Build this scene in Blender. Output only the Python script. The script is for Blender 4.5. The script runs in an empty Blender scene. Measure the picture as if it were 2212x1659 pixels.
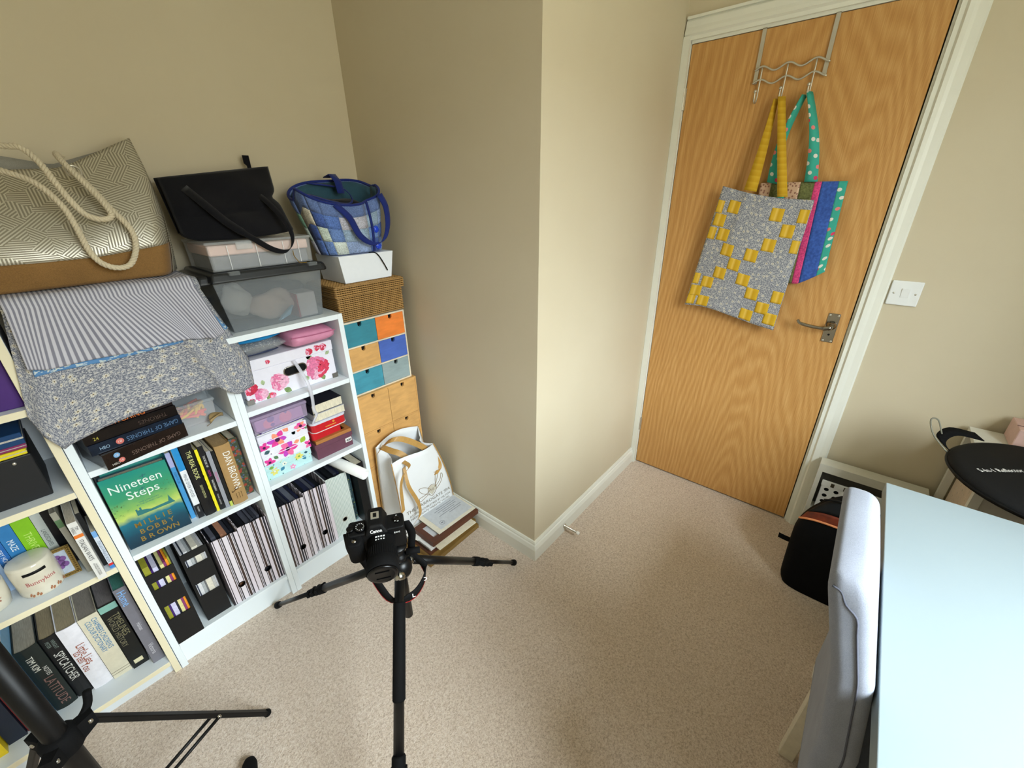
import bpy, bmesh, math, random
from mathutils import Matrix, Vector
random.seed(7)
PI = math.pi
scene = bpy.context.scene
col = scene.collection

# ------------------------------------------------------------------ camera
YAW, PITCH, ROLL = math.radians(40.234), math.radians(24.606), math.radians(-0.68)
cam_d = bpy.data.cameras.new('camera'); cam = bpy.data.objects.new('camera', cam_d); col.objects.link(cam)
fw = Vector((math.cos(YAW)*math.cos(PITCH), math.sin(YAW)*math.cos(PITCH), -math.sin(PITCH)))
rt = fw.cross(Vector((0, 0, 1))).normalized(); up = rt.cross(fw)
r2 = math.cos(ROLL)*rt + math.sin(ROLL)*up; u2 = -math.sin(ROLL)*rt + math.cos(ROLL)*up
mw = Matrix((( r2.x, u2.x, -fw.x, -2.0388), (r2.y, u2.y, -fw.y, -0.7679), (r2.z, u2.z, -fw.z, 1.4516), (0, 0, 0, 1)))
cam.matrix_world = mw
cam_d.sensor_width = 36.0; cam_d.lens = 897.05/2212*36.0; cam_d.clip_start = 0.02
scene.camera = cam

# ------------------------------------------------------------------ daylight: overcast sky through the window behind the desk
world = bpy.data.worlds.new('world'); scene.world = world; world.use_nodes = True
wn = world.node_tree; wn.nodes.clear()
w_out = wn.nodes.new('ShaderNodeOutputWorld'); w_bg = wn.nodes.new('ShaderNodeBackground')
w_tc = wn.nodes.new('ShaderNodeTexCoord'); w_sp = wn.nodes.new('ShaderNodeSeparateXYZ'); w_rp = wn.nodes.new('ShaderNodeValToRGB')
wn.links.new(w_tc.outputs['Generated'], w_sp.inputs[0]); wn.links.new(w_sp.outputs['Z'], w_rp.inputs[0])
for i_, (p_, c_) in enumerate(((0.0, (0.13, 0.13, 0.10)), (0.16, (0.17, 0.165, 0.15)), (0.22, (0.42, 0.47, 0.50)), (0.6, (0.76, 0.86, 0.90)), (1.0, (0.88, 0.98, 1.0)))):   # gardens, houses opposite, overcast sky brighter overhead
    e_ = w_rp.color_ramp.elements[i_] if i_ < 2 else w_rp.color_ramp.elements.new(p_)
    e_.position = p_; e_.color = c_ + (1,)
wn.links.new(w_rp.outputs[0], w_bg.inputs['Color']); wn.links.new(w_bg.outputs[0], w_out.inputs[0])
w_bg.inputs['Strength'].default_value = 44.5
WIN = (-2.10, -0.98, 0.96, 2.26)          # window opening in the wall behind the desk: x0 x1 z0 z1
WALL_Y0 = -1.76
pl = bpy.data.lights.new('window_portal', 'AREA'); pl.shape = 'RECTANGLE'; pl.size = WIN[1]-WIN[0]; pl.size_y = WIN[3]-WIN[2]
pl.cycles.is_portal = True
plo = bpy.data.objects.new('window_portal', pl); col.objects.link(plo)
plo.location = ((WIN[0]+WIN[1])/2, WALL_Y0-0.12, (WIN[2]+WIN[3])/2); plo.rotation_euler = (PI/2, 0, 0)   # -Z of the lamp looks into the room (+Y)
scene.view_settings.view_transform = 'Standard'; scene.view_settings.look = 'None'
scene.view_settings.exposure = 0.0; scene.view_settings.gamma = 1.0; scene.view_settings.use_curve_mapping = False
scene.cycles.max_bounces = 6; scene.cycles.diffuse_bounces = 4; scene.cycles.glossy_bounces = 2; scene.cycles.transmission_bounces = 2; scene.cycles.transparent_max_bounces = 10
scene.cycles.use_adaptive_sampling = True; scene.cycles.adaptive_threshold = 0.04

# ------------------------------------------------------------------ helpers
def lin(c):
    return tuple(((x/255.0)/12.92 if x/255.0 <= 0.04045 else ((x/255.0+0.055)/1.055)**2.4) for x in c) + (1.0,)
class NT:
    def __init__(s, m): s.m = m; s.t = m.node_tree
    def n(s, typ, ins=None, **props):
        nd = s.t.nodes.new('ShaderNode'+typ)
        for k, v in props.items(): setattr(nd, k, v)
        for k, v in (ins or {}).items():
            sk = nd.inputs[k]
            if hasattr(v, 'is_output'): s.t.links.new(v, sk)
            else: sk.default_value = v
        return nd
    def ramp(s, fac, stops, interp='LINEAR'):
        r = s.t.nodes.new('ShaderNodeValToRGB'); r.color_ramp.interpolation = interp
        e = r.color_ramp.elements
        while len(e) < len(stops): e.new(0.5)
        for i, (p, c) in enumerate(stops): e[i].position = p; e[i].color = c
        s.t.links.new(fac, r.inputs[0]); return r.outputs[0]
    def mix(s, fac, a, b, mode='MIX'):
        nd = s.t.nodes.new('ShaderNodeMix'); nd.data_type = 'RGBA'; nd.blend_type = mode
        for k, v in ((0, fac), (6, a), (7, b)):
            if hasattr(v, 'is_output'): s.t.links.new(v, nd.inputs[k])
            else: nd.inputs[k].default_value = v
        return nd.outputs[2]
    def math(s, op, a, b=0.0, c=0.0):
        nd = s.t.nodes.new('ShaderNodeMath'); nd.operation = op
        for i, v in enumerate((a, b, c)):
            if hasattr(v, 'is_output'): s.t.links.new(v, nd.inputs[i])
            else: nd.inputs[i].default_value = v
        return nd.outputs[0]
    def coord(s, kind='Object', scale=(1, 1, 1), rot=(0, 0, 0)):
        tc = s.n('TexCoord'); mp = s.n('Mapping', {'Vector': tc.outputs[kind], 'Scale': scale, 'Rotation': rot}); return mp.outputs[0]
    def noise(s, vec, scale, detail=3.0, rough=0.55, out=0):
        return s.n('TexNoise', {'Vector': vec, 'Scale': scale, 'Detail': detail, 'Roughness': rough}).outputs[out]
    def bump(s, h, strength=0.2, dist=0.001):
        return s.n('Bump', {'Height': h, 'Strength': strength, 'Distance': dist}).outputs[0]
def mat_new(name):
    m = bpy.data.materials.new(name); m.use_nodes = True
    b = m.node_tree.nodes['Principled BSDF']; return m, NT(m), b
MATS = {}
def pm(rgb, rough=0.55, metal=0.0, var=0.06, vscale=60.0, bump=0.0, bscale=300.0, spec=0.4, coat=0.0, key=None):
    """plain painted / dyed / metal surface with a little procedural unevenness"""
    k = (rgb, rough, metal, var, vscale, bump, bscale, spec, coat)
    if k in MATS: return MATS[k]
    m, t, b = mat_new('paint_%d_%d_%d' % rgb)
    c = lin(rgb); v = t.coord('Object')
    nz = t.noise(v, vscale)
    lo = tuple(x*(1-var) for x in c[:3])+(1,); hi = tuple(min(1, x*(1+var)) for x in c[:3])+(1,)
    t.t.links.new(t.ramp(nz, [(0.3, lo), (0.7, hi)]), b.inputs['Base Color'])
    b.inputs['Roughness'].default_value = rough; b.inputs['Metallic'].default_value = metal
    b.inputs['Specular IOR Level'].default_value = spec; b.inputs['Coat Weight'].default_value = coat
    if bump: t.t.links.new(t.bump(t.noise(v, bscale, 2.0), bump, 0.002), b.inputs['Normal'])
    MATS[k] = m; return m
def cloth(rgb, rough=0.9, weave=900.0, var=0.15, bump=0.4):
    """plain woven fabric"""
    k = ('cloth', rgb, rough, weave, var)
    if k in MATS: return MATS[k]
    m, t, b = mat_new('cloth_%d_%d_%d' % rgb); c = lin(rgb); v = t.coord('Object')
    nz = t.math('ADD', t.math('MULTIPLY', t.noise(v, weave, 1.0), 0.6), t.math('MULTIPLY', t.noise(v, 18.0, 3.0), 0.4))
    lo = tuple(x*(1-var) for x in c[:3])+(1,); hi = tuple(min(1, x*(1+var)) for x in c[:3])+(1,)
    t.t.links.new(t.ramp(nz, [(0.35, lo), (0.65, hi)]), b.inputs['Base Color'])
    b.inputs['Roughness'].default_value = rough; b.inputs['Specular IOR Level'].default_value = 0.15; b.inputs['Sheen Weight'].default_value = 0.1
    t.t.links.new(t.bump(nz, bump, 0.001), b.inputs['Normal'])
    MATS[k] = m; return m

WM = {}                                     # world translation of every object built here
class MB:
    """collects geometry in world coordinates (through the current transform T) for ONE mesh object"""
    def __init__(s, T=None): s.v = []; s.f = []; s.mi = []; s.uv = []; s.T = T or Matrix.Identity(4); s.has_uv = False
    def add(s, vs, fs, mi=0, uvs=None):
        o = len(s.v); s.v.extend([s.T @ Vector(p) for p in vs])
        for f in fs:
            s.f.append(tuple(o+i for i in f)); s.mi.append(mi)
            if uvs: s.uv.extend([uvs[i] for i in f]); s.has_uv = True
            else: s.uv.extend([(0, 0)]*len(f))
        return s
    def box(s, lo, hi, mi=0, fm=None):
        x0, y0, z0 = lo; x1, y1, z1 = hi
        vs = [(x0,y0,z0),(x1,y0,z0),(x1,y1,z0),(x0,y1,z0),(x0,y0,z1),(x1,y0,z1),(x1,y1,z1),(x0,y1,z1)]
        fs = {'b':(0,3,2,1),'t':(4,5,6,7),'f':(0,1,5,4),'r':(1,2,6,5),'k':(2,3,7,6),'l':(3,0,4,7)}
        for k, f in fs.items(): s.add([vs[i] for i in f], [(0,1,2,3)], (fm or {}).get(k, mi))
        return s.weld()
    def weld(s): return s
    def hexa(s, b, t, mi=0):
        """8 corners: bottom loop b (4, ccw from above) and top loop t"""
        vs = list(b)+list(t); s.add(vs, [(3,2,1,0),(4,5,6,7),(0,1,5,4),(1,2,6,5),(2,3,7,6),(3,0,4,7)], mi); return s
    def prism(s, poly, z0, z1, mi=0, axis='z'):
        n = len(poly)
        mp = {'z': lambda p, h: (p[0], p[1], h), 'y': lambda p, h: (p[0], h, p[1]), 'x': lambda p, h: (h, p[0], p[1])}[axis]
        vs = [mp(p, z0) for p in poly]+[mp(p, z1) for p in poly]
        fs = [tuple(range(n-1, -1, -1)), tuple(range(n, 2*n))]+[(i, (i+1) % n, n+(i+1) % n, n+i) for i in range(n)]
        s.add(vs, fs, mi); return s
    def tube(s, pts, r, n=8, mi=0, cap=True, closed=False):
        pts = [Vector(p) for p in pts]; m = len(pts); rs = r if isinstance(r, (list, tuple)) else [r]*m
        vs = []; prev = None
        for i, p in enumerate(pts):
            a = pts[(i-1) % m] if (closed or i > 0) else p; b = pts[(i+1) % m] if (closed or i < m-1) else p
            t = (b-a).normalized() if (b-a).length > 1e-9 else Vector((0, 0, 1))
            if prev is None:
                x = t.cross(Vector((0.31, 0.17, 0.93)));
                if x.length < 1e-3: x = t.cross(Vector((1, 0, 0)))
                x.normalize()
            else: x = (prev - t*prev.dot(t)).normalized()
            prev = x; y = t.cross(x)
            for k in range(n):
                an = 2*PI*k/n; vs.append(tuple(p+(x*math.cos(an)+y*math.sin(an))*rs[i]))
        fs = []
        for i in range(m if closed else m-1):
            j = (i+1) % m
            for k in range(n): fs.append((i*n+k, i*n+(k+1) % n, j*n+(k+1) % n, j*n+k))
        if cap and not closed: fs.append(tuple(range(n-1, -1, -1))); fs.append(tuple((m-1)*n+k for k in range(n)))
        s.add(vs, fs, mi); return s
    def cyl(s, a, b, r, n=16, mi=0, r1=None): return s.tube([a, b], [r, r if r1 is None else r1], n, mi)
    def lathe(s, c, prof, n=20, mi=0, axis='z'):
        """profile [(radius, height)] turned around an axis through c"""
        vs = []
        for (r, h) in prof:
            for k in range(n):
                an = 2*PI*k/n; q = (r*math.cos(an), r*math.sin(an), h)
                if axis == 'y': q = (q[0], q[2], -q[1])
                if axis == 'x': q = (q[2], q[1], -q[0])
                vs.append((c[0]+q[0], c[1]+q[1], c[2]+q[2]))
        m = len(prof); fs = [(i*n+k, i*n+(k+1) % n, (i+1)*n+(k+1) % n, (i+1)*n+k) for i in range(m-1) for k in range(n)]
        fs.append(tuple(range(n-1, -1, -1))); fs.append(tuple((m-1)*n+k for k in range(n)))
        s.add(vs, fs, mi); return s
    def ball(s, c, r, n=12, mi=0, sc=(1, 1, 1)):
        vs = []; fs = []; h = n//2
        for i in range(h+1):
            th = PI*i/h
            for k in range(n):
                ph = 2*PI*k/n; vs.append((c[0]+r*sc[0]*math.sin(th)*math.cos(ph), c[1]+r*sc[1]*math.sin(th)*math.sin(ph), c[2]-r*sc[2]*math.cos(th)))
        for i in range(h):
            for k in range(n): fs.append((i*n+k, i*n+(k+1) % n, (i+1)*n+(k+1) % n, (i+1)*n+k))
        s.add(vs, fs, mi); return s
    def grid(s, fn, nu, nv, mi=0, uvsize=(1, 1), flip=False):
        vs = []; uv = []
        for j in range(nv+1):
            for i in range(nu+1):
                u, v = i/nu, j/nv; vs.append(tuple(fn(u, v))); uv.append((u*uvsize[0], v*uvsize[1]))
        fs = []
        for j in range(nv):
            for i in range(nu):
                a = j*(nu+1)+i; f = (a, a+1, a+nu+2, a+nu+1); fs.append(f[::-1] if flip else f)
        s.add(vs, fs, mi, uv); return s
    def ribbon(s, pts, wid, thick=0.0015, mi=0):
        """flat strap along pts; wid = list of half-width vectors (or one)"""
        pts = [Vector(p) for p in pts]; m = len(pts); W = [Vector(w) for w in (wid if isinstance(wid, list) else [wid]*m)]
        vs = []
        for i, p in enumerate(pts):
            t = (pts[min(i+1, m-1)]-pts[max(i-1, 0)]).normalized(); w = W[i]; nrm = t.cross(w)
            nrm = nrm.normalized()*thick/2 if nrm.length > 1e-9 else Vector((0, 0, thick/2))
            vs += [tuple(p-w-nrm), tuple(p+w-nrm), tuple(p+w+nrm), tuple(p-w+nrm)]
        fs = [(3, 2, 1, 0), ((m-1)*4, (m-1)*4+1, (m-1)*4+2, (m-1)*4+3)]
        for i in range(m-1):
            for k in range(4): fs.append((i*4+k, i*4+(k+1) % 4, i*4+4+(k+1) % 4, i*4+4+k))
        uvs = []
        L = 0
        for i in range(m):
            if i: L += (pts[i]-pts[i-1]).length
            w = W[i].length; uvs += [(-w, L), (w, L), (w, L), (-w, L)]
        s.add(vs, fs, mi, uvs); return s
    def poly(s, pts, mi=0): s.add(pts, [tuple(range(len(pts)))], mi); return s
    def text(s, txt, o, ux, uy, h=None, w=None, mi=0, align='l', lift=0.0006, nsq=1.0, bold=0.0):
        """flat lettering: baseline starts at o, runs along ux, letters stand along uy"""
        vs, fs, W, H = text_geo(txt, bold)
        if h is None: h = w/W*H*nsq; sx = w/W
        else: sx = (w/W) if w else h/H*nsq
        sy = h/H; o = Vector(o); ux = Vector(ux).normalized(); uy = Vector(uy).normalized(); nr = ux.cross(uy)*lift
        dx = {'l': 0, 'c': -W*sx/2, 'r': -W*sx}[align]
        s.add([tuple(o+ux*(p[0]*sx+dx)+uy*(p[1]*sy)+nr) for p in vs], fs, mi); return s
    def build(s, name, mats, parent=None, smooth=False, origin=None, merge=True):
        if not isinstance(mats, (list, tuple)): mats = [mats]
        if parent is not None: off = WM[parent]
        elif origin is not None: off = Vector(origin)
        else:
            xs = [p.x for p in s.v]; ys = [p.y for p in s.v]; zs = [p.z for p in s.v]
            off = Vector(((min(xs)+max(xs))/2, (min(ys)+max(ys))/2, min(zs)))
        me = bpy.data.meshes.new(name); me.from_pydata([tuple(p-off) for p in s.v], [], s.f)
        for m in mats: me.materials.append(m)
        me.polygons.foreach_set('material_index', s.mi)
        if s.has_uv:
            ul = me.uv_layers.new(name='UVMap'); ul.data.foreach_set('uv', [x for t in s.uv for x in t])
        if merge or smooth:
            bm = bmesh.new(); bm.from_mesh(me)
            if merge: bmesh.ops.remove_doubles(bm, verts=bm.verts, dist=1e-6)
            bmesh.ops.recalc_face_normals(bm, faces=bm.faces); bm.to_mesh(me); bm.free()
        if smooth: me.polygons.foreach_set('use_smooth', [True]*len(me.polygons))
        ob = bpy.data.objects.new(name, me); col.objects.link(ob)
        if parent is None: ob.location = off; WM[ob] = off
        else: ob.parent = parent; WM[ob] = off
        return ob
_TG = {}
def text_geo(txt, bold=0.0):
    k = (txt, bold)
    if k in _TG: return _TG[k]
    cu = bpy.data.curves.new('lettering', 'FONT'); cu.body = txt; cu.size = 1.0; cu.resolution_u = 3; cu.offset = bold
    ob = bpy.data.objects.new('lettering', cu); col.objects.link(ob)
    dg = bpy.context.evaluated_depsgraph_get(); ev = ob.evaluated_get(dg); me = ev.to_mesh()
    vs = [tuple(v.co) for v in me.vertices]; fs = [tuple(p.vertices) for p in me.polygons]; ev.to_mesh_clear()
    bpy.data.objects.remove(ob); bpy.data.curves.remove(cu)
    x0 = min(v[0] for v in vs); x1 = max(v[0] for v in vs); y0 = min(v[1] for v in vs); y1 = max(v[1] for v in vs)
    vs = [(v[0]-x0, v[1]-max(y0, -0.25) if False else v[1], 0) for v in vs]
    _TG[k] = (vs, fs, x1-x0, 0.72); return _TG[k]
def tag(o, label, cat, group=None):
    o['label'] = label; o['category'] = cat
    if group: o['group'] = group
    return o
def thing(name, label, cat, loc, group=None):
    o = bpy.data.objects.new(name, None); col.objects.link(o); o.location = loc; o.empty_display_size = 0.05; WM[o] = Vector(loc)
    return tag(o, label, cat, group)
def struct(o): o['kind'] = 'structure'; return o
def bev(o, w=0.002, seg=2, angle=0.6):
    m = o.modifiers.new('bevel', 'BEVEL'); m.width = w; m.segments = seg; m.limit_method = 'ANGLE'; m.angle_limit = angle; return o
def solid(o, t=0.002, off=0.0):
    m = o.modifiers.new('solid', 'SOLIDIFY'); m.thickness = t; m.offset = off; return o
def subd(o, n=1):
    m = o.modifiers.new('subd', 'SUBSURF'); m.levels = n; m.render_levels = n; return o
def shade(o):
    o.data.polygons.foreach_set('use_smooth', [True]*len(o.data.polygons)); return o
def spline(pts, k=6, closed=False):
    """Catmull-Rom through pts"""
    P = [Vector(p) for p in pts]; n = len(P); out = []
    for i in range(n if closed else n-1):
        p0 = P[(i-1) % n] if (closed or i > 0) else P[0]*2-P[1]; p1 = P[i]; p2 = P[(i+1) % n]
        p3 = P[(i+2) % n] if (closed or i+2 < n) else P[n-1]*2-P[n-2]
        for j in range(k):
            t = j/k; out.append(0.5*((2*p1)+(p2-p0)*t+(2*p0-5*p1+4*p2-p3)*t*t+(3*p1-p0-3*p2+p3)*t**3))
    if not closed: out.append(P[-1])
    return out
def lerp(a, b, t): return a+(b-a)*t
def interp(xs, ys, x):
    if x <= xs[0]: return ys[0]
    for i in range(len(xs)-1):
        if x <= xs[i+1]: return lerp(ys[i], ys[i+1], (x-xs[i])/(xs[i+1]-xs[i]))
    return ys[-1]
def frame_T(o, x, y, z):
    """matrix with columns x y z at origin o"""
    x = Vector(x).normalized(); y = Vector(y).normalized(); z = Vector(z).normalized(); o = Vector(o)
    return Matrix(((x.x, y.x, z.x, o.x), (x.y, y.y, z.y, o.y), (x.z, y.z, z.z, o.z), (0, 0, 0, 1)))
def Tz(loc, ang=0.0, tilt=None):
    M = Matrix.Translation(loc) @ Matrix.Rotation(ang, 4, 'Z')
    if tilt: M = M @ Matrix.Rotation(tilt[1], 4, tilt[0])
    return M

# ================================================================== materials of the room
def m_wall():
    m, t, b = mat_new('magnolia_emulsion'); v = t.coord('Object')
    t.t.links.new(t.ramp(t.noise(v, 2.2, 4), [(0.3, lin((206, 194, 168))), (0.7, lin((210, 199, 174)))]), b.inputs['Base Color'])
    b.inputs['Roughness'].default_value = 0.75; b.inputs['Specular IOR Level'].default_value = 0.25
    t.t.links.new(t.bump(t.noise(v, 420, 3), 0.10, 0.001), b.inputs['Normal']); return m
def m_carpet():
    m, t, b = mat_new('beige_carpet'); v = t.coord('Object')
    fine = t.noise(v, 330, 3, 0.7); mid = t.noise(v, 140, 2); big = t.noise(v, 3.2, 3)
    f = t.math('ADD', t.math('MULTIPLY', fine, 0.65), t.math('MULTIPLY', mid, 0.35))
    c = t.ramp(f, [(0.36, lin((180, 160, 142))), (0.5, lin((228, 210, 194))), (0.64, lin((250, 238, 226)))])
    c2 = t.mix(t.math('MULTIPLY', big, 0.35), c, lin((198, 177, 154)), 'MIX')
    t.t.links.new(c2, b.inputs['Base Color']); b.inputs['Roughness'].default_value = 1.0; b.inputs['Specular IOR Level'].default_value = 0.05
    b.inputs['Sheen Weight'].default_value = 0.15
    t.t.links.new(t.bump(f, 0.9, 0.006), b.inputs['Normal']); return m
def m_oak():
    m, t, b = mat_new('oak_veneer'); v = t.coord('Object', (1, 1, 0.16))
    warp = t.noise(v, 3.0, 2, 0.5, out=1)
    v2 = t.n('Mix', {0: 0.16, 4: v, 5: warp}, data_type='VECTOR').outputs[1]
    wv = t.n('TexWave', {'Vector': v2, 'Scale': 22.0, 'Distortion': 6.0, 'Detail': 3.0, 'Detail Scale': 0.8}, wave_type='RINGS', rings_direction='X').outputs[1]
    v3 = t.coord('Object', (1, 1, 0.02)); gr = t.noise(v3, 420, 3, 0.6)
    f = t.math('ADD', t.math('MULTIPLY', wv, 0.20), t.math('MULTIPLY', gr, 0.80))
    c = t.ramp(f, [(0.25, lin((182, 130, 70))), (0.5, lin((198, 148, 86))), (0.75, lin((212, 166, 106)))])
    t.t.links.new(c, b.inputs['Base Color']); b.inputs['Roughness'].default_value = 0.42; b.inputs['Specular IOR Level'].default_value = 0.4
    t.t.links.new(t.bump(gr, 0.06, 0.001), b.inputs['Normal']); return m
M_WALL = m_wall(); M_CARPET = m_carpet(); M_OAK = m_oak()
M_GLOSS = pm((232, 232, 222), 0.35, var=0.02, vscale=8)
M_CEIL = pm((240, 238, 230), 0.9, var=0.01, vscale=3)
M_CHROME = pm((150, 146, 138), 0.16, 1.0, var=0.02)
M_SATIN = pm((206, 202, 190), 0.34, 0.75, var=0.03)
M_BLACK = pm((10, 10, 11), 0.5, var=0.1, spec=0.2)
M_BLACKG = pm((8, 8, 9), 0.25, var=0.1, spec=0.3)
M_WHITE = pm((236, 238, 238), 0.4, var=0.015, vscale=5)
M_WPAPER = pm((240, 240, 236), 0.75, var=0.02)

XC, YD, YB = -0.956, 0.0326, 0.992         # chimney-breast corner: wall_C face x, wall_D face y, bookcase wall face y
XL, ZC = -3.05, 2.42
def slab(name, lo, hi, m): return struct(MB().box(lo, hi).build(name, m))
slab('floor', (XL-0.1, WALL_Y0-0.2, -0.08), (0.25, YB+0.1, 0.0), M_CARPET)
slab('ceiling', (XL-0.1, WALL_Y0-0.2, ZC), (0.25, YB+0.1, ZC+0.06), M_CEIL)
slab('wall_back', (XL, YB, 0), (XC, YB+0.1, ZC), M_WALL)                 # behind the bookcases
# the boxed-in corner: its shaded side and its sunlit side are one block
struct(MB().box((XC, YD, 0), (0.10, YB+0.1, ZC)).build('wall_corner', M_WALL))
slab('wall_left', (XL-0.1, WALL_Y0-0.2, 0), (XL, YB+0.1, ZC), M_WALL)
w = MB()                                                                 # wall behind the camera with the window opening
w.box((XL, WALL_Y0-0.25, 0), (WIN[0], WALL_Y0, ZC)); w.box((WIN[1], WALL_Y0-0.25, 0), (0.1, WALL_Y0, ZC))
w.box((WIN[0], WALL_Y0-0.25, 0), (WIN[1], WALL_Y0, WIN[2])); w.box((WIN[0], WALL_Y0-0.25, WIN[3]), (WIN[1], WALL_Y0, ZC))
struct(w.build('wall_front', M_WALL, merge=False))
wf = MB(); yw = WALL_Y0-0.22
for (a, b_) in (((WIN[0], WIN[2]), (WIN[0]+0.05, WIN[3])), ((WIN[1]-0.05, WIN[2]), (WIN[1], WIN[3])), ((WIN[0], WIN[2]), (WIN[1], WIN[2]+0.05)), ((WIN[0], WIN[3]-0.05), (WIN[1], WIN[3])), (((WIN[0]+WIN[1])/2-0.03, WIN[2]), ((WIN[0]+WIN[1])/2+0.03, WIN[3]))):
    wf.box((a[0], yw, a[1]), (b_[0], yw+0.05, b_[1]))
win = struct(wf.build('window_1', M_GLOSS, merge=False))
MB().box((WIN[0]-0.03, WALL_Y0-0.22, WIN[2]-0.02), (WIN[1]+0.03, WALL_Y0+0.03, WIN[2])).build('window_sill', M_GLOSS, win)
# door wall, with the door opening
DW, DH = 0.762, 1.981
w = MB(); w.box((0.0, 0.03, 0), (0.1, YD, ZC)); w.box((0.0, -DW-0.03, DH+0.03), (0.1, 0.03, ZC)); w.box((0.0, WALL_Y0-0.2, 0), (0.1, -DW-0.03, ZC))
struct(w.build('wall_right', M_WALL, merge=False))
slab('wall_landing', (0.1, -DW-0.1, 0), (0.2, 0.1, ZC), M_WALL)

# skirting boards with a stepped ogee profile
def skirt(name, run, out):
    """run: list of (x, y) wall-face points, out: matching outward corner directions"""
    prof = [(0.0, 0.092), (0.006, 0.092), (0.009, 0.084), (0.009, 0.078), (0.013, 0.074), (0.017, 0.060), (0.018, 0.056), (0.018, 0.0), (0.0, 0.0)]
    mb = MB(); n = len(prof); vs = []
    for (p, d) in zip(run, out):
        for (o, z) in prof: vs.append((p[0]+d[0]*o, p[1]+d[1]*o, z))
    fs = [(i*n+k, i*n+(k+1) % n, (i+1)*n+(k+1) % n, (i+1)*n+k) for i in range(len(run)-1) for k in range(n)]
    fs += [tuple(range(n)), tuple((len(run)-1)*n+k for k in range(n))]
    mb.add(vs, fs); return struct(mb.build(name, M_GLOSS))
skirt('baseboard_corner', [(XC, YB), (XC, YD), (-0.020, YD)], [(-1, 0), (-1, -1), (0, -1)])
skirt('baseboard_back', [(XL, YB), (XC-0.02, YB)], [(0, -1), (0, -1)])
skirt('baseboard_right', [(0, -0.845), (0, WALL_Y0)], [(-1, 0), (-1, 0)])

# architrave and lining around the door
ap = [(0.0, 0.0), (0.0, 0.066), (0.010, 0.066), (0.014, 0.060), (0.016, 0.040), (0.019, 0.030), (0.021, 0.018), (0.013, 0.012), (0.013, 0.0)]   # (proud, outward)
def arch(name, pts, dirs):
    mb = MB(); n = len(ap); vs = []
    for p, d in zip(pts, dirs):
        for (o, s_) in ap: vs.append((-o, p[0]+d[0]*s_, p[1]+d[1]*s_))
    fs = [(i*n+k, i*n+(k+1) % n, (i+1)*n+(k+1) % n, (i+1)*n+k) for i in range(len(pts)-1) for k in range(n)]
    fs += [tuple(range(n)), tuple((len(pts)-1)*n+k for k in range(n))]
    mb.add(vs, fs); return mb
y_l, y_r, zt = 0.008, -DW-0.012, DH+0.012
mb = arch('trim', [(y_r, 0), (y_r, zt), (y_l+0.02, zt)], [(-1, 0), (-1, 1), (0, 1)])
trim = struct(mb.build('trim_1', M_GLOSS))
MB().box((-0.019, y_l-0.004, 0), (0.0, YD-0.001, zt+0.014)).build('narrow_architrave', M_GLOSS, trim)
lb = MB(); lb.box((-0.001, y_l-0.006, 0), (0.1, y_l+0.02, zt)); lb.box((-0.001, y_r-0.02, 0), (0.1, y_r+0.008, zt)); lb.box((-0.001, y_r, zt-0.010), (0.1, y_l, zt+0.02))
lb.build('door_lining', M_GLOSS, trim, merge=False)
cp = MB(); cp.box((-0.021, -0.62, zt+0.0662), (-0.0, 0.025, zt+0.075)); cp.build('head_strip', M_GLOSS, trim)

# the door
door = struct(bpy.data.objects.new('door_1', None)); col.objects.link(door); door.location = (0.02, -DW/2, 0.008); WM[door] = Vector((0.02, -DW/2, 0.008))
bev(MB().box((0.0, -DW, 0.008), (0.040, 0.0, DH)).build('door_leaf', M_OAK, door), 0.0015, 1)
hp = MB(); hp.box((-0.004, -0.731, 0.893), (0.0, -0.692, 1.010)); plate = bev(hp.build('handle_plate', M_CHROME, door), 0.0015, 2)
for yy in (-0.725, -0.698):
    for zz in (0.899, 1.003): MB().ball((-0.005, yy, zz), 0.0042, 10, sc=(0.5, 1, 1)).build('plate_screw', M_SATIN, plate, True)
lv = MB(); lv.lathe((-0.004, -0.7115, 0.962), [(0.017, 0.0), (0.017, -0.004), (0.011, -0.008), (0.010, -0.036)], 16, axis='x')
lv.tube(spline([(-0.036, -0.7115, 0.962), (-0.044, -0.706, 0.960), (-0.047, -0.690, 0.957), (-0.047, -0.660, 0.957), (-0.047, -0.625, 0.961), (-0.045, -0.607, 0.966), (-0.040, -0.600, 0.974)], 5), [0.011]*6+[0.009]*5+[0.0065]*12+[0.0055]*8, 12)
lv.build('lever_handle', M_CHROME, plate, True)
MB().lathe((-0.004, -0.7115, 0.925), [(0.004, 0.0), (0.004, -0.0015)], 10, axis='x').build('keyhole', M_BLACK, plate)
for zz in (0.22, 1.76):
    hb = MB(); hb.cyl((-0.008, 0.003, zz), (-0.008, 0.003, zz+0.076), 0.0045, 10); hb.box((-0.006, -0.004, zz), (0.002, 0.006, zz+0.076)); hb.build('hinge', M_SATIN, door)
MB().box((0.004, -DW-0.006, 0.90), (0.03, -DW-0.001, 0.99)).build('latch_plate', M_CHROME, door)

# light switch
sw = thing('light_switch', 'white single rocker light switch on the wall beside the door', 'light switch', (-0.004, -0.8875, 1.0705))
bev(MB().box((-0.009, -0.930, 1.0705), (0.0, -0.845, 1.156)).build('faceplate', M_WHITE, sw), 0.003, 2)
bev(MB().hexa([(-0.0095, -0.900, 1.098), (-0.009, -0.900, 1.098), (-0.009, -0.878, 1.098), (-0.0095, -0.878, 1.098)][::-1], [(-0.0135, -0.900, 1.130), (-0.009, -0.900, 1.130), (-0.009, -0.878, 1.130), (-0.0135, -0.878, 1.130)][::-1]).build('rocker', M_WHITE, sw), 0.0006, 1)
for yy in (-0.917, -0.858): MB().ball((-0.0092, yy, 1.113), 0.0035, 8, sc=(0.4, 1, 1)).build('screw', M_SATIN, sw, True)
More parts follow.
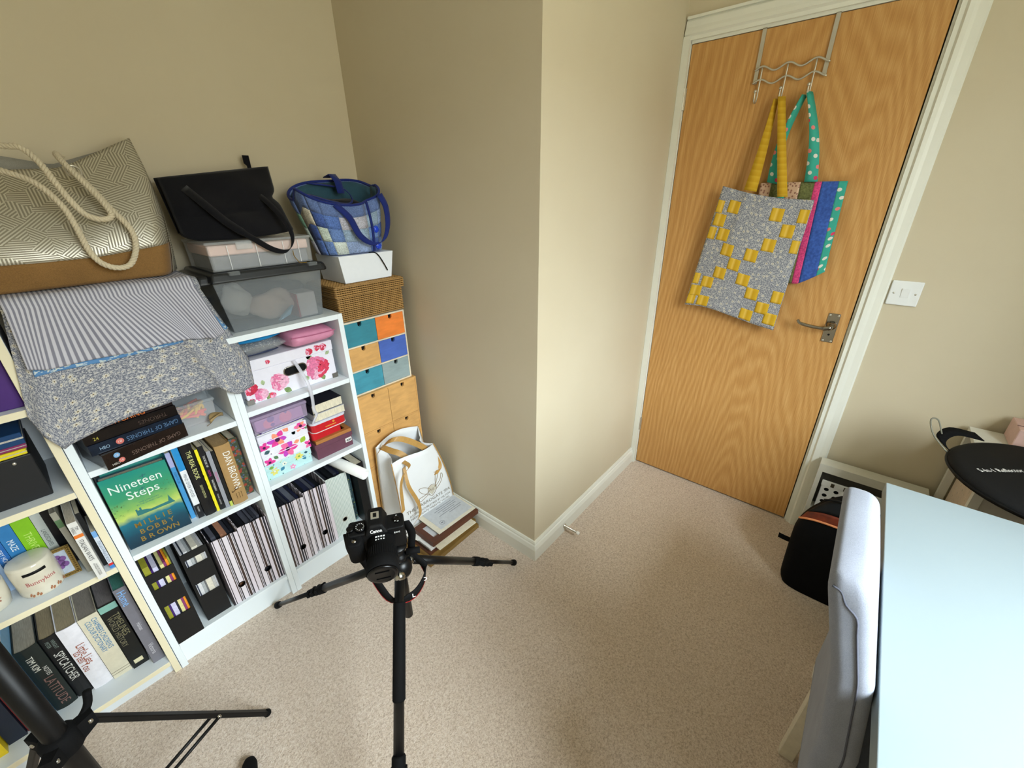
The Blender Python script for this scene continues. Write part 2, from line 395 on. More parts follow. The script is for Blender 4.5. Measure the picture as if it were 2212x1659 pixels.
# door stop on the skirting
ds = thing('door_stop', 'small metal door stop with white rubber tip screwed to the skirting board', 'door stop', (-0.745, YD-0.02, 0.03))
d0 = Vector((-0.745, YD-0.018, 0.034))
MB().tube([d0, d0+Vector((0, -0.003, 0)), d0+Vector((0, -0.006, 0)), d0+Vector((0, -0.066, 0))], [0.011, 0.010, 0.0065, 0.0055], 14).build('stem', M_SATIN, ds, True)
MB().tube([d0+Vector((0, -0.066, 0)), d0+Vector((0, -0.068, 0)), d0+Vector((0, -0.078, 0)), d0+Vector((0, -0.080, 0))], [0.006, 0.0075, 0.0075, 0.005], 14).build('rubber_tip', M_WPAPER, ds, True)

# ================================================================== bookcases
M_CASE = pm((234, 242, 246), 0.45, var=0.015, vscale=4)
M_CREAM = pm((232, 222, 190), 0.5, var=0.03, vscale=6)
M_CASEG = pm((220, 226, 230), 0.5, var=0.02, vscale=6)
YF, YK = 0.665, 0.945
def bookcase(label, x0, x1, ztop, shelves, body, edge, kick_in=0.018):
    t = thing('bookcase', label, 'bookcase', ((x0+x1)/2, (YF+YK)/2, 0))
    T = 0.018; fm = {'f': 1}; ms = [body, edge]
    for a in (x0, x1-T):
        sp = MB().box((a, YF, 0), (a+T, YK, ztop), 0, fm).build('side_panel', ms, t); bev(sp, 0.0008, 1)
    MB().box((x0+T, YF+0.001, ztop-T), (x1-T, YK, ztop), 0, fm).build('top_panel', ms, t)
    for z in shelves: bev(MB().box((x0+T+0.0005, YF+0.001, z-T), (x1-T-0.0005, YK-0.004, z), 0, fm).build('shelf', ms, t), 0.0008, 1)
    MB().box((x0+T, YF+kick_in, 0), (x1-T, YF+kick_in+0.016, shelves[-1]-T)).build('kickboard', [body], t)
    MB().box((x0+T, YK-0.004, 0.03), (x1-T, YK, ztop-T)).build('back_panel', [body], t)
    return t
case_c = bookcase('low white bookcase on the right holding floral boxes, beside the drawers', -1.702, -1.302, 1.062, [0.810, 0.510, 0.102], M_CASE, M_CASE)
case_b = bookcase('low white bookcase in the middle holding the face-out green novel', -2.092, -1.7025, 1.062, [0.797, 0.497, 0.102], M_CASE, M_CASE)
case_a = bookcase('wider white bookcase with yellowed cream edges at the left', -2.896, -2.0935, 1.257, [1.002, 0.757, 0.489, 0.058], M_CASEG, M_CREAM)
pg = MB().lathe((0, 0, 0), [(0.0028, 0.0), (0.0028, -0.0008)], 8, axis='x').build('peg_hole', M_BLACK, case_c)
pg.location = (-1.3203-WM[case_c].x, 0.715-WM[case_c].y, 0.56)
for i in range(14):
    for yy in (0.715, 0.895):
        z = 0.56+i*0.032
        if (i, yy) == (0, 0.715) or abs(z-0.80) < 0.025: continue
        c = pg.copy(); col.objects.link(c); c.parent = case_c; c.location = (-1.3203-WM[case_c].x, yy-WM[case_c].y, z)

# ------------------------------------------------------------------ printed fabrics
def uvcoord(t, s=1.0):
    uv = t.n('TexCoord').outputs['UV']
    return t.n('Mapping', {'Vector': uv, 'Scale': (s, s, s)}).outputs[0]
def blossoms(t, v, scale, R, petals, keep, jitter=1.0):
    """mask of little flowers (0/1), mask of their eyes"""
    vs = t.n('VectorMath', {0: v, 'Scale': scale}, operation='SCALE').outputs[0]
    vo = t.n('TexVoronoi', {'Vector': vs, 'Scale': 1.0, 'Randomness': jitter}, voronoi_dimensions='2D')
    d = t.n('VectorMath', {0: vs, 1: vo.outputs['Position']}, operation='SUBTRACT').outputs[0]
    sp = t.n('SeparateXYZ', {0: d}); th = t.math('ARCTAN2', sp.outputs[1], sp.outputs[0])
    rnd = t.n('SeparateColor', {0: vo.outputs['Color']}).outputs
    lim = t.math('MULTIPLY', t.math('ADD', t.math('MULTIPLY', t.math('COSINE', t.math('MULTIPLY', th, float(petals))), 0.28), 0.72), R)
    on = t.math('LESS_THAN', rnd[0], keep)
    fl = t.math('MULTIPLY', t.math('LESS_THAN', vo.outputs['Distance'], lim), on)
    ey = t.math('MULTIPLY', t.math('LESS_THAN', vo.outputs['Distance'], R*0.24), on)
    return fl, ey, rnd[1]
def m_daisy(name='grey_daisy_print', base=((130, 133, 143), (184, 184, 188)), k=1.0):
    m, t, b = mat_new(name); v = uvcoord(t)
    n1 = t.noise(v, 330*k, 4, 0.75); c = t.ramp(n1, [(0.42, lin((96, 101, 116))), (0.5, lin(base[0])), (0.56, lin(base[1])), (0.66, lin((210, 208, 205)))])
    f, e, r = blossoms(t, v, 150*k, 0.36, 7, 0.5); c = t.mix(f, c, lin((206, 204, 200))); c = t.mix(e, c, lin((110, 104, 100)))
    f, e, r = blossoms(t, v, 50*k, 0.30, 8, 0.5); c = t.mix(f, c, lin((210, 205, 192))); c = t.mix(e, c, lin((112, 96, 70)))
    t.t.links.new(c, b.inputs['Base Color']); b.inputs['Roughness'].default_value = 0.9; b.inputs['Specular IOR Level'].default_value = 0.1
    t.t.links.new(t.bump(t.noise(v, 900, 1), 0.2, 0.001), b.inputs['Normal']); return m
def m_stripe(name, cols, period, axis=0, rough=0.85, wob=0.0):
    """cols: list of (start fraction, rgb)"""
    m, t, b = mat_new(name); v = uvcoord(t); x = t.n('SeparateXYZ', {0: v}).outputs[axis]
    fr = t.math('FRACT', t.math('DIVIDE', x, period))
    c = t.ramp(fr, [(p, lin(q)) for p, q in cols], 'CONSTANT' if not wob else 'LINEAR')
    t.t.links.new(c, b.inputs['Base Color']); b.inputs['Roughness'].default_value = rough; b.inputs['Specular IOR Level'].default_value = 0.15
    t.t.links.new(t.bump(t.noise(v, 900, 1), 0.15, 0.001), b.inputs['Normal']); return m
def m_bluefloral():
    m, t, b = mat_new('blue_leaf_print'); v = uvcoord(t)
    f, e, r = blossoms(t, v, 75, 0.42, 3, 0.75); c = t.mix(f, lin((92, 140, 190)), lin((206, 216, 214)))
    f, e, r = blossoms(t, v, 120, 0.34, 2, 0.6); c = t.mix(f, c, lin((196, 210, 214)))
    t.t.links.new(c, b.inputs['Base Color']); b.inputs['Roughness'].default_value = 0.9; return m
M_DAISY = m_daisy(); M_BLUEFL = m_bluefloral()
M_TICK = m_stripe('grey_ticking_stripe', [(0.0, (196, 195, 204)), (0.42, (195, 194, 203)), (0.52, (128, 128, 141)), (0.90, (130, 130, 143)), (1.0, (196, 195, 204))], 0.0082, 0, wob=1)

# the lidded crate under the fabric pile (mostly covered)
cr = thing('storage_crate', 'dark plastic crate almost hidden under the draped fabrics', 'crate', (-1.90, 0.81, 1.0625))
bev(MB().hexa([(-2.04, 0.70, 1.0625), (-1.765, 0.70, 1.0625), (-1.765, 0.93, 1.0625), (-2.04, 0.93, 1.0625)], [(-2.06, 0.685, 1.225), (-1.745, 0.685, 1.225), (-1.745, 0.94, 1.225), (-2.06, 0.94, 1.225)]).build('tub', pm((48, 54, 56), 0.35), cr), 0.008, 2)
bev(MB().box((-2.07, 0.675, 1.226), (-1.735, 0.945, 1.246)).build('lid', pm((40, 42, 44), 0.35), cr), 0.006, 2)
def drape(name, label, m, top_y, ztop, x0, x1, bx, bz, front, uvw, folds, flap=None, thick=0.002, nu=60, nv=44, cat='fabric', ph=0.0):
    """cloth laid over the crate and hanging over its front: bx/bz give the hanging hem"""
    hs = [i/(len(bx)-1) for i in range(len(bx))]
    def fn(u, v):
        if v < 0.22:                        # lying on top
            t = v/0.22; y = lerp(top_y, front+0.025, t); return Vector((lerp(x0, x1, u), y, ztop+0.0015*math.sin(9*u+3*t)))
        if v < 0.32:                        # rolling over the edge
            a = (v-0.22)/0.10*PI/2; y = front+0.025-0.025*math.sin(a); z = ztop-0.025*(1-math.cos(a)); return Vector((lerp(x0, x1, u), y, z))
        t = (v-0.32)/0.68; xb = interp(hs, bx, u); zb = interp(hs, bz, u); zs = ztop-0.025
        x = lerp(lerp(x0, x1, u), xb, t); z = lerp(zs, zb, t)
        amp = 0.004+0.010*t
        y = front-0.004*t + amp*sum(a_*math.sin(2*PI*f_*u+p_+ph) for (a_, f_, p_) in folds)
        if flap and u > flap[0]:
            k = (u-flap[0])/(1-flap[0]); y += flap[1]*k*k*(0.3+0.7*t) - flap[2]*math.sin(PI*min(1, k*2.2))*t
        return Vector((x, y, z))
    o = MB().grid(fn, nu, nv, 0, uvw).build(name, m, smooth=True); solid(o, thick); return tag(o, label, cat)
o = drape('folded_fabric', 'grey daisy-print cotton fabric hanging lowest over the middle bookcase', M_DAISY, 0.90, 1.2500, -2.075, -1.705,
      [-2.118, -2.110, -2.088, -2.068, -2.007, -1.941, -1.868, -1.800, -1.740, -1.715, -1.690, -1.640, -1.625], [0.985, 0.935, 0.888, 0.895, 0.916, 0.924, 0.927, 0.926, 0.928, 0.905, 0.890, 0.897, 0.975], 0.650, (0.40, 0.44), [(0.5, 2.0, 0.6), (0.45, 3.3, 2.0), (0.35, 5.1, 1.0)], (0.74, 0.05, 0.012))
o = drape('folded_fabric', 'blue leaf-print fabric showing as a thin strip between striped and daisy fabrics', M_BLUEFL, 0.90, 1.2540, -2.058, -1.740,
      [-2.076, -2.036, -1.960, -1.880, -1.80, -1.745, -1.700, -1.662], [1.078, 1.082, 1.080, 1.083, 1.084, 1.088, 1.090, 1.092], 0.6440, (0.40, 0.28), [(0.3, 2.0, 0.6), (0.2, 3.1, 2.2)], (0.8, 0.03, 0.006))
o = drape('folded_fabric', 'grey and white striped ticking fabric draped under the rope-handled tote bag', M_TICK, 0.90, 1.2580, -2.070, -1.722,
      [-2.080, -2.050, -1.98, -1.90, -1.83, -1.772, -1.748, -1.708, -1.682], [1.102, 1.094, 1.095, 1.096, 1.098, 1.098, 1.088, 1.086, 1.090], 0.626, (0.36, 0.27), [(0.35, 1.5, 0.2), (0.25, 4.0, 1.4)], (0.80, 0.012, 0.012))

# ------------------------------------------------------------------ big tote bag with rope handles
def m_geo():
    m, t, b = mat_new('silver_maze_print'); v = uvcoord(t)
    vs = t.n('VectorMath', {0: v, 'Scale': 26.0}, operation='SCALE').outputs[0]
    vo = t.n('TexVoronoi', {'Vector': vs, 'Scale': 1.0, 'Randomness': 0.9}, voronoi_dimensions='2D', distance='MANHATTAN')
    rnd = t.n('SeparateColor', {0: vo.outputs['Color']}).outputs
    ang = t.math('MULTIPLY', t.math('FLOOR', t.math('MULTIPLY', rnd[0], 4.0)), PI/4)
    sp = t.n('SeparateXYZ', {0: v}); 
    q = t.math('ADD', t.math('MULTIPLY', sp.outputs[0], t.math('COSINE', ang)), t.math('MULTIPLY', sp.outputs[1], t.math('SINE', ang)))
    st = t.math('GREATER_THAN', t.math('FRACT', t.math('MULTIPLY', q, 150.0)), 0.48)
    t.t.links.new(t.mix(st, lin((214, 210, 196)), lin((138, 131, 112))), b.inputs['Base Color'])
    t.t.links.new(t.math('MULTIPLY', t.math('SUBTRACT', 1.0, st), 0.55), b.inputs['Metallic'])
    b.inputs['Roughness'].default_value = 0.38; t.t.links.new(t.bump(t.noise(v, 700, 1), 0.35, 0.001), b.inputs['Normal']); return m
M_GEO = m_geo(); M_SUEDE = cloth((134, 100, 58), weave=500); M_ROPE = cloth((206, 194, 168), weave=700); M_LINING = cloth((150, 148, 140))
tb = thing('tote_bag', 'large silver geometric-print tote bag with tan base and rope handles', 'bag', (-1.90, 0.78, 1.261))
def tote_front(u, v):       # u along the bag, v up
    xb = lerp(-2.125, -1.738, u); xt = lerp(-2.125, -1.690, u)
    xm = lerp(-2.125, -1.700, u)
    x = (1-v)**2*xb+2*v*(1-v)*xm+v*v*xt
    zt = interp([0, 0.35, 0.58, 0.66, 0.80, 1.0], [1.520, 1.516, 1.522, 1.535, 1.565, 1.608], u)
    z = lerp(1.262, zt, v)
    y = 0.688+0.03*v+0.185*v**2.2 - 0.035*math.sin(PI*min(1, v*1.1))*math.sin(PI*(0.15+0.7*u)) + 0.010*math.sin(11*u+5*v)*v - 0.02*math.exp(-((u-0.63)/0.07)**2)*v*v
    if u > 0.9: y += 0.05*((u-0.9)/0.1)**2
    return Vector((x, y, z))
def seam(v0): return lambda u, v: tote_front(u, lerp(0.0, v0, v))
g = MB().grid(seam(0.23), 40, 8, 0, (0.45, 0.08)); solid(g.build('tan_base', M_SUEDE, tb, True), 0.004)
g = MB().grid(lambda u, v: tote_front(u, lerp(0.23, 1.0, v)), 48, 28, 0, (0.45, 0.30)); solid(g.build('front_panel', M_GEO, tb, True), 0.003)
def tote_back(u, v):
    p = tote_front(u, v*0.97); y = lerp(0.90, 0.968, v); return Vector((lerp(-2.125, -1.715, u) if v < 0.6 else lerp(-2.125, -1.712, u), y, lerp(1.262, interp([0, 0.4, 0.62, 1.0], [1.56, 1.552, 1.535, 1.590], u), v)))
solid(MB().grid(tote_back, 30, 14, 0, (0.45, 0.36)).build('back_panel', M_LINING, tb, True), 0.003)
sdp = MB().grid(lambda u, v: tote_front(1.0, v).lerp(tote_back(1.0, v), u)+Vector((0.018*math.sin(PI*u)*(1-v*0.5), 0, 0)), 10, 24, 0, (0.2, 0.36)); solid(sdp.build('gusset', M_GEO, tb, True), 0.003)
def rope(mb, pts, R=0.0065, pitch=0.024, k=5):
    P = spline(pts, k)
    Q = [P[0]]                                 # resample
    for p in P[1:]:
        while (p-Q[-1]).length > 0.0035: Q.append(Q[-1]+(p-Q[-1]).normalized()*0.0035)
    for s_ in range(3):
        out = []; prev = None; L = 0
        for i, p in enumerate(Q):
            t_ = (Q[min(i+1, len(Q)-1)]-Q[max(i-1, 0)]).normalized()
            x = (t_.cross(Vector((0.2, 0.9, 0.3))) if prev is None else prev-t_*prev.dot(t_)).normalized(); prev = x; y = t_.cross(x)
            a = 2*PI*(L/pitch+s_/3); out.append(p+(x*math.cos(a)+y*math.sin(a))*R*0.52); L += 0.0035
        mb.tube(out, R*0.56, 6)
rp = MB(); rope(rp, [(-1.979, 0.735, 1.512), (-1.935, 0.70, 1.487), (-1.909, 0.676, 1.440), (-1.901, 0.664, 1.392), (-1.897, 0.655, 1.341), (-1.885, 0.648, 1.311), (-1.860, 0.645, 1.297), (-1.832, 0.648, 1.303), (-1.809, 0.655, 1.342), (-1.806, 0.664, 1.384), (-1.825, 0.685, 1.428), (-1.838, 0.712, 1.466), (-1.850, 0.755, 1.500), (-1.853, 0.792, 1.511)])
rp.build('rope_handle', M_ROPE, tb, True)
rp = MB(); rope(rp, [(-2.03, 0.80, 1.575), (-1.958, 0.76, 1.560), (-1.929, 0.735, 1.556), (-1.912, 0.712, 1.526), (-1.904, 0.690, 1.492), (-1.894, 0.672, 1.455), (-1.878, 0.665, 1.420), (-1.854, 0.663, 1.407), (-1.830, 0.672, 1.414), (-1.836, 0.692, 1.448), (-1.852, 0.722, 1.490), (-1.868, 0.765, 1.532), (-1.868, 0.82, 1.552), (-1.855, 0.86, 1.548)])
rp.build('rope_handle', M_ROPE, tb, True)
e = MB(); ec = Vector((-1.853, 0.788, 1.513)); e.tube([ec+Vector((0.014*math.cos(a), 0.006*math.sin(a), 0.013*math.sin(a))) for a in [2*PI*i/20 for i in range(20)]], 0.0028, 8, closed=True); e.build('eyelet', M_SATIN, tb, True)

# ------------------------------------------------------------------ clear storage boxes on the right bookcase, black bag on top
def m_clear(rgb=(226, 232, 236), alpha=0.30, rough=0.25):
    m, t, b = mat_new('clear_plastic'); b.inputs['Base Color'].default_value = lin(rgb); b.inputs['Roughness'].default_value = rough
    v = t.coord('Object'); a = t.math('ADD', t.math('MULTIPLY', t.noise(v, 6, 2), 0.12), alpha-0.06)
    t.t.links.new(a, b.inputs['Alpha']); return m
M_CLEAR = m_clear(); M_CLEARS = m_clear((235, 238, 240), 0.16, 0.15); M_FROST = m_clear((150, 156, 160), 0.36, 0.30)
sb = thing('storage_box', 'large clear plastic storage box with dark grey lid on the right bookcase', 'storage box', (-1.505, 0.81, 1.0625))
def tub(lo_b, hi_b, z0, lo_t, hi_t, z1, m, parent, name='tub', th=0.003, bottom=True, bv=0.006):
    mb = MB()
    B = [(lo_b[0], lo_b[1], z0), (hi_b[0], lo_b[1], z0), (hi_b[0], hi_b[1], z0), (lo_b[0], hi_b[1], z0)]
    Tt = [(lo_t[0], lo_t[1], z1), (hi_t[0], lo_t[1], z1), (hi_t[0], hi_t[1], z1), (lo_t[0], hi_t[1], z1)]
    mb.add(B+Tt, ([(3, 2, 1, 0)] if bottom else [])+[(i, (i+1) % 4, 4+(i+1) % 4, 4+i) for i in range(4)])
    return bev(solid(mb.build(name, m, parent), th, -1), 0.0008, 1)
tub((-1.640, 0.708), (-1.350, 0.925), 1.0635, (-1.665, 0.688), (-1.338, 0.940), 1.222, M_FROST, sb)
lid = MB(); pr = [(-1.672, 0.668), (-1.337, 0.668), (-1.337, 0.945), (-1.672, 0.945)]
lid.hexa([(-1.672, 0.668, 1.222), (-1.330, 0.668, 1.222), (-1.330, 0.945, 1.222), (-1.672, 0.945, 1.222)], [(-1.664, 0.678, 1.249), (-1.338, 0.678, 1.249), (-1.338, 0.94, 1.249), (-1.664, 0.94, 1.249)])
lid = bev(lid.build('lid', pm((34, 36, 38), 0.38, var=0.1), sb), 0.007, 3)
for (xa, xb) in ((-1.700, -1.655), (-1.345, -1.303)):
    h = MB().hexa([(xa, 0.70, 1.215), (xb, 0.70, 1.215), (xb, 0.92, 1.215), (xa, 0.92, 1.215)], [(xa+0.008, 0.71, 1.243), (xb-0.006, 0.71, 1.243), (xb-0.006, 0.91, 1.243), (xa+0.008, 0.91, 1.243)]); bev(h.build('lid_clip', pm((26, 27, 29), 0.35), sb), 0.009, 3)
for xa in (-1.622, -1.385): bev(MB().box((xa, 0.664, 1.240), (xa+0.030, 0.680, 1.2515)).build('lid_latch', M_FROST, lid), 0.002, 1)
def blob(name, m, c, r, sc, parent, seed=0, amp=0.18):
    rr = random.Random(seed); ph = [rr.uniform(0, 6) for _ in range(6)]
    mb = MB(); mb.ball((0, 0, 0), 1.0, 24); mb2 = MB(); 
    vs = []
    for p in mb.v:
        k = 1+amp*(math.sin(3*p.x+ph[0])*math.cos(4*p.y+ph[1])+0.6*math.sin(6*p.z+ph[2]+3*p.x)); vs.append((c[0]+p.x*k*r*sc[0], c[1]+p.y*k*r*sc[1], c[2]+p.z*k*r*sc[2]))
    mb2.add(vs, mb.f); return mb2.build(name, m, parent, True)
blob('packed_fabric', cloth((206, 204, 200)), (-1.60, 0.745, 1.155), 0.055, (0.75, 0.55, 0.95), sb, 1)
blob('packed_fabric', cloth((216, 196, 184)), (-1.50, 0.745, 1.125), 0.06, (1.15, 0.55, 0.75), sb, 2)
blob('packed_fabric', cloth((70, 76, 86)), (-1.50, 0.84, 1.13), 0.07, (2.0, 0.7, 0.85), sb, 3)
bev(MB().box((-1.425, 0.715, 1.066), (-1.362, 0.80, 1.148)).build('packed_carton', pm((228, 222, 222), 0.7), sb), 0.003, 1)
MB().box((-1.430, 0.714, 1.066), (-1.4255, 0.80, 1.146)).build('packed_carton', pm((190, 80, 90), 0.7), sb)
bev(MB().hexa([(-1.50, 0.708, 1.07), (-1.46, 0.708, 1.085), (-1.46, 0.725, 1.085), (-1.50, 0.725, 1.07)], [(-1.485, 0.708, 1.085), (-1.445, 0.708, 1.115), (-1.445, 0.725, 1.115), (-1.485, 0.725, 1.085)]).build('packed_carton', pm((150, 196, 222), 0.6), sb), 0.002, 1)
ub = thing('storage_box', 'shallow clear compartment box with pink contents, under the black handbag', 'storage box', (-1.50, 0.80, 1.250))
tub((-1.650, 0.700), (-1.352, 0.905), 1.2505, (-1.652, 0.698), (-1.350, 0.907), 1.325, M_CLEARS, ub, 'case')
bev(MB().box((-1.655, 0.695, 1.3255), (-1.347, 0.910, 1.334)).build('lid', M_CLEAR, ub), 0.003, 2)
for xa in (-1.600, -1.520, -1.44, -1.392): MB().box((xa, 0.6975, 1.2535), (xa+0.0016, 0.6995, 1.322)).build('rib', pm((236, 238, 240), 0.4), ub)
bev(MB().box((-1.575, 0.692, 1.308), (-1.530, 0.698, 1.330)).build('clasp', M_CLEAR, ub), 0.002, 1)
bev(MB().box((-1.646, 0.706, 1.294), (-1.356, 0.900, 1.322)).build('packed_sheet', pm((238, 204, 194), 0.7, var=0.08, vscale=30), ub), 0.003, 1)
bev(MB().box((-1.642, 0.712, 1.2525), (-1.36, 0.895, 1.293)).build('packed_sheet', pm((120, 124, 134), 0.6, var=0.2, vscale=25), ub), 0.003, 1)

bb = thing('handbag', 'black fabric shoulder bag slumped on the clear plastic boxes', 'bag', (-1.54, 0.82, 1.335))
M_BBAG = cloth((19, 19, 24), weave=700, var=0.25)
def bag_side(front):
    def fn(u, v):
        xb = lerp(-1.672, -1.372, u); xt = lerp(-1.668, -1.352, u)
        x = lerp(xb, xt, v)+u*(0.026*max(0.0, 1-v/0.5)-0.014*math.exp(-((v-0.52)/0.07)**2))
        zt = lerp(1.505, 1.545, u); z = lerp(1.336, zt, v)
        zb0 = 1.336+0.012*u*u+0.020*max(0.0, 1-u/0.10)**2; z = lerp(zb0, zt, v)
        k = math.sin(PI*u)**0.6 if 0 < u < 1 else 0
        d = 0.5*(0.155*(1-v)**0.8+0.05*v)*k+0.012*k
        if front: y = 0.815+0.075*v-d+0.010*math.sin(9*u+6*v)*k*(v*(1-v)*4)
        else: y = 0.835+0.095*v+d*0.45
        if front: y += 0.007*math.exp(-((v-0.36-0.05*u)/0.035)**2)*k
        return Vector((x, y, z))
    return fn
solid(MB().grid(bag_side(True), 40, 26, 0, (0.35, 0.2)).build('front_panel', M_BBAG, bb, True), 0.003)
solid(MB().grid(bag_side(False), 40, 20, 0, (0.35, 0.2)).build('back_panel', M_BBAG, bb, True), 0.003)
f_, k_ = bag_side(True), bag_side(False)
solid(MB().grid(lambda u, v: f_(u, 0).lerp(k_(u, 0), v)+Vector((0, 0, -0.0005)), 30, 6).build('base_panel', M_BBAG, bb, True), 0.002)
MB().ribbon(spline([(-1.50, 0.905, 1.506), (-1.455, 0.907, 1.512), (-1.40, 0.908, 1.516)], 4), (0, 0.006, 0.010), 0.002).build('red_lining', cloth((150, 44, 34)), bb)
stp = spline([(-1.622, 0.842, 1.478), (-1.600, 0.775, 1.432), (-1.570, 0.735, 1.385), (-1.530, 0.692, 1.342), (-1.481, 0.676, 1.302), (-1.438, 0.676, 1.293), (-1.408, 0.690, 1.322), (-1.405, 0.715, 1.372), (-1.425, 0.775, 1.436), (-1.447, 0.855, 1.482)], 5)
MB().ribbon(stp, [Vector((0.007, 0.002, 0.005))*(1.35 if i < 14 else 1.0) for i in range(len(stp))], 0.003).build('shoulder_strap', M_BBAG, bb, True)
MB().ribbon([(-1.385, 0.955, 1.525), (-1.386, 0.955, 1.548), (-1.390, 0.955, 1.556), (-1.390, 0.955, 1.580)], [(0.006, 0, 0), (0.006, 0, 0), (0.010, 0, 0), (0.010, 0, 0)], 0.004).build('pull_tab', M_BBAG, bb)
MB().ball((-1.380, 0.925, 1.530), 0.004, 8).build('zip_pull', pm((190, 160, 90), 0.3, 1.0), bb, True)
kc = thing('key_charm', 'tiny gold charm chain dangling in front of the clear compartment box', 'charm', (-1.415, 0.69, 1.2505))
MB().tube(spline([(-1.418, 0.684, 1.292), (-1.416, 0.688, 1.275), (-1.410, 0.686, 1.262), (-1.404, 0.680, 1.2525), (-1.385, 0.674, 1.2515)], 5), 0.0014, 6).build('chain', pm((180, 150, 70), 0.3, 1.0), kc)
MB().ball((-1.380, 0.674, 1.2535), 0.004, 8, sc=(1.5, 1, 0.5)).build('pendant', pm((60, 60, 40), 0.3, 0.8), kc, True)

# ================================================================== drawer chests, basket, white box, patchwork bag
def m_ply(name, base, tint=None, amt=0.0):
    m, t, b = mat_new(name); v = t.coord('Object', (0.25, 1, 1)); n1 = t.noise(v, 60, 4, 0.6); n2 = t.noise(t.coord('Object'), 9, 3)
    f = t.math('ADD', t.math('MULTIPLY', n1, 0.5), t.math('MULTIPLY', n2, 0.5)); c = lin(base)
    t.t.links.new(t.ramp(f, [(0.35, tuple(x*0.80 for x in c[:3])+(1,)), (0.55, c), (0.7, tuple(min(1, x*1.12) for x in c[:3])+(1,))]), b.inputs['Base Color'])
    b.inputs['Roughness'].default_value = 0.55; t.t.links.new(t.bump(n1, 0.05, 0.001), b.inputs['Normal']); return m
M_PLY = m_ply('birch_ply', (216, 166, 100))
def drawer_front(parent, x0, x1, z0, z1, y, m, notch=True):
    cx = (x0+x1)/2; r = 0.0085; ol = [(x0, z0), (x1, z0), (x1, z1)]
    if notch: ol += [(cx+r, z1), (cx+r, z1-0.010)]+[(cx+r*math.cos(a), z1-0.010-r*math.sin(a)) for a in [PI*i/8 for i in range(1, 8)]]+[(cx-r, z1-0.010), (cx-r, z1)]
    ol += [(x0, z1)]
    mb = MB(); n = len(ol); vs = [(p[0], y, p[1]) for p in ol]+[(p[0], y+0.010, p[1]) for p in ol]
    mb.add(vs, [tuple(range(n)), tuple(range(2*n-1, n-1, -1))]+[(i, n+i, n+(i+1) % n, (i+1) % n) for i in range(n)])
    d = mb.build('drawer', m, parent)
    MB().box((cx-0.014, y+0.0105, z1-0.03), (cx+0.014, y+0.012, z1)).build('finger_hole', M_BLACK, d)
    return d
def chest(label, x0, x1, y0, y1, z0, z1, cols, rows, mats, frame, group=None):
    t = thing('drawer_chest', label, 'drawers', ((x0+x1)/2, (y0+y1)/2, z0), group)
    th = 0.006; b = MB(); b.box((x0, y0, z0), (x0+th, y1, z1)); b.box((x1-th, y0, z0), (x1, y1, z1)); b.box((x0+th, y0, z0), (x1-th, y1, z0+th)); b.box((x0+th, y0, z1-th), (x1-th, y1, z1)); b.box((x0+th, y1-0.004, z0+th), (x1-th, y1, z1-th))
    hz = (z1-z0-th)/rows; wx = (x1-x0-th)/cols
    for r in range(1, rows): b.box((x0+th, y0+0.001, z0+r*hz), (x1-th, y1-0.004, z0+r*hz+th))
    b.build('carcass', frame, t, merge=False)
    for r in range(rows):
        for c in range(cols):
            drawer_front(t, x0+th+c*wx+0.0008, x0+th+(c+1)*wx-th*0-0.0008-(th if c == cols-1 else 0)*0, z0+r*hz+th+0.0008, z0+(r+1)*hz-0.001, y0+0.0015, mats[(rows-1-r)*cols+c])
    return t
P = lambda n, c: m_ply(n, c)
teal = P('teal_paint', (52, 134, 152)); teal2 = P('teal_paint_light', (66, 150, 172)); orange = P('orange_paint', (240, 132, 52)); blue = P('blue_paint', (74, 106, 192)); grey = P('grey_wash', (146, 164, 166))
chest('small chest of six drawers with painted teal, orange and blue fronts', -1.296, -1.010, 0.700, 0.885, 0.704, 1.012, 2, 3, [teal, orange, M_PLY, blue, teal2, grey], m_ply('chest_edge', (226, 214, 190)))
chest('plain birch mini chest of four square drawers under the painted chest', -1.300, -0.998, 0.687, 0.885, 0.352, 0.7035, 2, 2, [M_PLY]*4, M_PLY)
chest('plain birch mini chest standing on the carpet behind the paper carrier bag', -1.300, -0.998, 0.690, 0.885, 0.0, 0.3515, 2, 2, [M_PLY]*4, M_PLY)

# wicker basket with lid
M_WICK = m_ply('seagrass', (172, 132, 76))
wb = thing('wicker_basket', 'brown woven seagrass basket with lid on the painted drawers', 'basket', (-1.145, 0.80, 1.0125))
def weave_band(mb, x0, x1, y0, y1, z0, z1, rows, taper=0.0):
    r = (z1-z0)/rows*0.56
    for i in range(rows):
        z = z0+(i+0.5)*(z1-z0)/rows; k = taper*(1-(i+0.5)/rows)
        a, b_, c, d = x0+k, x1-k, y0+k, y1-k
        loop = []
        for (p, q) in (((a, c), (b_, c)), ((b_, c), (b_, d)), ((b_, d), (a, d)), ((a, d), (a, c))):
            L = math.hypot(q[0]-p[0], q[1]-p[1]); n = 2*max(1, int(L/0.0095)); nx, ny = (q[1]-p[1])/L, -(q[0]-p[0])/L
            for j in range(n):
                s_ = j/n; o_ = 0.0022*math.sin(PI*(j+i)); o_ = 0.0010*(1 if (j+i) % 2 else -1.4)
                loop.append((lerp(p[0], q[0], s_)+nx*o_, lerp(p[1], q[1], s_)+ny*o_, z))
        mb.tube(loop, [r*(1.0 if j % 2 else 0.55) for j in range(len(loop))], 5, closed=True)
wv = MB(); wv.box((-1.280, 0.714, 1.0135), (-1.012, 0.89, 1.105)); wv.build('body_core', pm((46, 30, 14), 0.9), wb)
wv = MB(); weave_band(wv, -1.288, -1.004, 0.706, 0.900, 1.014, 1.108, 13); wv.build('woven_body', M_WICK, wb, True, merge=False)
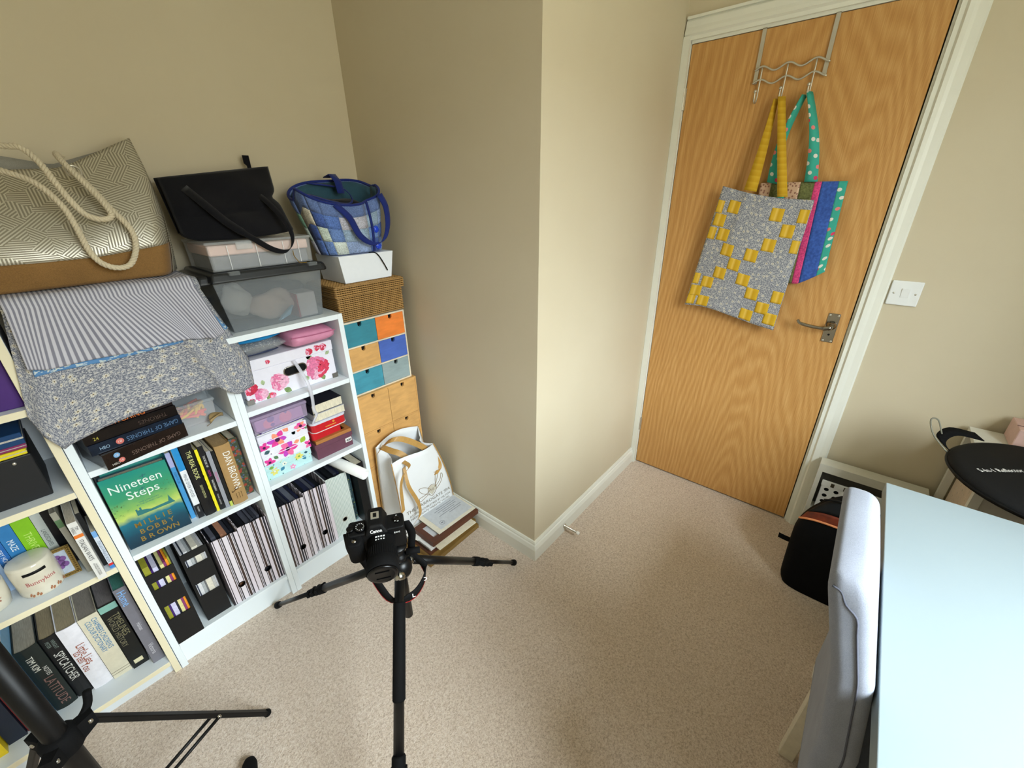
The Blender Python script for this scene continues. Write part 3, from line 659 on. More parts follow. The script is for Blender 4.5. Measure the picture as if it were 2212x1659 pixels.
wv = MB(); wv.box((-1.290, 0.704, 1.110), (-1.002, 0.905, 1.145)); wv.build('lid_core', pm((50, 34, 16), 0.9), wb)
wv = MB(); weave_band(wv, -1.296, -0.996, 0.698, 0.908, 1.108, 1.146, 5)
for j in range(22):
    yy = 0.704+j*0.0096; wv.tube([(-1.292+0.0062*i, yy, 1.1455+(0.0014 if (i+j) % 2 else -0.0010)) for i in range(48)], 0.0036, 5)
wv.build('woven_lid', M_WICK, wb, True, merge=False)
# white card box
wx = thing('card_box', 'plain white rectangular box between wicker basket and patchwork bag', 'box', (-1.14, 0.80, 1.150))
bev(MB().hexa([(-1.236, 0.722, 1.1505), (-1.032, 0.722, 1.1505), (-1.032, 0.89, 1.1505), (-1.236, 0.89, 1.1505)], [(-1.250, 0.716, 1.250), (-1.016, 0.716, 1.250), (-1.016, 0.89, 1.250), (-1.250, 0.89, 1.250)]).build('body', pm((240, 245, 252), 0.6, var=0.01), wx), 0.0015, 2)
MB().ribbon(spline([(-1.112, 0.735, 1.2512), (-1.100, 0.716, 1.2515), (-1.085, 0.712, 1.238), (-1.066, 0.712, 1.205), (-1.052, 0.714, 1.178)], 4), (0.0018, 0, 0.0010), 0.001).build('black_cord', M_BLACK, wx)

# patchwork bag
pb = thing('patchwork_bag', 'blue patchwork quilted bag with navy handles on the white box', 'bag', (-1.155, 0.80, 1.2505))
NAVY = cloth((34, 48, 120), weave=800); DENIM = cloth((104, 126, 178), weave=300, var=0.3); LINE = cloth((52, 84, 100))
pal = [(118, 142, 192), (196, 210, 200), (146, 166, 206), (216, 210, 192), (104, 132, 188), (160, 196, 200), (190, 190, 204), (74, 98, 164), (130, 176, 150), (206, 216, 212), (150, 172, 196), (92, 122, 190)]
pmats = [cloth(c, weave=260, var=0.35) for c in pal]
def ring(a, v):             # a angle 0..1 around, v height 0..1
    th = 2*PI*a; c, s_ = math.cos(th), math.sin(th)
    sq = lambda q: math.copysign(abs(q)**0.62, q)
    hw = lerp(0.118, 0.158, v); hd = lerp(0.072, 0.092, v)
    cx = lerp(-1.150, -1.168, v); cy = lerp(0.800, 0.806, v)
    zt = 1.462+0.040*s_*1.0+0.022*c; 
    if s_ < 0: zt = 1.462+0.042*s_+0.030*max(0, c)+0.018*max(0, -c)
    pinch = -0.030*math.exp(-((a-0.81)/0.035)**2)*v*v     # front fold by the button
    return Vector((cx+hw*sq(c), cy+hd*sq(s_)-pinch, lerp(1.2550, zt, v)))
NA, NV = 14, 4
for i in range(NA):
    for j in range(NV):
        a0, a1, v0, v1 = i/NA, (i+1)/NA, j/(NV), (j+1)/NV
        mt = DENIM if j == NV-1 else pmats[(i*5+j*7+(i*j) % 3) % len(pmats)]
        g = MB().grid(lambda u, v: ring(lerp(a0, a1, u), lerp(v0, v1, v))+Vector((0, 0, 0))+((ring(lerp(a0, a1, u), lerp(v0, v1, v))-Vector((-1.16, 0.80, lerp(1.25, 1.45, lerp(v0, v1, v)))))*0.018*math.sin(PI*u)*math.sin(PI*v)), 4, 4)
        solid(g.build('patch', mt, pb, True), 0.004)
solid(MB().grid(lambda u, v: ring(u, lerp(0.35, 0.99, v)).lerp(Vector((-1.165, 0.805, lerp(1.32, 1.46, v))), 0.07), 48, 6).build('lining', LINE, pb, True), 0.001)
solid(MB().grid(lambda u, v: ring(u, 0.0).lerp(Vector((-1.15, 0.80, 1.2550)), v), 32, 2).build('base', DENIM, pb, True), 0.002)
MB().tube([ring(i/64, 1.0) for i in range(64)], 0.0048, 8, closed=True).build('rim_binding', NAVY, pb, True)
bs = [ring(0.795+0.006*math.sin(3*i/10), i/10)+Vector((0.004, -0.006, 0)) for i in range(11)]
MB().ribbon(bs, (0.0045, 0, 0), 0.003).build('flap_binding', NAVY, pb, True)
hs = spline([ring(0.715, 0.99)+Vector((0, -0.006, 0)), Vector((-1.190, 0.700, 1.380)), Vector((-1.165, 0.692, 1.320)), Vector((-1.120, 0.688, 1.287)), Vector((-1.070, 0.690, 1.294)), Vector((-1.038, 0.696, 1.345)), Vector((-1.032, 0.702, 1.410)), Vector((-1.045, 0.710, 1.450)), ring(0.90, 0.97)+Vector((0, -0.006, 0))], 5)
MB().ribbon(hs, [Vector((0.011, 0.0, 0.004))]*len(hs), 0.003).build('handle', NAVY, pb, True)
hs = spline([ring(0.60, 0.99), Vector((-1.27, 0.80, 1.455)), Vector((-1.21, 0.775, 1.435)), Vector((-1.15, 0.765, 1.425)), Vector((-1.11, 0.80, 1.445)), Vector((-1.115, 0.86, 1.48)), ring(0.28, 1.0)], 5)
MB().ribbon(hs, [Vector((0.004, 0.011, 0.003))]*len(hs), 0.003).build('handle', NAVY, pb, True)
MB().ribbon([Vector((-1.145, 0.895, 1.515)), Vector((-1.135, 0.87, 1.525)), Vector((-1.13, 0.845, 1.50)), Vector((-1.13, 0.835, 1.46))], (0.014, 0, 0), 0.003).build('tab', NAVY, pb, True)
for z, dx in ((1.335, 0.0), (1.270, 0.004)):
    c = ring(0.83, (z-1.25)/0.20)+Vector((dx, -0.006, 0)); q = MB(); q.ball(tuple(c), 0.0105, 14, sc=(1, 0.45, 1))
    for k in range(8): a = 2*PI*k/8; q.ball((c.x+0.009*math.cos(a), c.y, c.z+0.009*math.sin(a)), 0.0045, 8, sc=(1, 0.5, 1))
    q.build('button', pm((24, 70, 214), 0.18, coat=0.5), pb, True)
blob('bag_content', cloth((28, 30, 34)), (-1.15, 0.82, 1.415), 0.07, (1.3, 0.8, 0.4), pb, 5)
bev(MB(Tz((-1.24, 0.765, 1.40), 0.5)).box((-0.010, -0.006, -0.01), (0.010, 0.006, 0.035)).build('bag_content', M_WPAPER, pb), 0.002, 1)

# ================================================================== books
PAGES = None
def m_pages(rgb=(214, 204, 180)):
    k = ('pages', rgb)
    if k in MATS: return MATS[k]
    m, t, b = mat_new('page_edges'); v = t.coord('Object', (1, 0.05, 0.05)); n = t.noise(v, 900, 2)
    c = lin(rgb); t.t.links.new(t.ramp(n, [(0.4, tuple(x*0.78 for x in c[:3])+(1,)), (0.6, c)]), b.inputs['Base Color']); b.inputs['Roughness'].default_value = 0.9
    MATS[k] = m; return m
WH = (236, 234, 228)
def book(label, w, h, d, T, cover, texts=(), bands=(), pages=(206, 196, 172), hard=True, rnd=0.0, gloss=0.4, group=None, name='book', cat='book', mat=None, extra=None):
    """upright book in its own frame: spine at y=0 facing -y, x 0..w thickness, z 0..h.  texts: (string, rgb, z from top, letter height, across 0..1, squeeze); bands: (z0, z1, rgb)"""
    M = mat or pm(cover, gloss, var=0.05)
    o = T @ Vector((w/2, d/2, 0)); t = thing(name, label, cat, o, group)
    lip = 0.003 if hard else 0.0; th = 0.0022 if hard else 0.0008
    mb = MB(T); n = 6
    arc = [(w*i/n, -rnd*math.sin(PI*i/n)) for i in range(n+1)]
    outer = [(0, d)]+arc+[(w, d)]; inner = [(w-th, d)]+[(max(th, min(w-th, p[0])), p[1]+th) for p in reversed(arc)]+[(th, d)]
    mb.prism(outer+inner, 0, h); c = mb.build('cover', M, t)
    pb_ = MB(T).box((th, th+0.0005 if not rnd else th*0.5, lip), (w-th, d-lip, h-lip-0.0004)); pb_.build('page_block', m_pages(pages), t)
    for (z0, z1, rgb) in bands:
        k = MB(T)
        for j in range(n):
            a, b_ = arc[j], arc[j+1]; k.add([(a[0], a[1]-0.0004, z0), (b_[0], b_[1]-0.0004, z0), (b_[0], b_[1]-0.0004, z1), (a[0], a[1]-0.0004, z1)], [(0, 1, 2, 3)])
        k.build('spine_band', pm(rgb, gloss, var=0.04), c)
    if texts:
        k = MB(T); ms = []
        for i, (s_, rgb, zt, lh, ac, sq) in enumerate(texts):
            ms.append(pm(rgb, 0.5, var=0.02)); yy = -rnd*math.sin(PI*ac)-0.0006
            k.text(s_, (w*ac-lh/2, yy, h-zt), (0, 0, -1), (1, 0, 0), h=lh, mi=i, nsq=sq, lift=0.0004)
        k.build('spine_lettering', ms, c, merge=False)
    if extra: extra(T, c)
    return t
def up(x, y, z, lean=0.0, yaw=0.0): return Matrix.Translation((x, y, z)) @ Matrix.Rotation(yaw, 4, 'Z') @ Matrix.Rotation(lean, 4, 'Y')

# ---- left bookcase, bottom shelf (left to right)
zb = 0.0585
book('yellow paperback at the far left end of the bottom shelf', 0.032, 0.20, 0.16, up(-2.500, 0.712, zb), (226, 196, 30), [('EZ', (30, 30, 30), 0.05, 0.012, 0.5, 1.0)], hard=False)
book('dark navy book beside the yellow paperback on the bottom shelf', 0.036, 0.235, 0.17, up(-2.466, 0.735, zb), (30, 38, 54))
book('dark red thin book behind the light stand pole on the bottom shelf', 0.022, 0.25, 0.17, up(-2.428, 0.742, zb), (110, 34, 34))
def setting_ex(T, c):
    k = MB(T); k.box((0.005, -0.0013, 0.075), (0.0065, -0.0005, 0.20)); k.box((0.0245, -0.0013, 0.075), (0.026, -0.0005, 0.20)); k.box((0.005, -0.0013, 0.075), (0.026, -0.0005, 0.0765)); k.box((0.005, -0.0013, 0.1985), (0.026, -0.0005, 0.20)); k.build('spine_frame', pm((60, 70, 90), 0.5), c, merge=False)
    MB(T).tube([(0.016+0.006*math.cos(a), -0.001, 0.285+0.006*math.sin(a)) for a in [PI*0.9+PI*1.2*i/10 for i in range(11)]], 0.0011, 6).build('spine_mark', pm((40, 60, 120), 0.5), c)
book('light blue and white paperback with framed spine title', 0.033, 0.315, 0.19, up(-2.404, 0.727, zb), (138, 190, 226), [('LETTING IN THE LIGHT', (50, 60, 84), 0.125, 0.0075, 0.55, 0.9), ('H', (50, 60, 110), 0.285, 0.012, 0.45, 1.2)], [(0.055, 0.235, (226, 226, 232))], hard=False, extra=setting_ex)
book('thick greenish-black hardback with white and reddish lettering beside the light blue book', 0.046, 0.262, 0.17, up(-2.369, 0.752, zb), (28, 36, 34), [('TIM KIM', (226, 226, 214), 0.03, 0.014, 0.42, 0.85), ('NOTES', (206, 206, 200), 0.085, 0.010, 0.72, 0.8), ('LATITUDE', (128, 96, 90), 0.125, 0.021, 0.6, 0.9)], rnd=0.006, pages=(168, 158, 140))
book('black hardback with one large silver title word, left of the white hardback', 0.038, 0.262, 0.17, up(-2.321, 0.755, zb), (20, 21, 23), [('PETER', (120, 132, 126), 0.014, 0.008, 0.32, 0.8), ('WRIGHT', (120, 132, 126), 0.014, 0.008, 0.60, 0.8), ('SPYCATCHER', (206, 206, 200), 0.065, 0.020, 0.5, 0.72)], rnd=0.007, pages=(150, 134, 104))
book('white hardback with rust-coloured handwritten title on the spine', 0.044, 0.266, 0.18, up(-2.285, 0.744, zb), (228, 226, 232), [('Little Lies', (150, 72, 40), 0.075, 0.020, 0.60, 0.78), ('to tell You', (150, 72, 40), 0.095, 0.018, 0.30, 0.80)], rnd=0.004, pages=(160, 146, 116), gloss=0.25)
book('cream children\'s colour dictionary with blue spine lettering', 0.044, 0.272, 0.185, up(-2.239, 0.735, zb), (214, 206, 182), [("CHAMBERS CHILDREN'S", (52, 128, 176), 0.015, 0.0125, 0.70, 0.72), ('COLOUR DICTIONARY', (52, 128, 176), 0.018, 0.0125, 0.36, 0.74)], [(0.016, 0.0175, (90, 80, 60)), (0.026, 0.0275, (90, 80, 60))], pages=(136, 128, 118))
def tl_ex(T, c): MB(T).box((0.008, -0.0012, 0.018), (0.030, -0.0005, 0.034)).build('spine_label', pm((214, 206, 170), 0.6), c)
book('black world history book with thin gold lettering and mint spine top', 0.040, 0.285, 0.20, up(-2.192, 0.728, zb), (20, 22, 20), [('TIMELINES', (128, 122, 92), 0.045, 0.0165, 0.68, 0.92), ('WORLD HISTORY', (122, 116, 92), 0.050, 0.0135, 0.28, 0.88)], [(0.258, 0.282, (130, 176, 164))], pages=(110, 104, 104), extra=tl_ex)
book('tall grey lifestyle book with pale blue Home lettering', 0.030, 0.335, 0.22, up(-2.146, 0.700, zb), (118, 116, 124), [('Home', (128, 178, 232), 0.012, 0.020, 0.5, 0.85), ('Habitat', (206, 204, 210), 0.15, 0.010, 0.5, 0.8), ('Victoria', (206, 204, 210), 0.25, 0.013, 0.5, 0.8)], [], pages=(60, 120, 108))

# ---- left bookcase, third shelf: upright paperbacks at the back
z3 = 0.4895
for (lb, x, w, h, c, tx, cc) in (
    ('pale blue paperback at the left of the row behind the money box', -2.330, 0.030, 0.203, (176, 200, 232), 'GODDESSES', (90, 110, 160)),
    ('narrow mid blue paperback between the pale blue and patterned ones', -2.299, 0.020, 0.200, (40, 104, 176), 'HURRY HOME', (222, 232, 240)),
    ('blue and white patterned paperback between two plain ones', -2.278, 0.028, 0.204, (50, 122, 180), 'MAZE', (226, 236, 240)),
    ('lime green paperback on the third shelf', -2.249, 0.034, 0.207, (132, 190, 34), 'THRIVE', (200, 230, 120)),
    ('pale grey thin paperback right of the lime green one', -2.214, 0.019, 0.198, (180, 184, 178), 'LANDSCAPES', (90, 96, 92)),
    ('black hardback right of the pale grey paperback', -2.194, 0.022, 0.196, (20, 20, 22), None, None)):
    book(lb, w, h, 0.145, up(x, 0.785, z3), c, [(tx, cc, 0.06, w*0.45, 0.5, 0.8)] if tx else [], hard=False)
book('worn grey hardback with green spine leaning against the others', 0.012, 0.215, 0.17, up(-2.1665, 0.705, z3+0.0002) @ Matrix.Rotation(-0.03, 4, 'Y'), (150, 146, 132), [], [(0.165, 0.19, (90, 120, 84))], pages=(150, 142, 128))
book('white Italian travel paperback with orange spine mark sticking out of the shelf', 0.018, 0.198, 0.13, up(-2.152, 0.648, z3), (222, 220, 214), [('TIM', (70, 66, 64), 0.014, 0.0065, 0.72, 0.8), ('PARKS', (70, 66, 64), 0.014, 0.0065, 0.30, 0.8), ('ITALIAN WAYS', (60, 56, 54), 0.058, 0.0095, 0.48, 0.82), ('ON AND OFF THE RAILS', (90, 86, 84), 0.145, 0.0032, 0.62, 0.8), ('FROM MILAN TO PALERMO', (90, 86, 84), 0.142, 0.0032, 0.40, 0.8)], [(0.148, 0.158, (226, 120, 44))], hard=False, pages=(186, 176, 158))
book('black paperback between the travel book and the phrase book', 0.010, 0.190, 0.14, up(-2.1335, 0.700, z3), (24, 26, 26), hard=False)
book('small white and blue Italian phrase book against the bookcase side', 0.0095, 0.135, 0.10, up(-2.1228, 0.672, z3), (212, 218, 226), [('ITALIAN PHRASE BOOK', (120, 132, 150), 0.035, 0.0062, 0.5, 0.86)], [(0.0, 0.010, (60, 130, 200)), (0.010, 0.018, (206, 50, 50)), (0.115, 0.135, (120, 170, 220))], hard=False)
# china money box and cup, small photo frame
def m_china():
    m, t, b = mat_new('cream_china'); b.inputs['Base Color'].default_value = lin((222, 214, 194)); b.inputs['Roughness'].default_value = 0.18; b.inputs['Coat Weight'].default_value = 0.4
    v = t.coord('Object'); t.t.links.new(t.ramp(t.noise(v, 20, 2), [(0.4, lin((216, 208, 188))), (0.6, lin((226, 219, 200)))]), b.inputs['Base Color']); return m
M_CHINA = m_china()
mbx = thing('money_box', 'cream china money box with red script and a coin slot', 'money box', (-2.252, 0.725, z3))
cm = Vector((-2.250, 0.732, z3)); prof = [(0.0, 0.0), (0.034, 0.0), (0.040, 0.004), (0.043, 0.012), (0.0435, 0.075), (0.0425, 0.096), (0.041, 0.102), (0.038, 0.1035), (0.0, 0.104)]
MB().lathe(tuple(cm), prof, 32).build('body', M_CHINA, mbx, True)
def on_cup(th, z, r=0.0441): return Vector((cm.x+r*math.cos(th), cm.y+r*math.sin(th), z3+z))
vd = math.atan2(-0.768-cm.y, -2.04-cm.x)                      # side of the cup turned to the room
sl = MB(); sl.grid(lambda u, v: on_cup(vd-0.55+1.0*u, 0.082+0.004*(v-0.5)*2), 12, 1); solid(sl.build('coin_slot', M_BLACK, mbx, True), 0.0008)
k = MB(); vs, fs, W_, H_ = text_geo('Bunnykins'); k.add([tuple(on_cup(vd-0.62+1.30*p[0]/W_, 0.046+0.013*p[1]/H_)) for p in vs], fs); k.build('lettering', pm((178, 84, 84), 0.4), mbx, merge=False)
k = MB()
for a in (-0.75, -0.45, 0.15, 0.5, 0.9):
    for q in range(4): k.grid(lambda u, v, a=a, q=q: on_cup(vd+a+0.05*q+0.07*u, 0.012+0.004*math.sin(q*2)+0.006*v), 2, 1)
k.build('printed_sprig', pm((168, 110, 74), 0.4), mbx, merge=False)
cup = thing('china_cup', 'cream china cup with brown flower print left of the money box', 'cup', (-2.345, 0.735, z3))
cc = Vector((-2.345, 0.742, z3)); MB().lathe(tuple(cc), [(0.0, 0.0), (0.030, 0.0), (0.036, 0.004), (0.041, 0.03), (0.043, 0.078), (0.040, 0.078), (0.036, 0.02), (0.0, 0.012)], 28).build('body', M_CHINA, cup, True)
k = MB()
for a in range(7):
    c0 = Vector((cc.x, cc.y, z3)); th = vd+0.35; 
    k.grid(lambda u, v, a=a: Vector((cc.x+0.0435*math.cos(th+0.22*(v)*math.cos(a*0.9)+0.05*(u-0.5)), cc.y+0.0435*math.sin(th+0.22*v*math.cos(a*0.9)+0.05*(u-0.5)), z3+0.042+0.012*v*math.sin(a*0.9)+0.002*(u-0.5))), 2, 3)
k.build('printed_flower', pm((150, 84, 60), 0.4), cup, merge=False)
MB().tube(spline([(cc.x-0.040, cc.y, z3+0.062), (cc.x-0.062, cc.y, z3+0.060), (cc.x-0.066, cc.y, z3+0.036), (cc.x-0.040, cc.y, z3+0.020)], 5), 0.004, 8).build('handle', M_CHINA, cup, True)
fr = thing('framed_photo', 'small ornate gold photo frame with purple picture on the third shelf', 'photo frame', (-2.198, 0.745, z3))
TF = frame_T((-2.228, 0.727, z3+0.003), (0.985, -0.05, 0.0), (0.05, 0.95, -0.28), (0.0, 0.25, 0.97))
fm_ = MB(TF); Wf, Hf, bw = 0.052, 0.088, 0.010
for (a, b_) in (((0, 0), (Wf, bw)), ((0, Hf-bw), (Wf, Hf)), ((0, bw), (bw, Hf-bw)), ((Wf-bw, bw), (Wf, Hf-bw))): fm_.box((a[0], -0.004, a[1]), (b_[0], 0.004, b_[1]))
for i in range(9):
    for z in (bw/2, Hf-bw/2): fm_.ball((Wf*(i+0.5)/9, -0.005, z), 0.0028, 6)
for i in range(14):
    for x in (bw/2, Wf-bw/2): fm_.ball((x, -0.005, Hf*(i+0.5)/14), 0.0028, 6)
fm_.build('frame', pm((150, 124, 70), 0.35, 0.8), fr, merge=False)
pic = MB(TF).box((bw, -0.001, bw), (Wf-bw, 0.002, Hf-bw)).build('picture', pm((170, 178, 190), 0.3, var=0.1), fr)
q = MB(TF)
for (x, z, r) in ((0.022, 0.062, 0.007), (0.030, 0.055, 0.008), (0.024, 0.045, 0.009), (0.031, 0.038, 0.008), (0.022, 0.033, 0.007)): q.poly([(x+r*math.cos(a), -0.0016, z+r*math.sin(a)) for a in [2*PI*i/10 for i in range(10)]])
q.build('picture_motif', pm((112, 70, 128), 0.4), pic, merge=False)

# ---- left bookcase, second shelf: black box and notebooks
z2 = 0.7575
kb = thing('document_box', 'black document box with a steel stud on the second shelf', 'box', (-2.23, 0.80, z2))
bev(MB().box((-2.325, 0.702, z2), (-2.146, 0.90, 0.882)).build('body', pm((26, 27, 29), 0.5), kb), 0.003, 2)
MB().ball((-2.178, 0.7012, 0.868), 0.004, 10, sc=(1, 0.5, 1)).build('stud', M_SATIN, kb, True)
zq = 0.8825
for (lb, h, c, dx, dy) in (('yellow notebook lying on the black document box', 0.014, (226, 206, 36), 0.0, 0.0), ('magenta notebook between the yellow and blue ones', 0.012, (132, 44, 92), 0.004, 0.004), ('dark blue notebook at the top of the pile on the black box', 0.030, (20, 62, 106), 0.006, 0.002)):
    t = thing('notebook', lb, 'notebook', (-2.23, 0.80, zq), 'notebooks on the black box')
    bev(MB().box((-2.33, 0.705+dy, zq), (-2.150+dx, 0.88, zq+h)).build('cover', pm(c, 0.4), t), 0.001, 1)
    MB().box((-2.331, 0.7045+dy, zq+h*0.45), (-2.1495+dx, 0.875, zq+h*0.6)).build('page_block', m_pages((190, 186, 176)), t); zq += h+0.0003
# ---- left bookcase, upper shelf: purple box
pu = thing('box_file', 'purple box file on the shelf beside the draped fabric', 'box file', (-2.20, 0.80, 1.0025))
bev(MB().box((-2.30, 0.692, 1.0025), (-2.113, 0.92, 1.232)).build('body', pm((70, 34, 112), 0.45, var=0.15, vscale=15), pu), 0.003, 2)
bev(MB().box((-2.19, 0.6905, 1.10), (-2.135, 0.692, 1.20)).build('spine_label', pm((150, 120, 170), 0.5, var=0.2), pu), 0.0005, 1)

# ================================================================== middle bookcase
# ---- middle shelf: novels and manuals
zs = 0.4975
def novel(label, x0, y0, w, h, d, lean, cover_mat, deco=None, back=(20, 52, 66)):
    """book standing face-out, leaning back"""
    T = Matrix.Translation((x0, y0, zs+d*math.sin(lean)+0.0003)) @ Matrix.Rotation(0.05*0-0.06, 4, 'Z') @ Matrix.Rotation(-lean, 4, 'X')
    t = thing('novel', label, 'book', T @ Vector((w/2, d/2, 0)))
    c = MB(T).box((0, 0, 0), (w, 0.0022, h)).box((0, d-0.0022, 0), (w, d, h), 1).box((0, 0.0022, 0), (0.0022, d-0.0022, h), 1).build('cover', [cover_mat, pm(back, 0.3)], t, merge=False)
    MB(T).box((0.0025, 0.0024, 0.003), (w-0.004, d-0.0024, h-0.003)).build('page_block', m_pages(), t)
    if deco: deco(T, c, w, h)
    return t
def m_nineteen():
    m, t, b = mat_new('sunset_cover'); tc = t.n('TexCoord'); z = t.n('SeparateXYZ', {0: tc.outputs['Generated']}).outputs[2]
    n = t.noise(tc.outputs['Object'], 26, 4); f = t.math('ADD', z, t.math('MULTIPLY', t.math('SUBTRACT', n, 0.5), 0.16))
    c = t.ramp(f, [(0.0, lin((10, 44, 62))), (0.18, lin((16, 66, 86))), (0.36, lin((24, 110, 130))), (0.44, lin((190, 206, 104))), (0.52, lin((140, 184, 92))), (0.68, lin((60, 150, 106))), (1.0, lin((26, 140, 124)))])
    t.t.links.new(c, b.inputs['Base Color']); b.inputs['Roughness'].default_value = 0.28; return m
def nin_deco(T, c, w, h):
    k = MB(T); ux, uy = (1, 0, 0), (0, 0, 1); G = pm((190, 160, 84), 0.28, 0.85); Wt = pm((226, 234, 228), 0.5); Dk = pm((40, 112, 112), 0.5); Lf = pm((72, 96, 44), 0.5)
    k.text('Nineteen', (w/2-0.004, 0, h*0.785), ux, uy, w=0.118, h=0.026, align='c', mi=0); k.text('Steps', (w*0.52, 0, h*0.645), ux, uy, w=0.074, h=0.026, align='c', mi=0)
    k.text('ONE LOVE STORY', (w*0.55, 0, h*0.56), ux, uy, h=0.0042, align='c', mi=2); k.text('IN THE DARKEST DAYS', (w*0.55, 0, h*0.53), ux, uy, h=0.0042, align='c', mi=2)
    for s_, z, ww in (('MILLIE', 0.255, 0.092), ('BOBBY', 0.150, 0.088), ('BROWN', 0.048, 0.100)):
        n = len(s_)
        for i, ch in enumerate(s_): k.text(ch, (w*0.5-ww/2+ww*(i+0.5)/n, 0, h*z), ux, uy, h=0.0155, align='c', mi=1, bold=0.012)
    for (x, z) in ((0.60, 0.885), (0.52, 0.725)):                                             # little aeroplanes
        k.poly([(w*x-0.008, -0.0006, h*z), (w*x+0.008, -0.0006, h*z+0.003), (w*x+0.008, -0.0006, h*z+0.005), (w*x-0.008, -0.0006, h*z+0.0015)], 2); k.poly([(w*x-0.002, -0.0006, h*z-0.003), (w*x+0.001, -0.0006, h*z-0.003), (w*x+0.003, -0.0006, h*z+0.007), (w*x, -0.0006, h*z+0.007)], 2)
    rr = random.Random(4)
    for (cx, cz, sp) in ((0.90, 0.68, 0.022), (0.12, 0.53, 0.020)):                            # leafy sprays
        for _ in range(26):
            x = w*cx+rr.uniform(-sp, sp)*0.8; z = h*cz+rr.uniform(-sp, sp); a = rr.uniform(0, PI); r = 0.0045
            if not (0.002 < x < w-0.004): continue
            k.poly([(x, -0.0006, z), (x+r*math.cos(a)*0.6-0.001, -0.0006, z+r*math.sin(a)*0.5), (x+r*math.cos(a)*1.2, -0.0006, z+r*math.sin(a)*1.2), (x+r*math.cos(a)*0.6+0.001, -0.0006, z+r*math.sin(a)*0.9)], 3)
    sky = [(0.30, 0.40), (0.30, 0.49), (0.33, 0.49), (0.33, 0.47), (0.36, 0.47), (0.36, 0.50), (0.39, 0.50), (0.39, 0.46), (0.46, 0.45), (0.52, 0.43), (0.80, 0.44), (0.82, 0.49), (0.83, 0.53), (0.845, 0.49), (0.87, 0.44), (0.90, 0.40)]
    k.poly([(w*p[0], -0.0005, h*p[1]) for p in reversed(sky)], 2)
    k.build('cover_print', [Wt, G, Dk, Lf], c, merge=False)
novel('green novel standing face-out with white title and gold author lettering', -2.070, 0.694, 0.152, 0.232, 0.034, 0.14, m_nineteen(), nin_deco)
novel('teal hardback standing behind the face-out novel', -2.060, 0.756, 0.150, 0.243, 0.030, 0.12, pm((60, 150, 140), 0.35), back=(60, 150, 140))
book('dark grey hardback at the back of the middle shelf', 0.034, 0.252, 0.11, up(-2.02, 0.815, zs), (88, 84, 96)); book('charcoal hardback beside the dark grey one at the back', 0.032, 0.248, 0.11, up(-1.984, 0.815, zs), (60, 58, 66))
def ragged(T, c, w, h, rgb):
    rr = random.Random(9); k = MB(T); n = 34
    for i in range(n): z = h*i/n; k.box((-0.0012*rr.random(), -0.0012, z), (w*0.5+w*0.45*rr.random(), -0.0004, z+h/n*0.98))
    k.build('worn_edge', pm(rgb, 0.5), c, merge=False)
def lean_up(x, y, w, d): return up(x, y, zs)
book('thin blue paperback right of the face-out novel', 0.012, 0.252, 0.19, up(-1.912, 0.716, zs), (70, 150, 206), [('CODE FOR LIFE', (40, 80, 140), 0.07, 0.005, 0.5, 0.9)], [(0.20, 0.252, (168, 172, 214))], hard=False)
book('workbook with blue, white and black spine bands beside the thin blue paperback', 0.0165, 0.266, 0.20, up(-1.8965, 0.700, zs), (232, 234, 236), [('MIND OVER MOOD', (110, 116, 124), 0.095, 0.0085, 0.5, 0.85), ('PADESKY', (220, 220, 220), 0.222, 0.004, 0.5, 0.9)], [(0.0, 0.052, (26, 28, 32)), (0.185, 0.266, (36, 140, 206))], hard=False, pages=(236, 236, 230))
book('thick black songbook with pale yellow spine lettering', 0.030, 0.268, 0.21, up(-1.8775, 0.694, zs), (18, 18, 20), [('THE REAL BOOK', (222, 222, 150), 0.022, 0.0125, 0.55, 0.80), ('SIXTH EDITION', (200, 200, 140), 0.150, 0.0065, 0.55, 0.8)], hard=False, pages=(60, 54, 44), rnd=0.003)
book('thin yellow paperback with ragged spine between the black books', 0.0075, 0.240, 0.19, up(-1.845, 0.693, zs), (236, 222, 40), [], hard=False, extra=lambda T, c: ragged(T, c, 0.0075, 0.238, (238, 224, 36)))
book('black photography paperback with white and pink spine letters', 0.0145, 0.248, 0.19, up(-1.8365, 0.690, zs), (22, 22, 26), [('THE BOOK OF', (226, 226, 220), 0.035, 0.006, 0.55, 0.8), ('DIGITAL', (190, 60, 140), 0.090, 0.006, 0.5, 0.8), ('PHOTOGRAPHY', (226, 226, 220), 0.128, 0.0055, 0.5, 0.8), ('MICHAEL LANGFORD', (210, 210, 206), 0.185, 0.004, 0.5, 0.8)], hard=False)
book('thin grey magazine with pink spine lettering', 0.011, 0.224, 0.19, up(-1.8205, 0.686, zs), (150, 152, 160), [('FREELANCE', (210, 90, 150), 0.08, 0.006, 0.5, 0.9)], hard=False)
book('thin black magazine left of the thick brown thriller', 0.008, 0.220, 0.19, up(-1.808, 0.684, zs), (24, 26, 26), [], [(0.0, 0.02, (190, 200, 90))], hard=False)
def key_ex(T, c):
    k = MB(T); k.tube([(0.021+0.005*math.cos(a), -0.0068, 0.062+0.005*math.sin(a)) for a in [2*PI*i/14 for i in range(14)]], 0.0011, 5, closed=True); k.tube([(0.018, -0.0068, 0.058), (0.006, -0.005, 0.050)], 0.0011, 5); k.tube([(0.008, -0.0055, 0.0515), (0.006, -0.005, 0.056)], 0.001, 5)
    for x_ in (0.014, 0.022, 0.029):
        for z_ in (0.022, 0.028, 0.034, 0.040): k.box((x_, -0.0074, z_), (x_+0.0012, -0.0066, z_+0.004))
    k.build('spine_emblem', pm((84, 56, 24), 0.5), c, merge=False)
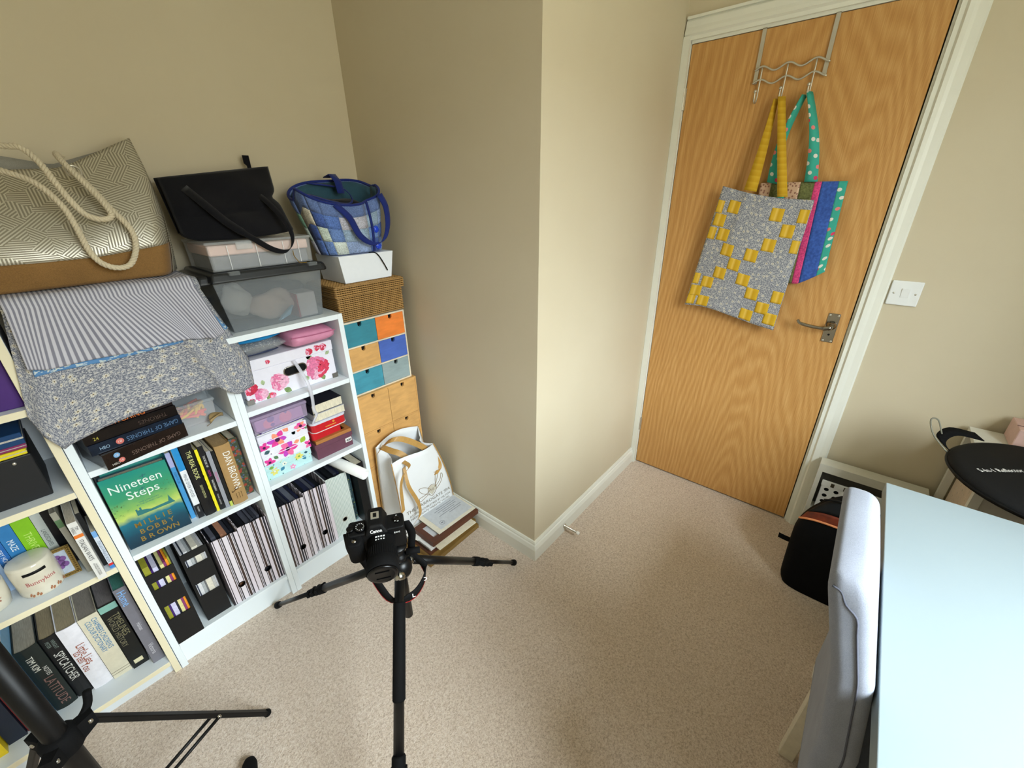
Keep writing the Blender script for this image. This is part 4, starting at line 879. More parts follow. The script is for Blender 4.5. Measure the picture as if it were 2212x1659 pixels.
book('thick kraft-brown hardback thriller with large white author name', 0.044, 0.232, 0.165, up(-1.798, 0.682, zs), (170, 136, 88), [('DAN BROWN', (238, 236, 228), 0.028, 0.0205, 0.60, 0.82)], rnd=0.006, pages=(178, 148, 104), extra=key_ex)
def m_scatter(name, base, spots, k=1.0, rough=0.6):
    m, t, b = mat_new(name); v = t.coord('Object'); c = lin(base)
    for i, (rgb, s_, R) in enumerate(spots):
        vv = t.n('Mapping', {'Vector': v, 'Location': (0.13*i, 0.37*i, 0.21*i)}).outputs[0]
        vo = t.n('TexVoronoi', {'Vector': vv, 'Scale': s_*k, 'Randomness': 1.0}); on = t.math('LESS_THAN', vo.outputs['Distance'], R)
        c = t.mix(on, c, lin(rgb))
    t.t.links.new(c, b.inputs['Base Color']); b.inputs['Roughness'].default_value = rough; return m
book('floral-covered hardback leaning at the right end of the middle shelf', 0.024, 0.228, 0.17, up(-1.750, 0.705, zs), (60, 62, 40), mat=m_scatter('dark_floral_cover', (58, 66, 44), [((150, 60, 40), 60, 0.42), ((90, 96, 66), 90, 0.35), ((74, 92, 118), 80, 0.25)]))

# ---- top shelf of the middle bookcase: film boxes, clear box, dry leaf
ang = 0.235; bx = Vector((math.cos(ang), math.sin(ang), 0))
def flat_box(label, x, y, z0, w, d, h, rgb, texts=(), spots=(), name='film_box', cat='boxed set', pages=False, gloss=0.25, a=ang, mat=None):
    T = Tz((x, y, z0), a); t = thing(name, label, cat, T @ Vector((w/2, d/2, 0)), 'boxed sets and books lying on the upper shelf')
    c = bev(MB(T).box((0, 0, 0), (w, d, h)).build('case', mat or pm(rgb, gloss, var=0.25, vscale=40), t), 0.0012, 1)
    k = MB(T); ms = []
    for (s_, rgb2, xx, zz, lh, sq, flip) in texts:
        ms.append(pm(rgb2, 0.5, var=0.02))
        if flip: k.text(s_, (xx, -0.0002, zz+lh), (-1, 0, 0), (0, 0, -1), h=lh, mi=len(ms)-1, nsq=sq)
        else: k.text(s_, (xx, -0.0002, zz), (1, 0, 0), (0, 0, 1), h=lh, mi=len(ms)-1, nsq=sq)
    for (rgb2, xx, zz, r) in spots:
        ms.append(pm(rgb2, 0.5, var=0.02)); k.poly([(xx+r*math.cos(q_), -0.0005, zz+r*math.sin(q_)) for q_ in [2*PI*i/14 for i in range(14)]], len(ms)-1)
        ms.append(pm((222, 200, 196), 0.5)); k.text('18', (xx, -0.0003, zz-r*0.45), (1, 0, 0), (0, 0, 1), h=r*0.9, align='c', mi=len(ms)-1)
    if ms: k.build('front_print', ms, c, merge=False)
    return t
zt = 0.798
flat_box('lowest dark brown film box jutting over the shelf edge', -2.036, 0.632, zt, 0.196, 0.145, 0.046, (34, 24, 20), [('GAME OF THRONES', (104, 84, 74), 0.178, 0.014, 0.0120, 0.80, True), ('HBO', (200, 196, 190), 0.012, 0.008, 0.006, 1, False)], [((120, 170, 214), 0.028, 0.033, 0.007), ((206, 110, 100), 0.034, 0.015, 0.007)])
flat_box('navy blue film box lying second from the bottom of the pile', -2.052, 0.644, zt+0.0465, 0.205, 0.145, 0.030, (22, 32, 48), [('GAME OF THRONES', (78, 112, 150), 0.196, 0.008, 0.0130, 0.74, True), ('HBO', (150, 180, 206), 0.020, 0.010, 0.009, 0.8, False)], [((206, 110, 100), 0.062, 0.016, 0.0085)], a=0.13)
flat_box('black film box lying third in the pile', -2.054, 0.648, zt+0.077, 0.205, 0.140, 0.030, (26, 20, 18), [('THRONES', (64, 48, 40), 0.180, 0.008, 0.012, 0.9, True), ('24', (170, 160, 60), 0.018, 0.008, 0.009, 0.9, False)], a=0.12)
flat_box('orange-lettered film case near the top of the pile', -2.052, 0.656, zt+0.1075, 0.200, 0.135, 0.015, (34, 24, 24), [('STITCHING', (232, 120, 40), 0.050, 0.002, 0.011, 1.1, False)], a=0.12)
flat_box('navy paperback with pale lettering lying under the top book', -2.050, 0.660, zt+0.123, 0.198, 0.125, 0.013, (34, 40, 66), [('LEE CHILD', (190, 196, 214), 0.112, 0.002, 0.0085, 1.0, False)], name='paperback', cat='book', a=0.12)
flat_box('navy paperback at the very top of the pile beneath the fabric', -2.050, 0.662, zt+0.1365, 0.196, 0.125, 0.013, (30, 36, 60), [('LEE CHILD', (176, 184, 206), 0.100, 0.002, 0.008, 1.0, False)], name='paperback', cat='book', a=0.12)
cb = thing('clear_box', 'small clear plastic box of orange and yellow threads', 'plastic box', (-1.80, 0.79, zt))
tub((-1.862, 0.735), (-1.752, 0.86), zt+0.0005, (-1.864, 0.732), (-1.748, 0.862), 0.862, M_CLEARS, cb, 'case', 0.0015)
bev(MB().box((-1.868, 0.728, 0.8625), (-1.744, 0.866, 0.873)).build('lid', M_CLEAR, cb), 0.003, 1)
rr = random.Random(3)
for c_ in ((236, 110, 70), (236, 186, 50), (240, 96, 84), (226, 150, 60)):
    k = MB()
    for q in range(3):
        P_ = [Vector((rr.uniform(-1.85, -1.765), rr.uniform(0.745, 0.84), rr.uniform(0.808, 0.845))) for _ in range(6)]; k.tube(spline(P_, 5), 0.0045, 6)
    k.build('thread_skein', cloth(c_, weave=600), cb, True)
lf = MB()
def leaf(u, v):
    L = 0.062*u; wd = 0.016*math.sin(PI*min(1, u*1.02))**0.8*(2*v-1); return Vector((-1.735-L*0.72-wd*0.5, 0.730-L*0.45+wd*0.8, zt+0.003+0.010*math.sin(PI*u)+0.012*(2*v-1)**2))
lfo = thing('dried_leaf', 'curled dried brown leaf on the upper shelf beside the clear box', 'leaf', (-1.755, 0.72, zt))
solid(MB().grid(leaf, 14, 6).build('blade', m_ply('dry_leaf', (168, 140, 92)), lfo, True), 0.0008)
MB().tube([leaf(0.1, 0.5)+Vector((0, 0, 0.0007)), leaf(0.5, 0.5)+Vector((0, 0, 0.0007)), leaf(0.98, 0.5), leaf(1.0, 0.5)+Vector((-0.012, -0.008, -0.001))], 0.0008, 5).build('stalk', pm((120, 92, 50), 0.7), lfo)

# ---- bottom shelf: magazine files
zf = 0.1025
def m_barcode():
    m, t, b = mat_new('barcode_stripe'); v = uvcoord(t); x = t.n('SeparateXYZ', {0: v}).outputs[0]
    c = t.ramp(t.math('FRACT', t.math('DIVIDE', x, 0.100)), [(p, lin(q)) for p, q in [(0.0, (40, 34, 40)), (0.05, (226, 218, 226)), (0.075, (44, 38, 40)), (0.10, (224, 214, 222)), (0.24, (66, 50, 44)), (0.27, (226, 218, 226)), (0.29, (40, 46, 60)), (0.31, (222, 214, 222)), (0.33, (30, 28, 34)), (0.36, (230, 222, 230)), (0.50, (40, 34, 40)), (0.52, (228, 220, 228)), (0.54, (64, 46, 40)), (0.61, (226, 218, 226)), (0.64, (36, 40, 54)), (0.655, (226, 218, 226)), (0.67, (32, 30, 36)), (0.71, (226, 216, 226)), (0.82, (70, 54, 46)), (0.88, (224, 216, 222)), (0.91, (28, 28, 40)), (0.97, (226, 218, 226))]], 'CONSTANT')
    t.t.links.new(c, b.inputs['Base Color']); b.inputs['Roughness'].default_value = 0.45; return m
def m_gingham():
    m, t, b = mat_new('sage_gingham'); v = uvcoord(t); sp = t.n('SeparateXYZ', {0: v}); c = lin((226, 230, 222))
    a = t.math('GREATER_THAN', t.math('FRACT', t.math('DIVIDE', sp.outputs[0], 0.006)), 0.5); b2 = t.math('GREATER_THAN', t.math('FRACT', t.math('DIVIDE', sp.outputs[1], 0.006)), 0.5)
    f = t.math('MULTIPLY', t.math('ADD', a, b2), 0.5); t.t.links.new(t.ramp(f, [(0.0, lin((228, 232, 226))), (0.5, lin((196, 206, 200))), (1.0, lin((160, 176, 170)))]), b.inputs['Base Color']); b.inputs['Roughness'].default_value = 0.5; return m
M_BAR = m_barcode(); M_GING = m_gingham(); M_INS = pm((30, 30, 36), 0.6)
def mag_file(label, x0, x1, y, h, m, fill, uo=0.0, hole='dark', group=None, d=0.24):
    t = thing('magazine_file', label, 'magazine file', ((x0+x1)/2, y+d/2, zf), group); w = x1-x0; th = 0.0022
    hz = zf+0.072; cx = (x0+x1)/2; r = 0.0105; q = 0.014
    f = MB(); uvf = lambda p: (p[0]-x0+uo, p[1])
    hl = [(cx+r*math.cos(2*PI*i/16), hz+r*math.sin(2*PI*i/16)) for i in range(16)]
    sq = []
    for i in range(16):
        c_, s_ = math.cos(2*PI*i/16), math.sin(2*PI*i/16); kk = q/max(abs(c_), abs(s_)); sq.append((cx+c_*kk, hz+s_*kk))
    def quad(pts): f.add([(p[0], y, p[1]) for p in pts], [tuple(range(len(pts)))], 0, [uvf(p) for p in pts])
    for i in range(16): j = (i+1) % 16; quad([sq[i], sq[j], hl[j], hl[i]])
    quad([(x0, zf), (x1, zf), (x1, hz-q), (cx+q, hz-q), (cx-q, hz-q), (x0, hz-q)]); quad([(x0, hz-q), (cx-q, hz-q), (cx-q, hz+q), (x0, hz+q)]); quad([(cx+q, hz-q), (x1, hz-q), (x1, hz+q), (cx+q, hz+q)])
    top = [(x1, zf+h-0.008), (lerp(x0, x1, 0.75), zf+h-0.003), (cx, zf+h-0.0045), (lerp(x0, x1, 0.25), zf+h-0.001), (x0, zf+h)]
    quad([(x0, hz+q), (cx-q, hz+q), (cx+q, hz+q), (x1, hz+q)]+top)
    fp = solid(f.build('front_panel', m, t), th, 0)
    s_ = MB()
    for xx in (x0, x1):
        s_.add([(xx, y, zf), (xx, y+d, zf), (xx, y+d, zf+h+0.012), (xx, y, zf+h-0.002)], [(0, 1, 2, 3)], 0, [(uo, 0), (uo+d, 0), (uo+d, h), (uo, h)])
    s_.add([(x0, y+d, zf), (x1, y+d, zf), (x1, y+d, zf+h+0.012), (x0, y+d, zf+h+0.012)], [(0, 1, 2, 3)], 0, [(0, 0), (w, 0), (w, h), (0, h)])
    s_.add([(x0, y, zf+0.001), (x1, y, zf+0.001), (x1, y+d, zf+0.001), (x0, y+d, zf+0.001)], [(0, 1, 2, 3)])
    solid(s_.build('sides', m, t), th, 0)
    MB().tube([(p[0], y-0.001, p[1]) for p in hl], 0.0016, 6, closed=True).build('hole_ring', M_SATIN if hole == 'white' else M_BLACKG, fp)
    xx = x0+0.005; rr = random.Random(int(x0*1e4))
    while xx < x1-0.012:
        tw = rr.uniform(0.006, 0.014); hh = h*rr.uniform(0.90, 0.97); MB().box((xx, y+0.03+rr.uniform(0, 0.01), zf+0.003), (min(xx+tw, x1-0.004), y+d-0.01, zf+hh)).build('magazine', pm(rr.choice(fill), 0.35), t); xx += tw+0.0006
    return t
dark = [(34, 36, 44), (58, 60, 70), (24, 26, 30), (90, 92, 104), (40, 44, 70), (120, 124, 136)]
mag_file('striped magazine file left of centre in the middle bookcase', -1.900, -1.8165, 0.681, 0.300, M_BAR, dark+[(196, 140, 110)], 0.0, group='striped magazine files')
mag_file('striped magazine file right end of the middle bookcase', -1.8145, -1.7225, 0.681, 0.303, M_BAR, dark, 0.012, group='striped magazine files')
mag_file('striped magazine file at the left of the right bookcase', -1.680, -1.586, 0.682, 0.300, M_BAR, dark, 0.055, group='striped magazine files')
mag_file('striped magazine file next to the pale gingham one', -1.583, -1.490, 0.690, 0.303, M_BAR, dark+[(50, 70, 130)], 0.030, group='striped magazine files')
mag_file('pale green gingham magazine file in the right bookcase', -1.487, -1.398, 0.697, 0.302, M_GING, dark, 0.0, 'white')
def black_file(label, x0, x1, y, h, wins, fills, low):
    t = thing('magazine_file', label, 'magazine file', ((x0+x1)/2, y+0.12, zf), 'black slotted magazine files'); d = 0.24; th = 0.003; M = pm((18, 18, 19), 0.55)
    f = MB(); zz = zf
    for (a, b_) in wins+[(low, low)]:
        f.box((x0, y, zz), (x1, y+th, a)); 
        if a != b_: f.box((x0, y, a), (x0+0.008, y+th, b_)); f.box((x1-0.008, y, a), (x1, y+th, b_))
        zz = b_
    f.build('front_panel', M, t, merge=False)
    s_ = MB()
    for xx in (x0, x1-th): s_.prism([(y+th, zf), (y+d, zf), (y+d, zf+h), (y+0.05, zf+h), (y+th, low)], xx, xx+th, axis='x')
    s_.box((x0+th, y+d-th, zf), (x1-th, y+d, zf+h)); s_.box((x0+th, y+th, zf), (x1-th, y+d-th, zf+th)); s_.build('sides', M, t, merge=False)
    xx = x0+th+0.0008; i = 0
    while xx < x1-th-0.004:
        rgb, tw, hh = fills[i % len(fills)]; i += 1; x_e = min(xx+tw, x1-th-0.0005)
        MB().box((xx, y+th+0.004, zf+th+0.0005), (x_e, y+d-th-0.02, zf+hh)).build('magazine', pm(rgb, 0.35, var=0.12, vscale=120), t); xx = x_e+0.0004
    return t
black_file('black slotted magazine file with colourful spines against the bookcase side', -2.0725, -2.000, 0.6655, 0.345, [(0.213, 0.271), (0.346, 0.377)], [((150, 148, 50), 0.015, 0.335), ((66, 40, 110), 0.005, 0.315), ((206, 204, 232), 0.012, 0.320), ((34, 36, 48), 0.005, 0.31), ((222, 214, 150), 0.009, 0.318), ((140, 60, 110), 0.006, 0.322), ((240, 150, 40), 0.006, 0.330)], 0.409)
black_file('black slotted magazine file with pale grey spines beside the striped files', -1.9815, -1.908, 0.687, 0.315, [(0.214, 0.270), (0.347, 0.378)], [((206, 206, 212), 0.006, 0.30), ((60, 66, 84), 0.003, 0.30), ((214, 214, 216), 0.010, 0.305), ((170, 174, 176), 0.008, 0.30), ((110, 110, 112), 0.004, 0.30), ((220, 214, 198), 0.016, 0.308), ((190, 188, 184), 0.008, 0.30)], 0.404)

# ================================================================== right bookcase
# ---- bottom bay: dark books, paper roll
def bk(label, w, h, d, T, cover, **kw): return book(label, w, h, d, T, cover, **kw)
bk('dark green landscape book between the gingham file and the black binder', 0.026, 0.270, 0.20, up(-1.392, 0.735, zf), (40, 58, 62), mat=m_scatter('dark_landscape_cover', (44, 64, 70), [((90, 120, 120), 30, 0.30), ((170, 170, 60), 60, 0.14), ((20, 28, 30), 50, 0.3)], rough=0.3), texts=[('NATIONAL PARKS', (150, 170, 160), 0.05, 0.009, 0.5, 0.8)])
bk('black ring binder at the right end of the bottom bay', 0.036, 0.315, 0.235, up(-1.361, 0.680, zf), (16, 16, 17), name='ring_binder', cat='binder')
pr_ = thing('paper_roll', 'rolled white paper sticking out of the right bookcase', 'paper roll', (-1.38, 0.68, 0.41))
a_, b_ = Vector((-1.368, 0.590, 0.416)), Vector((-1.440, 0.88, 0.440)); k = MB(); ax = (b_-a_).normalized(); x_ = ax.cross(Vector((0, 0, 1))).normalized(); y_ = x_.cross(ax)
sp_ = [(0.0225-0.0065*i/60, 2*PI*2.3*i/60) for i in range(61)]
k.grid(lambda u, v: a_.lerp(b_, v)+(x_*math.cos(sp_[round(u*60)][1])+y_*math.sin(sp_[round(u*60)][1]))*sp_[round(u*60)][0], 60, 2); solid(k.build('sheet', M_WPAPER, pr_, True), 0.0008)
# ---- middle bay
zm = 0.5105
def petal_flower(k, T, cx, cz, R, n, mi_p, mi_e, rr, y=-0.0006, w0=0.55):
    for i in range(n):
        a = 2*PI*i/n+rr.uniform(-0.15, 0.15); r = R*rr.uniform(0.85, 1.1); ol = []
        for j in range(9):
            s_ = j/8; ol.append((s_*r, w0*r*math.sin(PI*s_)**0.7*0.55))
        pts = ol+[(p[0], -p[1]) for p in reversed(ol[1:-1])]
        k.poly([(cx+p[0]*math.cos(a)-p[1]*math.sin(a), y-0.00005*(i % 3), cz+p[0]*math.sin(a)+p[1]*math.cos(a)) for p in pts], mi_p[i % len(mi_p)])
    k.poly([(cx+R*0.24*math.cos(2*PI*i/10), y-0.0003, cz+R*0.24*math.sin(2*PI*i/10)) for i in range(10)], mi_e)
def leaf_poly(k, cx, cz, L, a, mi, y=-0.0005, fat=0.34):
    ol = [(L*j/6, fat*L*math.sin(PI*j/6)) for j in range(7)]; pts = ol+[(p[0], -p[1]) for p in reversed(ol[1:-1])]
    k.poly([(cx+p[0]*math.cos(a)-p[1]*math.sin(a), y, cz+p[0]*math.sin(a)+p[1]*math.cos(a)) for p in pts], mi)
def clip_print(k, w, h):
    """drop print faces that would leave the box front"""
    keep = [i for i, f in enumerate(k.f) if all(-0.001 < (k.T.inverted() @ k.v[j]).x < w+0.001 and 0 < (k.T.inverted() @ k.v[j]).z < h for j in f)]
    k.f = [k.f[i] for i in keep]; k.mi = [k.mi[i] for i in keep]; n = sum(len(f) for f in k.f); k.uv = [(0, 0)]*n
def fancy_box(label, x0, x1, y, d, z0, h, base, palette, flowers, leaves, seed, lid=0.55, group='floral gift boxes in the right bookcase', spatter=0):
    T = Matrix.Translation((x0, y, z0)); w = x1-x0; t = thing('gift_box', label, 'box', ((x0+x1)/2, y+d/2, z0), group); M = pm(base, 0.4, var=0.04)
    bd = bev(MB().box((x0+0.0015, y+0.0015, z0), (x1-0.0015, y+d, z0+h*lid)).build('body', M, t), 0.002, 1)
    ld = bev(MB().box((x0, y, z0+h*lid+0.0006), (x1, y+d, z0+h)).build('lid', M, t), 0.002, 1)
    ms = [pm(c, 0.45, var=0.12, vscale=90) for c in palette]; rr = random.Random(seed)
    for (part, za, zb_, yo) in ((bd, 0.002, h*lid-0.002, 0.0015), (ld, h*lid+0.002, h-0.002, 0.0)):
        k = MB(T)
        for (cx, cz, R, n, mp, me) in flowers: petal_flower(k, T, cx*w, cz*h, R, n, mp, me, random.Random(seed), y=yo-0.0006)
        for (cx, cz, L, a, mi) in leaves: leaf_poly(k, cx*w, cz*h, L, a, mi, y=yo-0.0005)
        if spatter:
            for _ in range(spatter): x = rr.uniform(0.05, 0.95)*w; z = rr.uniform(0, 1)*h; r = rr.uniform(0.0012, 0.003); k.poly([(x+r*math.cos(q), yo-0.0004, z+r*math.sin(q)) for q in [2*PI*i/7 for i in range(7)]], rr.randrange(len(ms)))
        # clip every print polygon to this part's front face
        nk = MB(T)
        for f, mi in zip(k.f, k.mi):
            P_ = [T.inverted() @ k.v[j] for j in f]
            for (ax, lim, sg) in ((0, 0.001, 1), (0, w-0.001, -1), (2, za, 1), (2, zb_, -1)):
                q = []
                for i in range(len(P_)):
                    a, b_ = P_[i], P_[(i+1) % len(P_)]; ia, ib = (a[ax]-lim)*sg >= 0, (b_[ax]-lim)*sg >= 0
                    if ia: q.append(a)
                    if ia != ib: q.append(a.lerp(b_, (lim-a[ax])/(b_[ax]-a[ax])))
                P_ = q
                if len(P_) < 3: break
            if len(P_) >= 3: nk.poly([tuple(p) for p in P_], mi)
        if nk.f: nk.build('printed_pattern', ms, part, merge=False)['kind'] = 'stuff'
    return t
PK = [(226, 64, 150), (196, 70, 190), (244, 150, 120), (70, 24, 70), (60, 92, 100), (160, 190, 60), (236, 110, 160), (90, 130, 90)]
fancy_box('mint floral gift box at the bottom of the left stack', -1.676, -1.507, 0.703, 0.18, zm, 0.062, (190, 226, 226), [(226, 216, 110), (60, 130, 160), (232, 150, 190), (120, 170, 70), (236, 236, 220), (40, 90, 110)], [(0.18, 0.45, 0.016, 6, [0], 4), (0.72, 0.75, 0.017, 6, [0], 3), (0.55, 0.25, 0.012, 5, [2], 4), (0.40, 0.7, 0.010, 5, [4], 1)], [(0.3, 0.3, 0.020, 0.8, 1), (0.85, 0.35, 0.022, 2.0, 1), (0.62, 0.55, 0.018, 0.3, 3), (0.92, 0.8, 0.014, 3.0, 5), (0.08, 0.75, 0.018, 0.2, 3)], 11, spatter=16)
fancy_box('white gift box with magenta flowers, middle of the left stack', -1.674, -1.502, 0.701, 0.18, zm+0.0625, 0.062, (232, 230, 238), PK, [(0.52, 0.55, 0.036, 6, [0, 1, 6], 3), (0.97, 0.3, 0.020, 5, [0, 6], 3), (0.12, 0.15, 0.020, 5, [0], 3)], [(0.80, 0.55, 0.030, 0.9, 5), (0.66, 0.75, 0.022, 0.2, 2), (0.06, 0.8, 0.022, 0.3, 4), (0.30, 0.2, 0.020, 2.4, 7)], 21, spatter=8)
fancy_box('white gift box with purple flowers, top of the left stack', -1.672, -1.500, 0.699, 0.18, zm+0.125, 0.058, (230, 228, 238), PK, [(0.36, 0.40, 0.036, 6, [1, 0, 2], 3), (0.86, 0.72, 0.024, 6, [6, 2, 0], 3), (0.08, 0.2, 0.022, 5, [0], 3)], [(0.60, 0.70, 0.028, 2.2, 2), (0.68, 0.30, 0.018, 1.2, 4), (0.72, 0.30, 0.018, 2.2, 4), (0.97, 0.35, 0.016, 1.8, 7)], 31, spatter=4)
pp = thing('paper_stack', 'loose papers and purple card lying on the floral gift boxes', 'papers', (-1.59, 0.79, zm+0.1835))
for i, c in enumerate(((226, 222, 232), (206, 208, 190), (70, 44, 120), (196, 190, 214))): MB(Tz((-1.588+0.003*i, 0.79, zm+0.1835+0.003*i), 0.03*(i-1))).box((-0.078, -0.085, 0), (0.078, 0.08, 0.0026)).build('sheet', pm(c, 0.6), pp)
cb2 = thing('clear_box', 'flat lilac clear plastic box on top of the floral gift boxes', 'plastic box', (-1.585, 0.79, 0.707))
tub((-1.672, 0.698), (-1.490, 0.885), 0.7075, (-1.674, 0.696), (-1.487, 0.888), 0.757, m_clear((210, 190, 220), 0.22, 0.2), cb2, 'case', 0.0015); bev(MB().box((-1.677, 0.693, 0.7575), (-1.484, 0.891, 0.769)).build('lid', m_clear((196, 176, 206), 0.5, 0.2), cb2), 0.003, 1)
bev(MB().box((-1.664, 0.706, 0.709), (-1.50, 0.875, 0.750)).build('packed_paper', m_scatter('lilac_wrap', (170, 130, 170), [((210, 130, 150), 16, 0.4), ((110, 96, 150), 22, 0.3)]), cb2), 0.004, 2)
mbx2 = thing('shoe_box', 'maroon lidded box with white price label', 'box', (-1.418, 0.78, zm))
MAR = pm((104, 62, 78), 0.5, var=0.05)
bev(MB().box((-1.493, 0.690, zm), (-1.343, 0.88, zm+0.046)).build('body', MAR, mbx2), 0.0015, 1); ldx = bev(MB().box((-1.496, 0.687, zm+0.0465), (-1.340, 0.883, zm+0.066)).build('lid', MAR, mbx2), 0.0015, 1)
lbp = MB().box((-1.374, 0.6862, zm+0.024), (-1.348, 0.6870+0.003, zm+0.041)).build('price_label', M_WPAPER, mbx2); k = MB()
for i in range(9): k.box((-1.371+0.0023*i, 0.6856, zm+0.027), (-1.371+0.0023*i+0.0008+0.0005*(i % 3), 0.6861, zm+0.037))
k.build('barcode', M_BLACK, lbp, merge=False)
zz = zm+0.0665
wfm = thing('picture_frame', 'plain wooden picture frame lying on the maroon box', 'picture frame', (-1.42, 0.77, zz)); Tq = Tz((-1.488, 0.690, zz), -0.03)
k = MB(Tq)
for (a, b_) in (((0, 0), (0.145, 0.018)), ((0, 0.152), (0.145, 0.17)), ((0, 0.018), (0.018, 0.152)), ((0.127, 0.018), (0.145, 0.152))): k.box((a[0], a[1], 0), (b_[0], b_[1], 0.014))
k.build('frame', m_ply('frame_oak', (176, 116, 58)), wfm, merge=False); MB(Tq).box((0.018, 0.018, 0.002), (0.127, 0.152, 0.006)).build('glass', M_BLACKG, wfm)
zz += 0.0145
RED = pm((196, 30, 40), 0.3, coat=0.3)
def rrect(x0, x1, y0, y1, r, n=5):
    out = []
    for (cx, cy, a0) in ((x1-r, y0+r, -PI/2), (x1-r, y1-r, 0), (x0+r, y1-r, PI/2), (x0+r, y0+r, PI)):
        for i in range(n+1): a = a0+PI/2*i/n; out.append((cx+r*math.cos(a), cy+r*math.sin(a)))
    return out
tn = thing('tin', 'flat red tin directly on the wooden frame', 'tin', (-1.42, 0.77, zz)); MB().prism(rrect(-1.492, -1.372, 0.702, 0.85, 0.012), zz, zz+0.026).build('body', RED, tn); MB().prism(rrect(-1.494, -1.370, 0.700, 0.852, 0.013), zz+0.0262, zz+0.034).build('lid', RED, tn); zz += 0.0345
tn = thing('tin', 'red biscuit tin with white lid under the cream page blocks', 'tin', (-1.42, 0.77, zz)); MB().prism(rrect(-1.490, -1.352, 0.688, 0.84, 0.018), zz, zz+0.034).build('body', RED, tn)
MB().prism(rrect(-1.492, -1.350, 0.686, 0.842, 0.019), zz+0.0005-0.0003, zz+0.003).build('base_rim', pm((226, 214, 214), 0.3), tn)
MB().prism(rrect(-1.492, -1.350, 0.686, 0.842, 0.019), zz+0.0342, zz+0.044).build('lid', pm((206, 208, 220), 0.3), tn)
k = MB(); k.box((-1.440, 0.6872, zz+0.011), (-1.396, 0.6880, zz+0.0145)); k.ball((-1.405, 0.688, zz+0.024), 0.005, 10, sc=(1, 0.15, 1)); k.build('gold_print', pm((214, 150, 60), 0.4), tn, merge=False); zz += 0.0446
for i, (lb, h, x0, x1) in enumerate((('lower cream-paged book with its page edges facing out', 0.030, -1.474, -1.350), ('upper cream-paged book with dark cover under the shelf', 0.036, -1.472, -1.352))):
    t = thing('paperback', lb, 'book', (-1.412, 0.77, zz)); b0 = 0.001
    MB().box((x0+0.002, 0.692+0.006*i, zz+b0), (x1, 0.85, zz+h-b0)).build('page_block', m_pages((232, 222, 196)), t)
    MB().box((x0, 0.690+0.006*i, zz), (x1+0.001, 0.853, zz+b0*0.95)).box((x0, 0.690+0.006*i, zz+h-b0*0.95), (x1+0.001, 0.853, zz+h)).box((x0, 0.690+0.006*i, zz), (x0+0.0015, 0.853, zz+h)).build('cover', pm((30, 28, 40) if i else (190, 190, 200), 0.4), t, merge=False); zz += h+0.0004
# ---- top bay: rose-print document box with pouches on it
zk = 0.8105
fb = thing('floral_box', 'white rose-print storage box with oval handle hole and metal corners', 'box', (-1.50, 0.82, zk)); x0, x1, yb_ = -1.660, -1.340, 0.716
bev(MB().box((x0, yb_, zk), (x1, 0.925, zk+0.112)).build('body', pm((232, 230, 240), 0.45, var=0.02), fb), 0.002, 1)
bev(MB().box((x0-0.002, yb_-0.002, zk+0.1125), (x1+0.002, 0.927, zk+0.150)).build('lid', pm((232, 230, 240), 0.45, var=0.02), fb), 0.002, 1)
ow = MB(); cx, cz = -1.487, zk+0.078; ol = []
for i in range(24):
    a = 2*PI*i/24; ol.append((cx+(0.024 if math.cos(a) > 0 else -0.024)+0.0155*math.cos(a), cz+0.0155*math.sin(a)))
ow.poly([(p[0], yb_-0.0008, p[1]) for p in reversed(ol)]); hh = ow.build('handle_hole', M_BLACK, fb); MB().tube([(p[0], yb_-0.001, p[1]) for p in ol], 0.0022, 6, closed=True).build('hole_rim', M_CHROME, hh, True)
RS = [pm(c, 0.5, var=0.25, vscale=150) for c in ((222, 120, 160), (214, 60, 90), (236, 176, 200), (120, 146, 90), (166, 184, 140), (226, 206, 214), (196, 40, 70), (150, 130, 90))]
T = Matrix.Translation((x0, yb_, zk)); rr = random.Random(12)
def rose(k, cx, cz, R, main, accent, y=-0.0006):
    for ringi, (f, n) in enumerate(((1.0, 11), (0.72, 9), (0.46, 7), (0.22, 5))):
        for i in range(n):
            a = 2*PI*i/n+ringi*0.4+rr.uniform(-0.1, 0.1); c0 = (cx+R*f*0.55*math.cos(a), cz+R*f*0.55*math.sin(a)); r = R*f*0.40
            mi = accent if (math.cos(a-0.0) > 0.25 and rr.random() < 0.75) else (main if rr.random() < 0.6 else 2)
            k.poly([(c0[0]+r*(1.0+0.25*math.cos(3*q))*math.cos(q), y-0.00008*ringi-0.00001*i, c0[1]+r*(1.0+0.25*math.cos(3*q))*math.sin(q)) for q in [2*PI*j/12 for j in range(12)]], mi)
k = MB(T)
for (cx, cz, L, a) in ((0.235, 0.095, 0.03, 2.0), (0.222, 0.10, 0.024, 1.2), (0.215, 0.040, 0.026, -2.4), (0.262, 0.030, 0.026, -1.3), (0.105, 0.040, 0.03, 0.7), (0.12, 0.02, 0.03, -0.6), (0.075, 0.022, 0.026, -2.2), (0.130, 0.062, 0.02, 1.0), (0.06, 0.055, 0.02, 1.6), (0.29, 0.10, 0.02, 0.6)): leaf_poly(k, cx, cz, L, a, 3 if rr.random() < 0.5 else 4, y=-0.0004)
rose(k, 0.250, 0.060, 0.047, 0, 1); rose(k, 0.112, 0.050, 0.033, 0, 2); rose(k, 0.018, 0.056, 0.024, 1, 6); rose(k, 0.046, 0.026, 0.024, 0, 2); rose(k, 0.080, 0.010, 0.012, 1, 0); rose(k, 0.014, 0.012, 0.010, 1, 0)
for f_i in range(len(k.v)):
    p = T.inverted() @ k.v[f_i]; p.x = min(max(p.x, 0.001), 0.319); p.z = min(max(p.z, 0.001), 0.111); k.v[f_i] = T @ p
k.build('printed_rose', RS, fb, merge=False)['kind'] = 'stuff'
k = MB(T); 
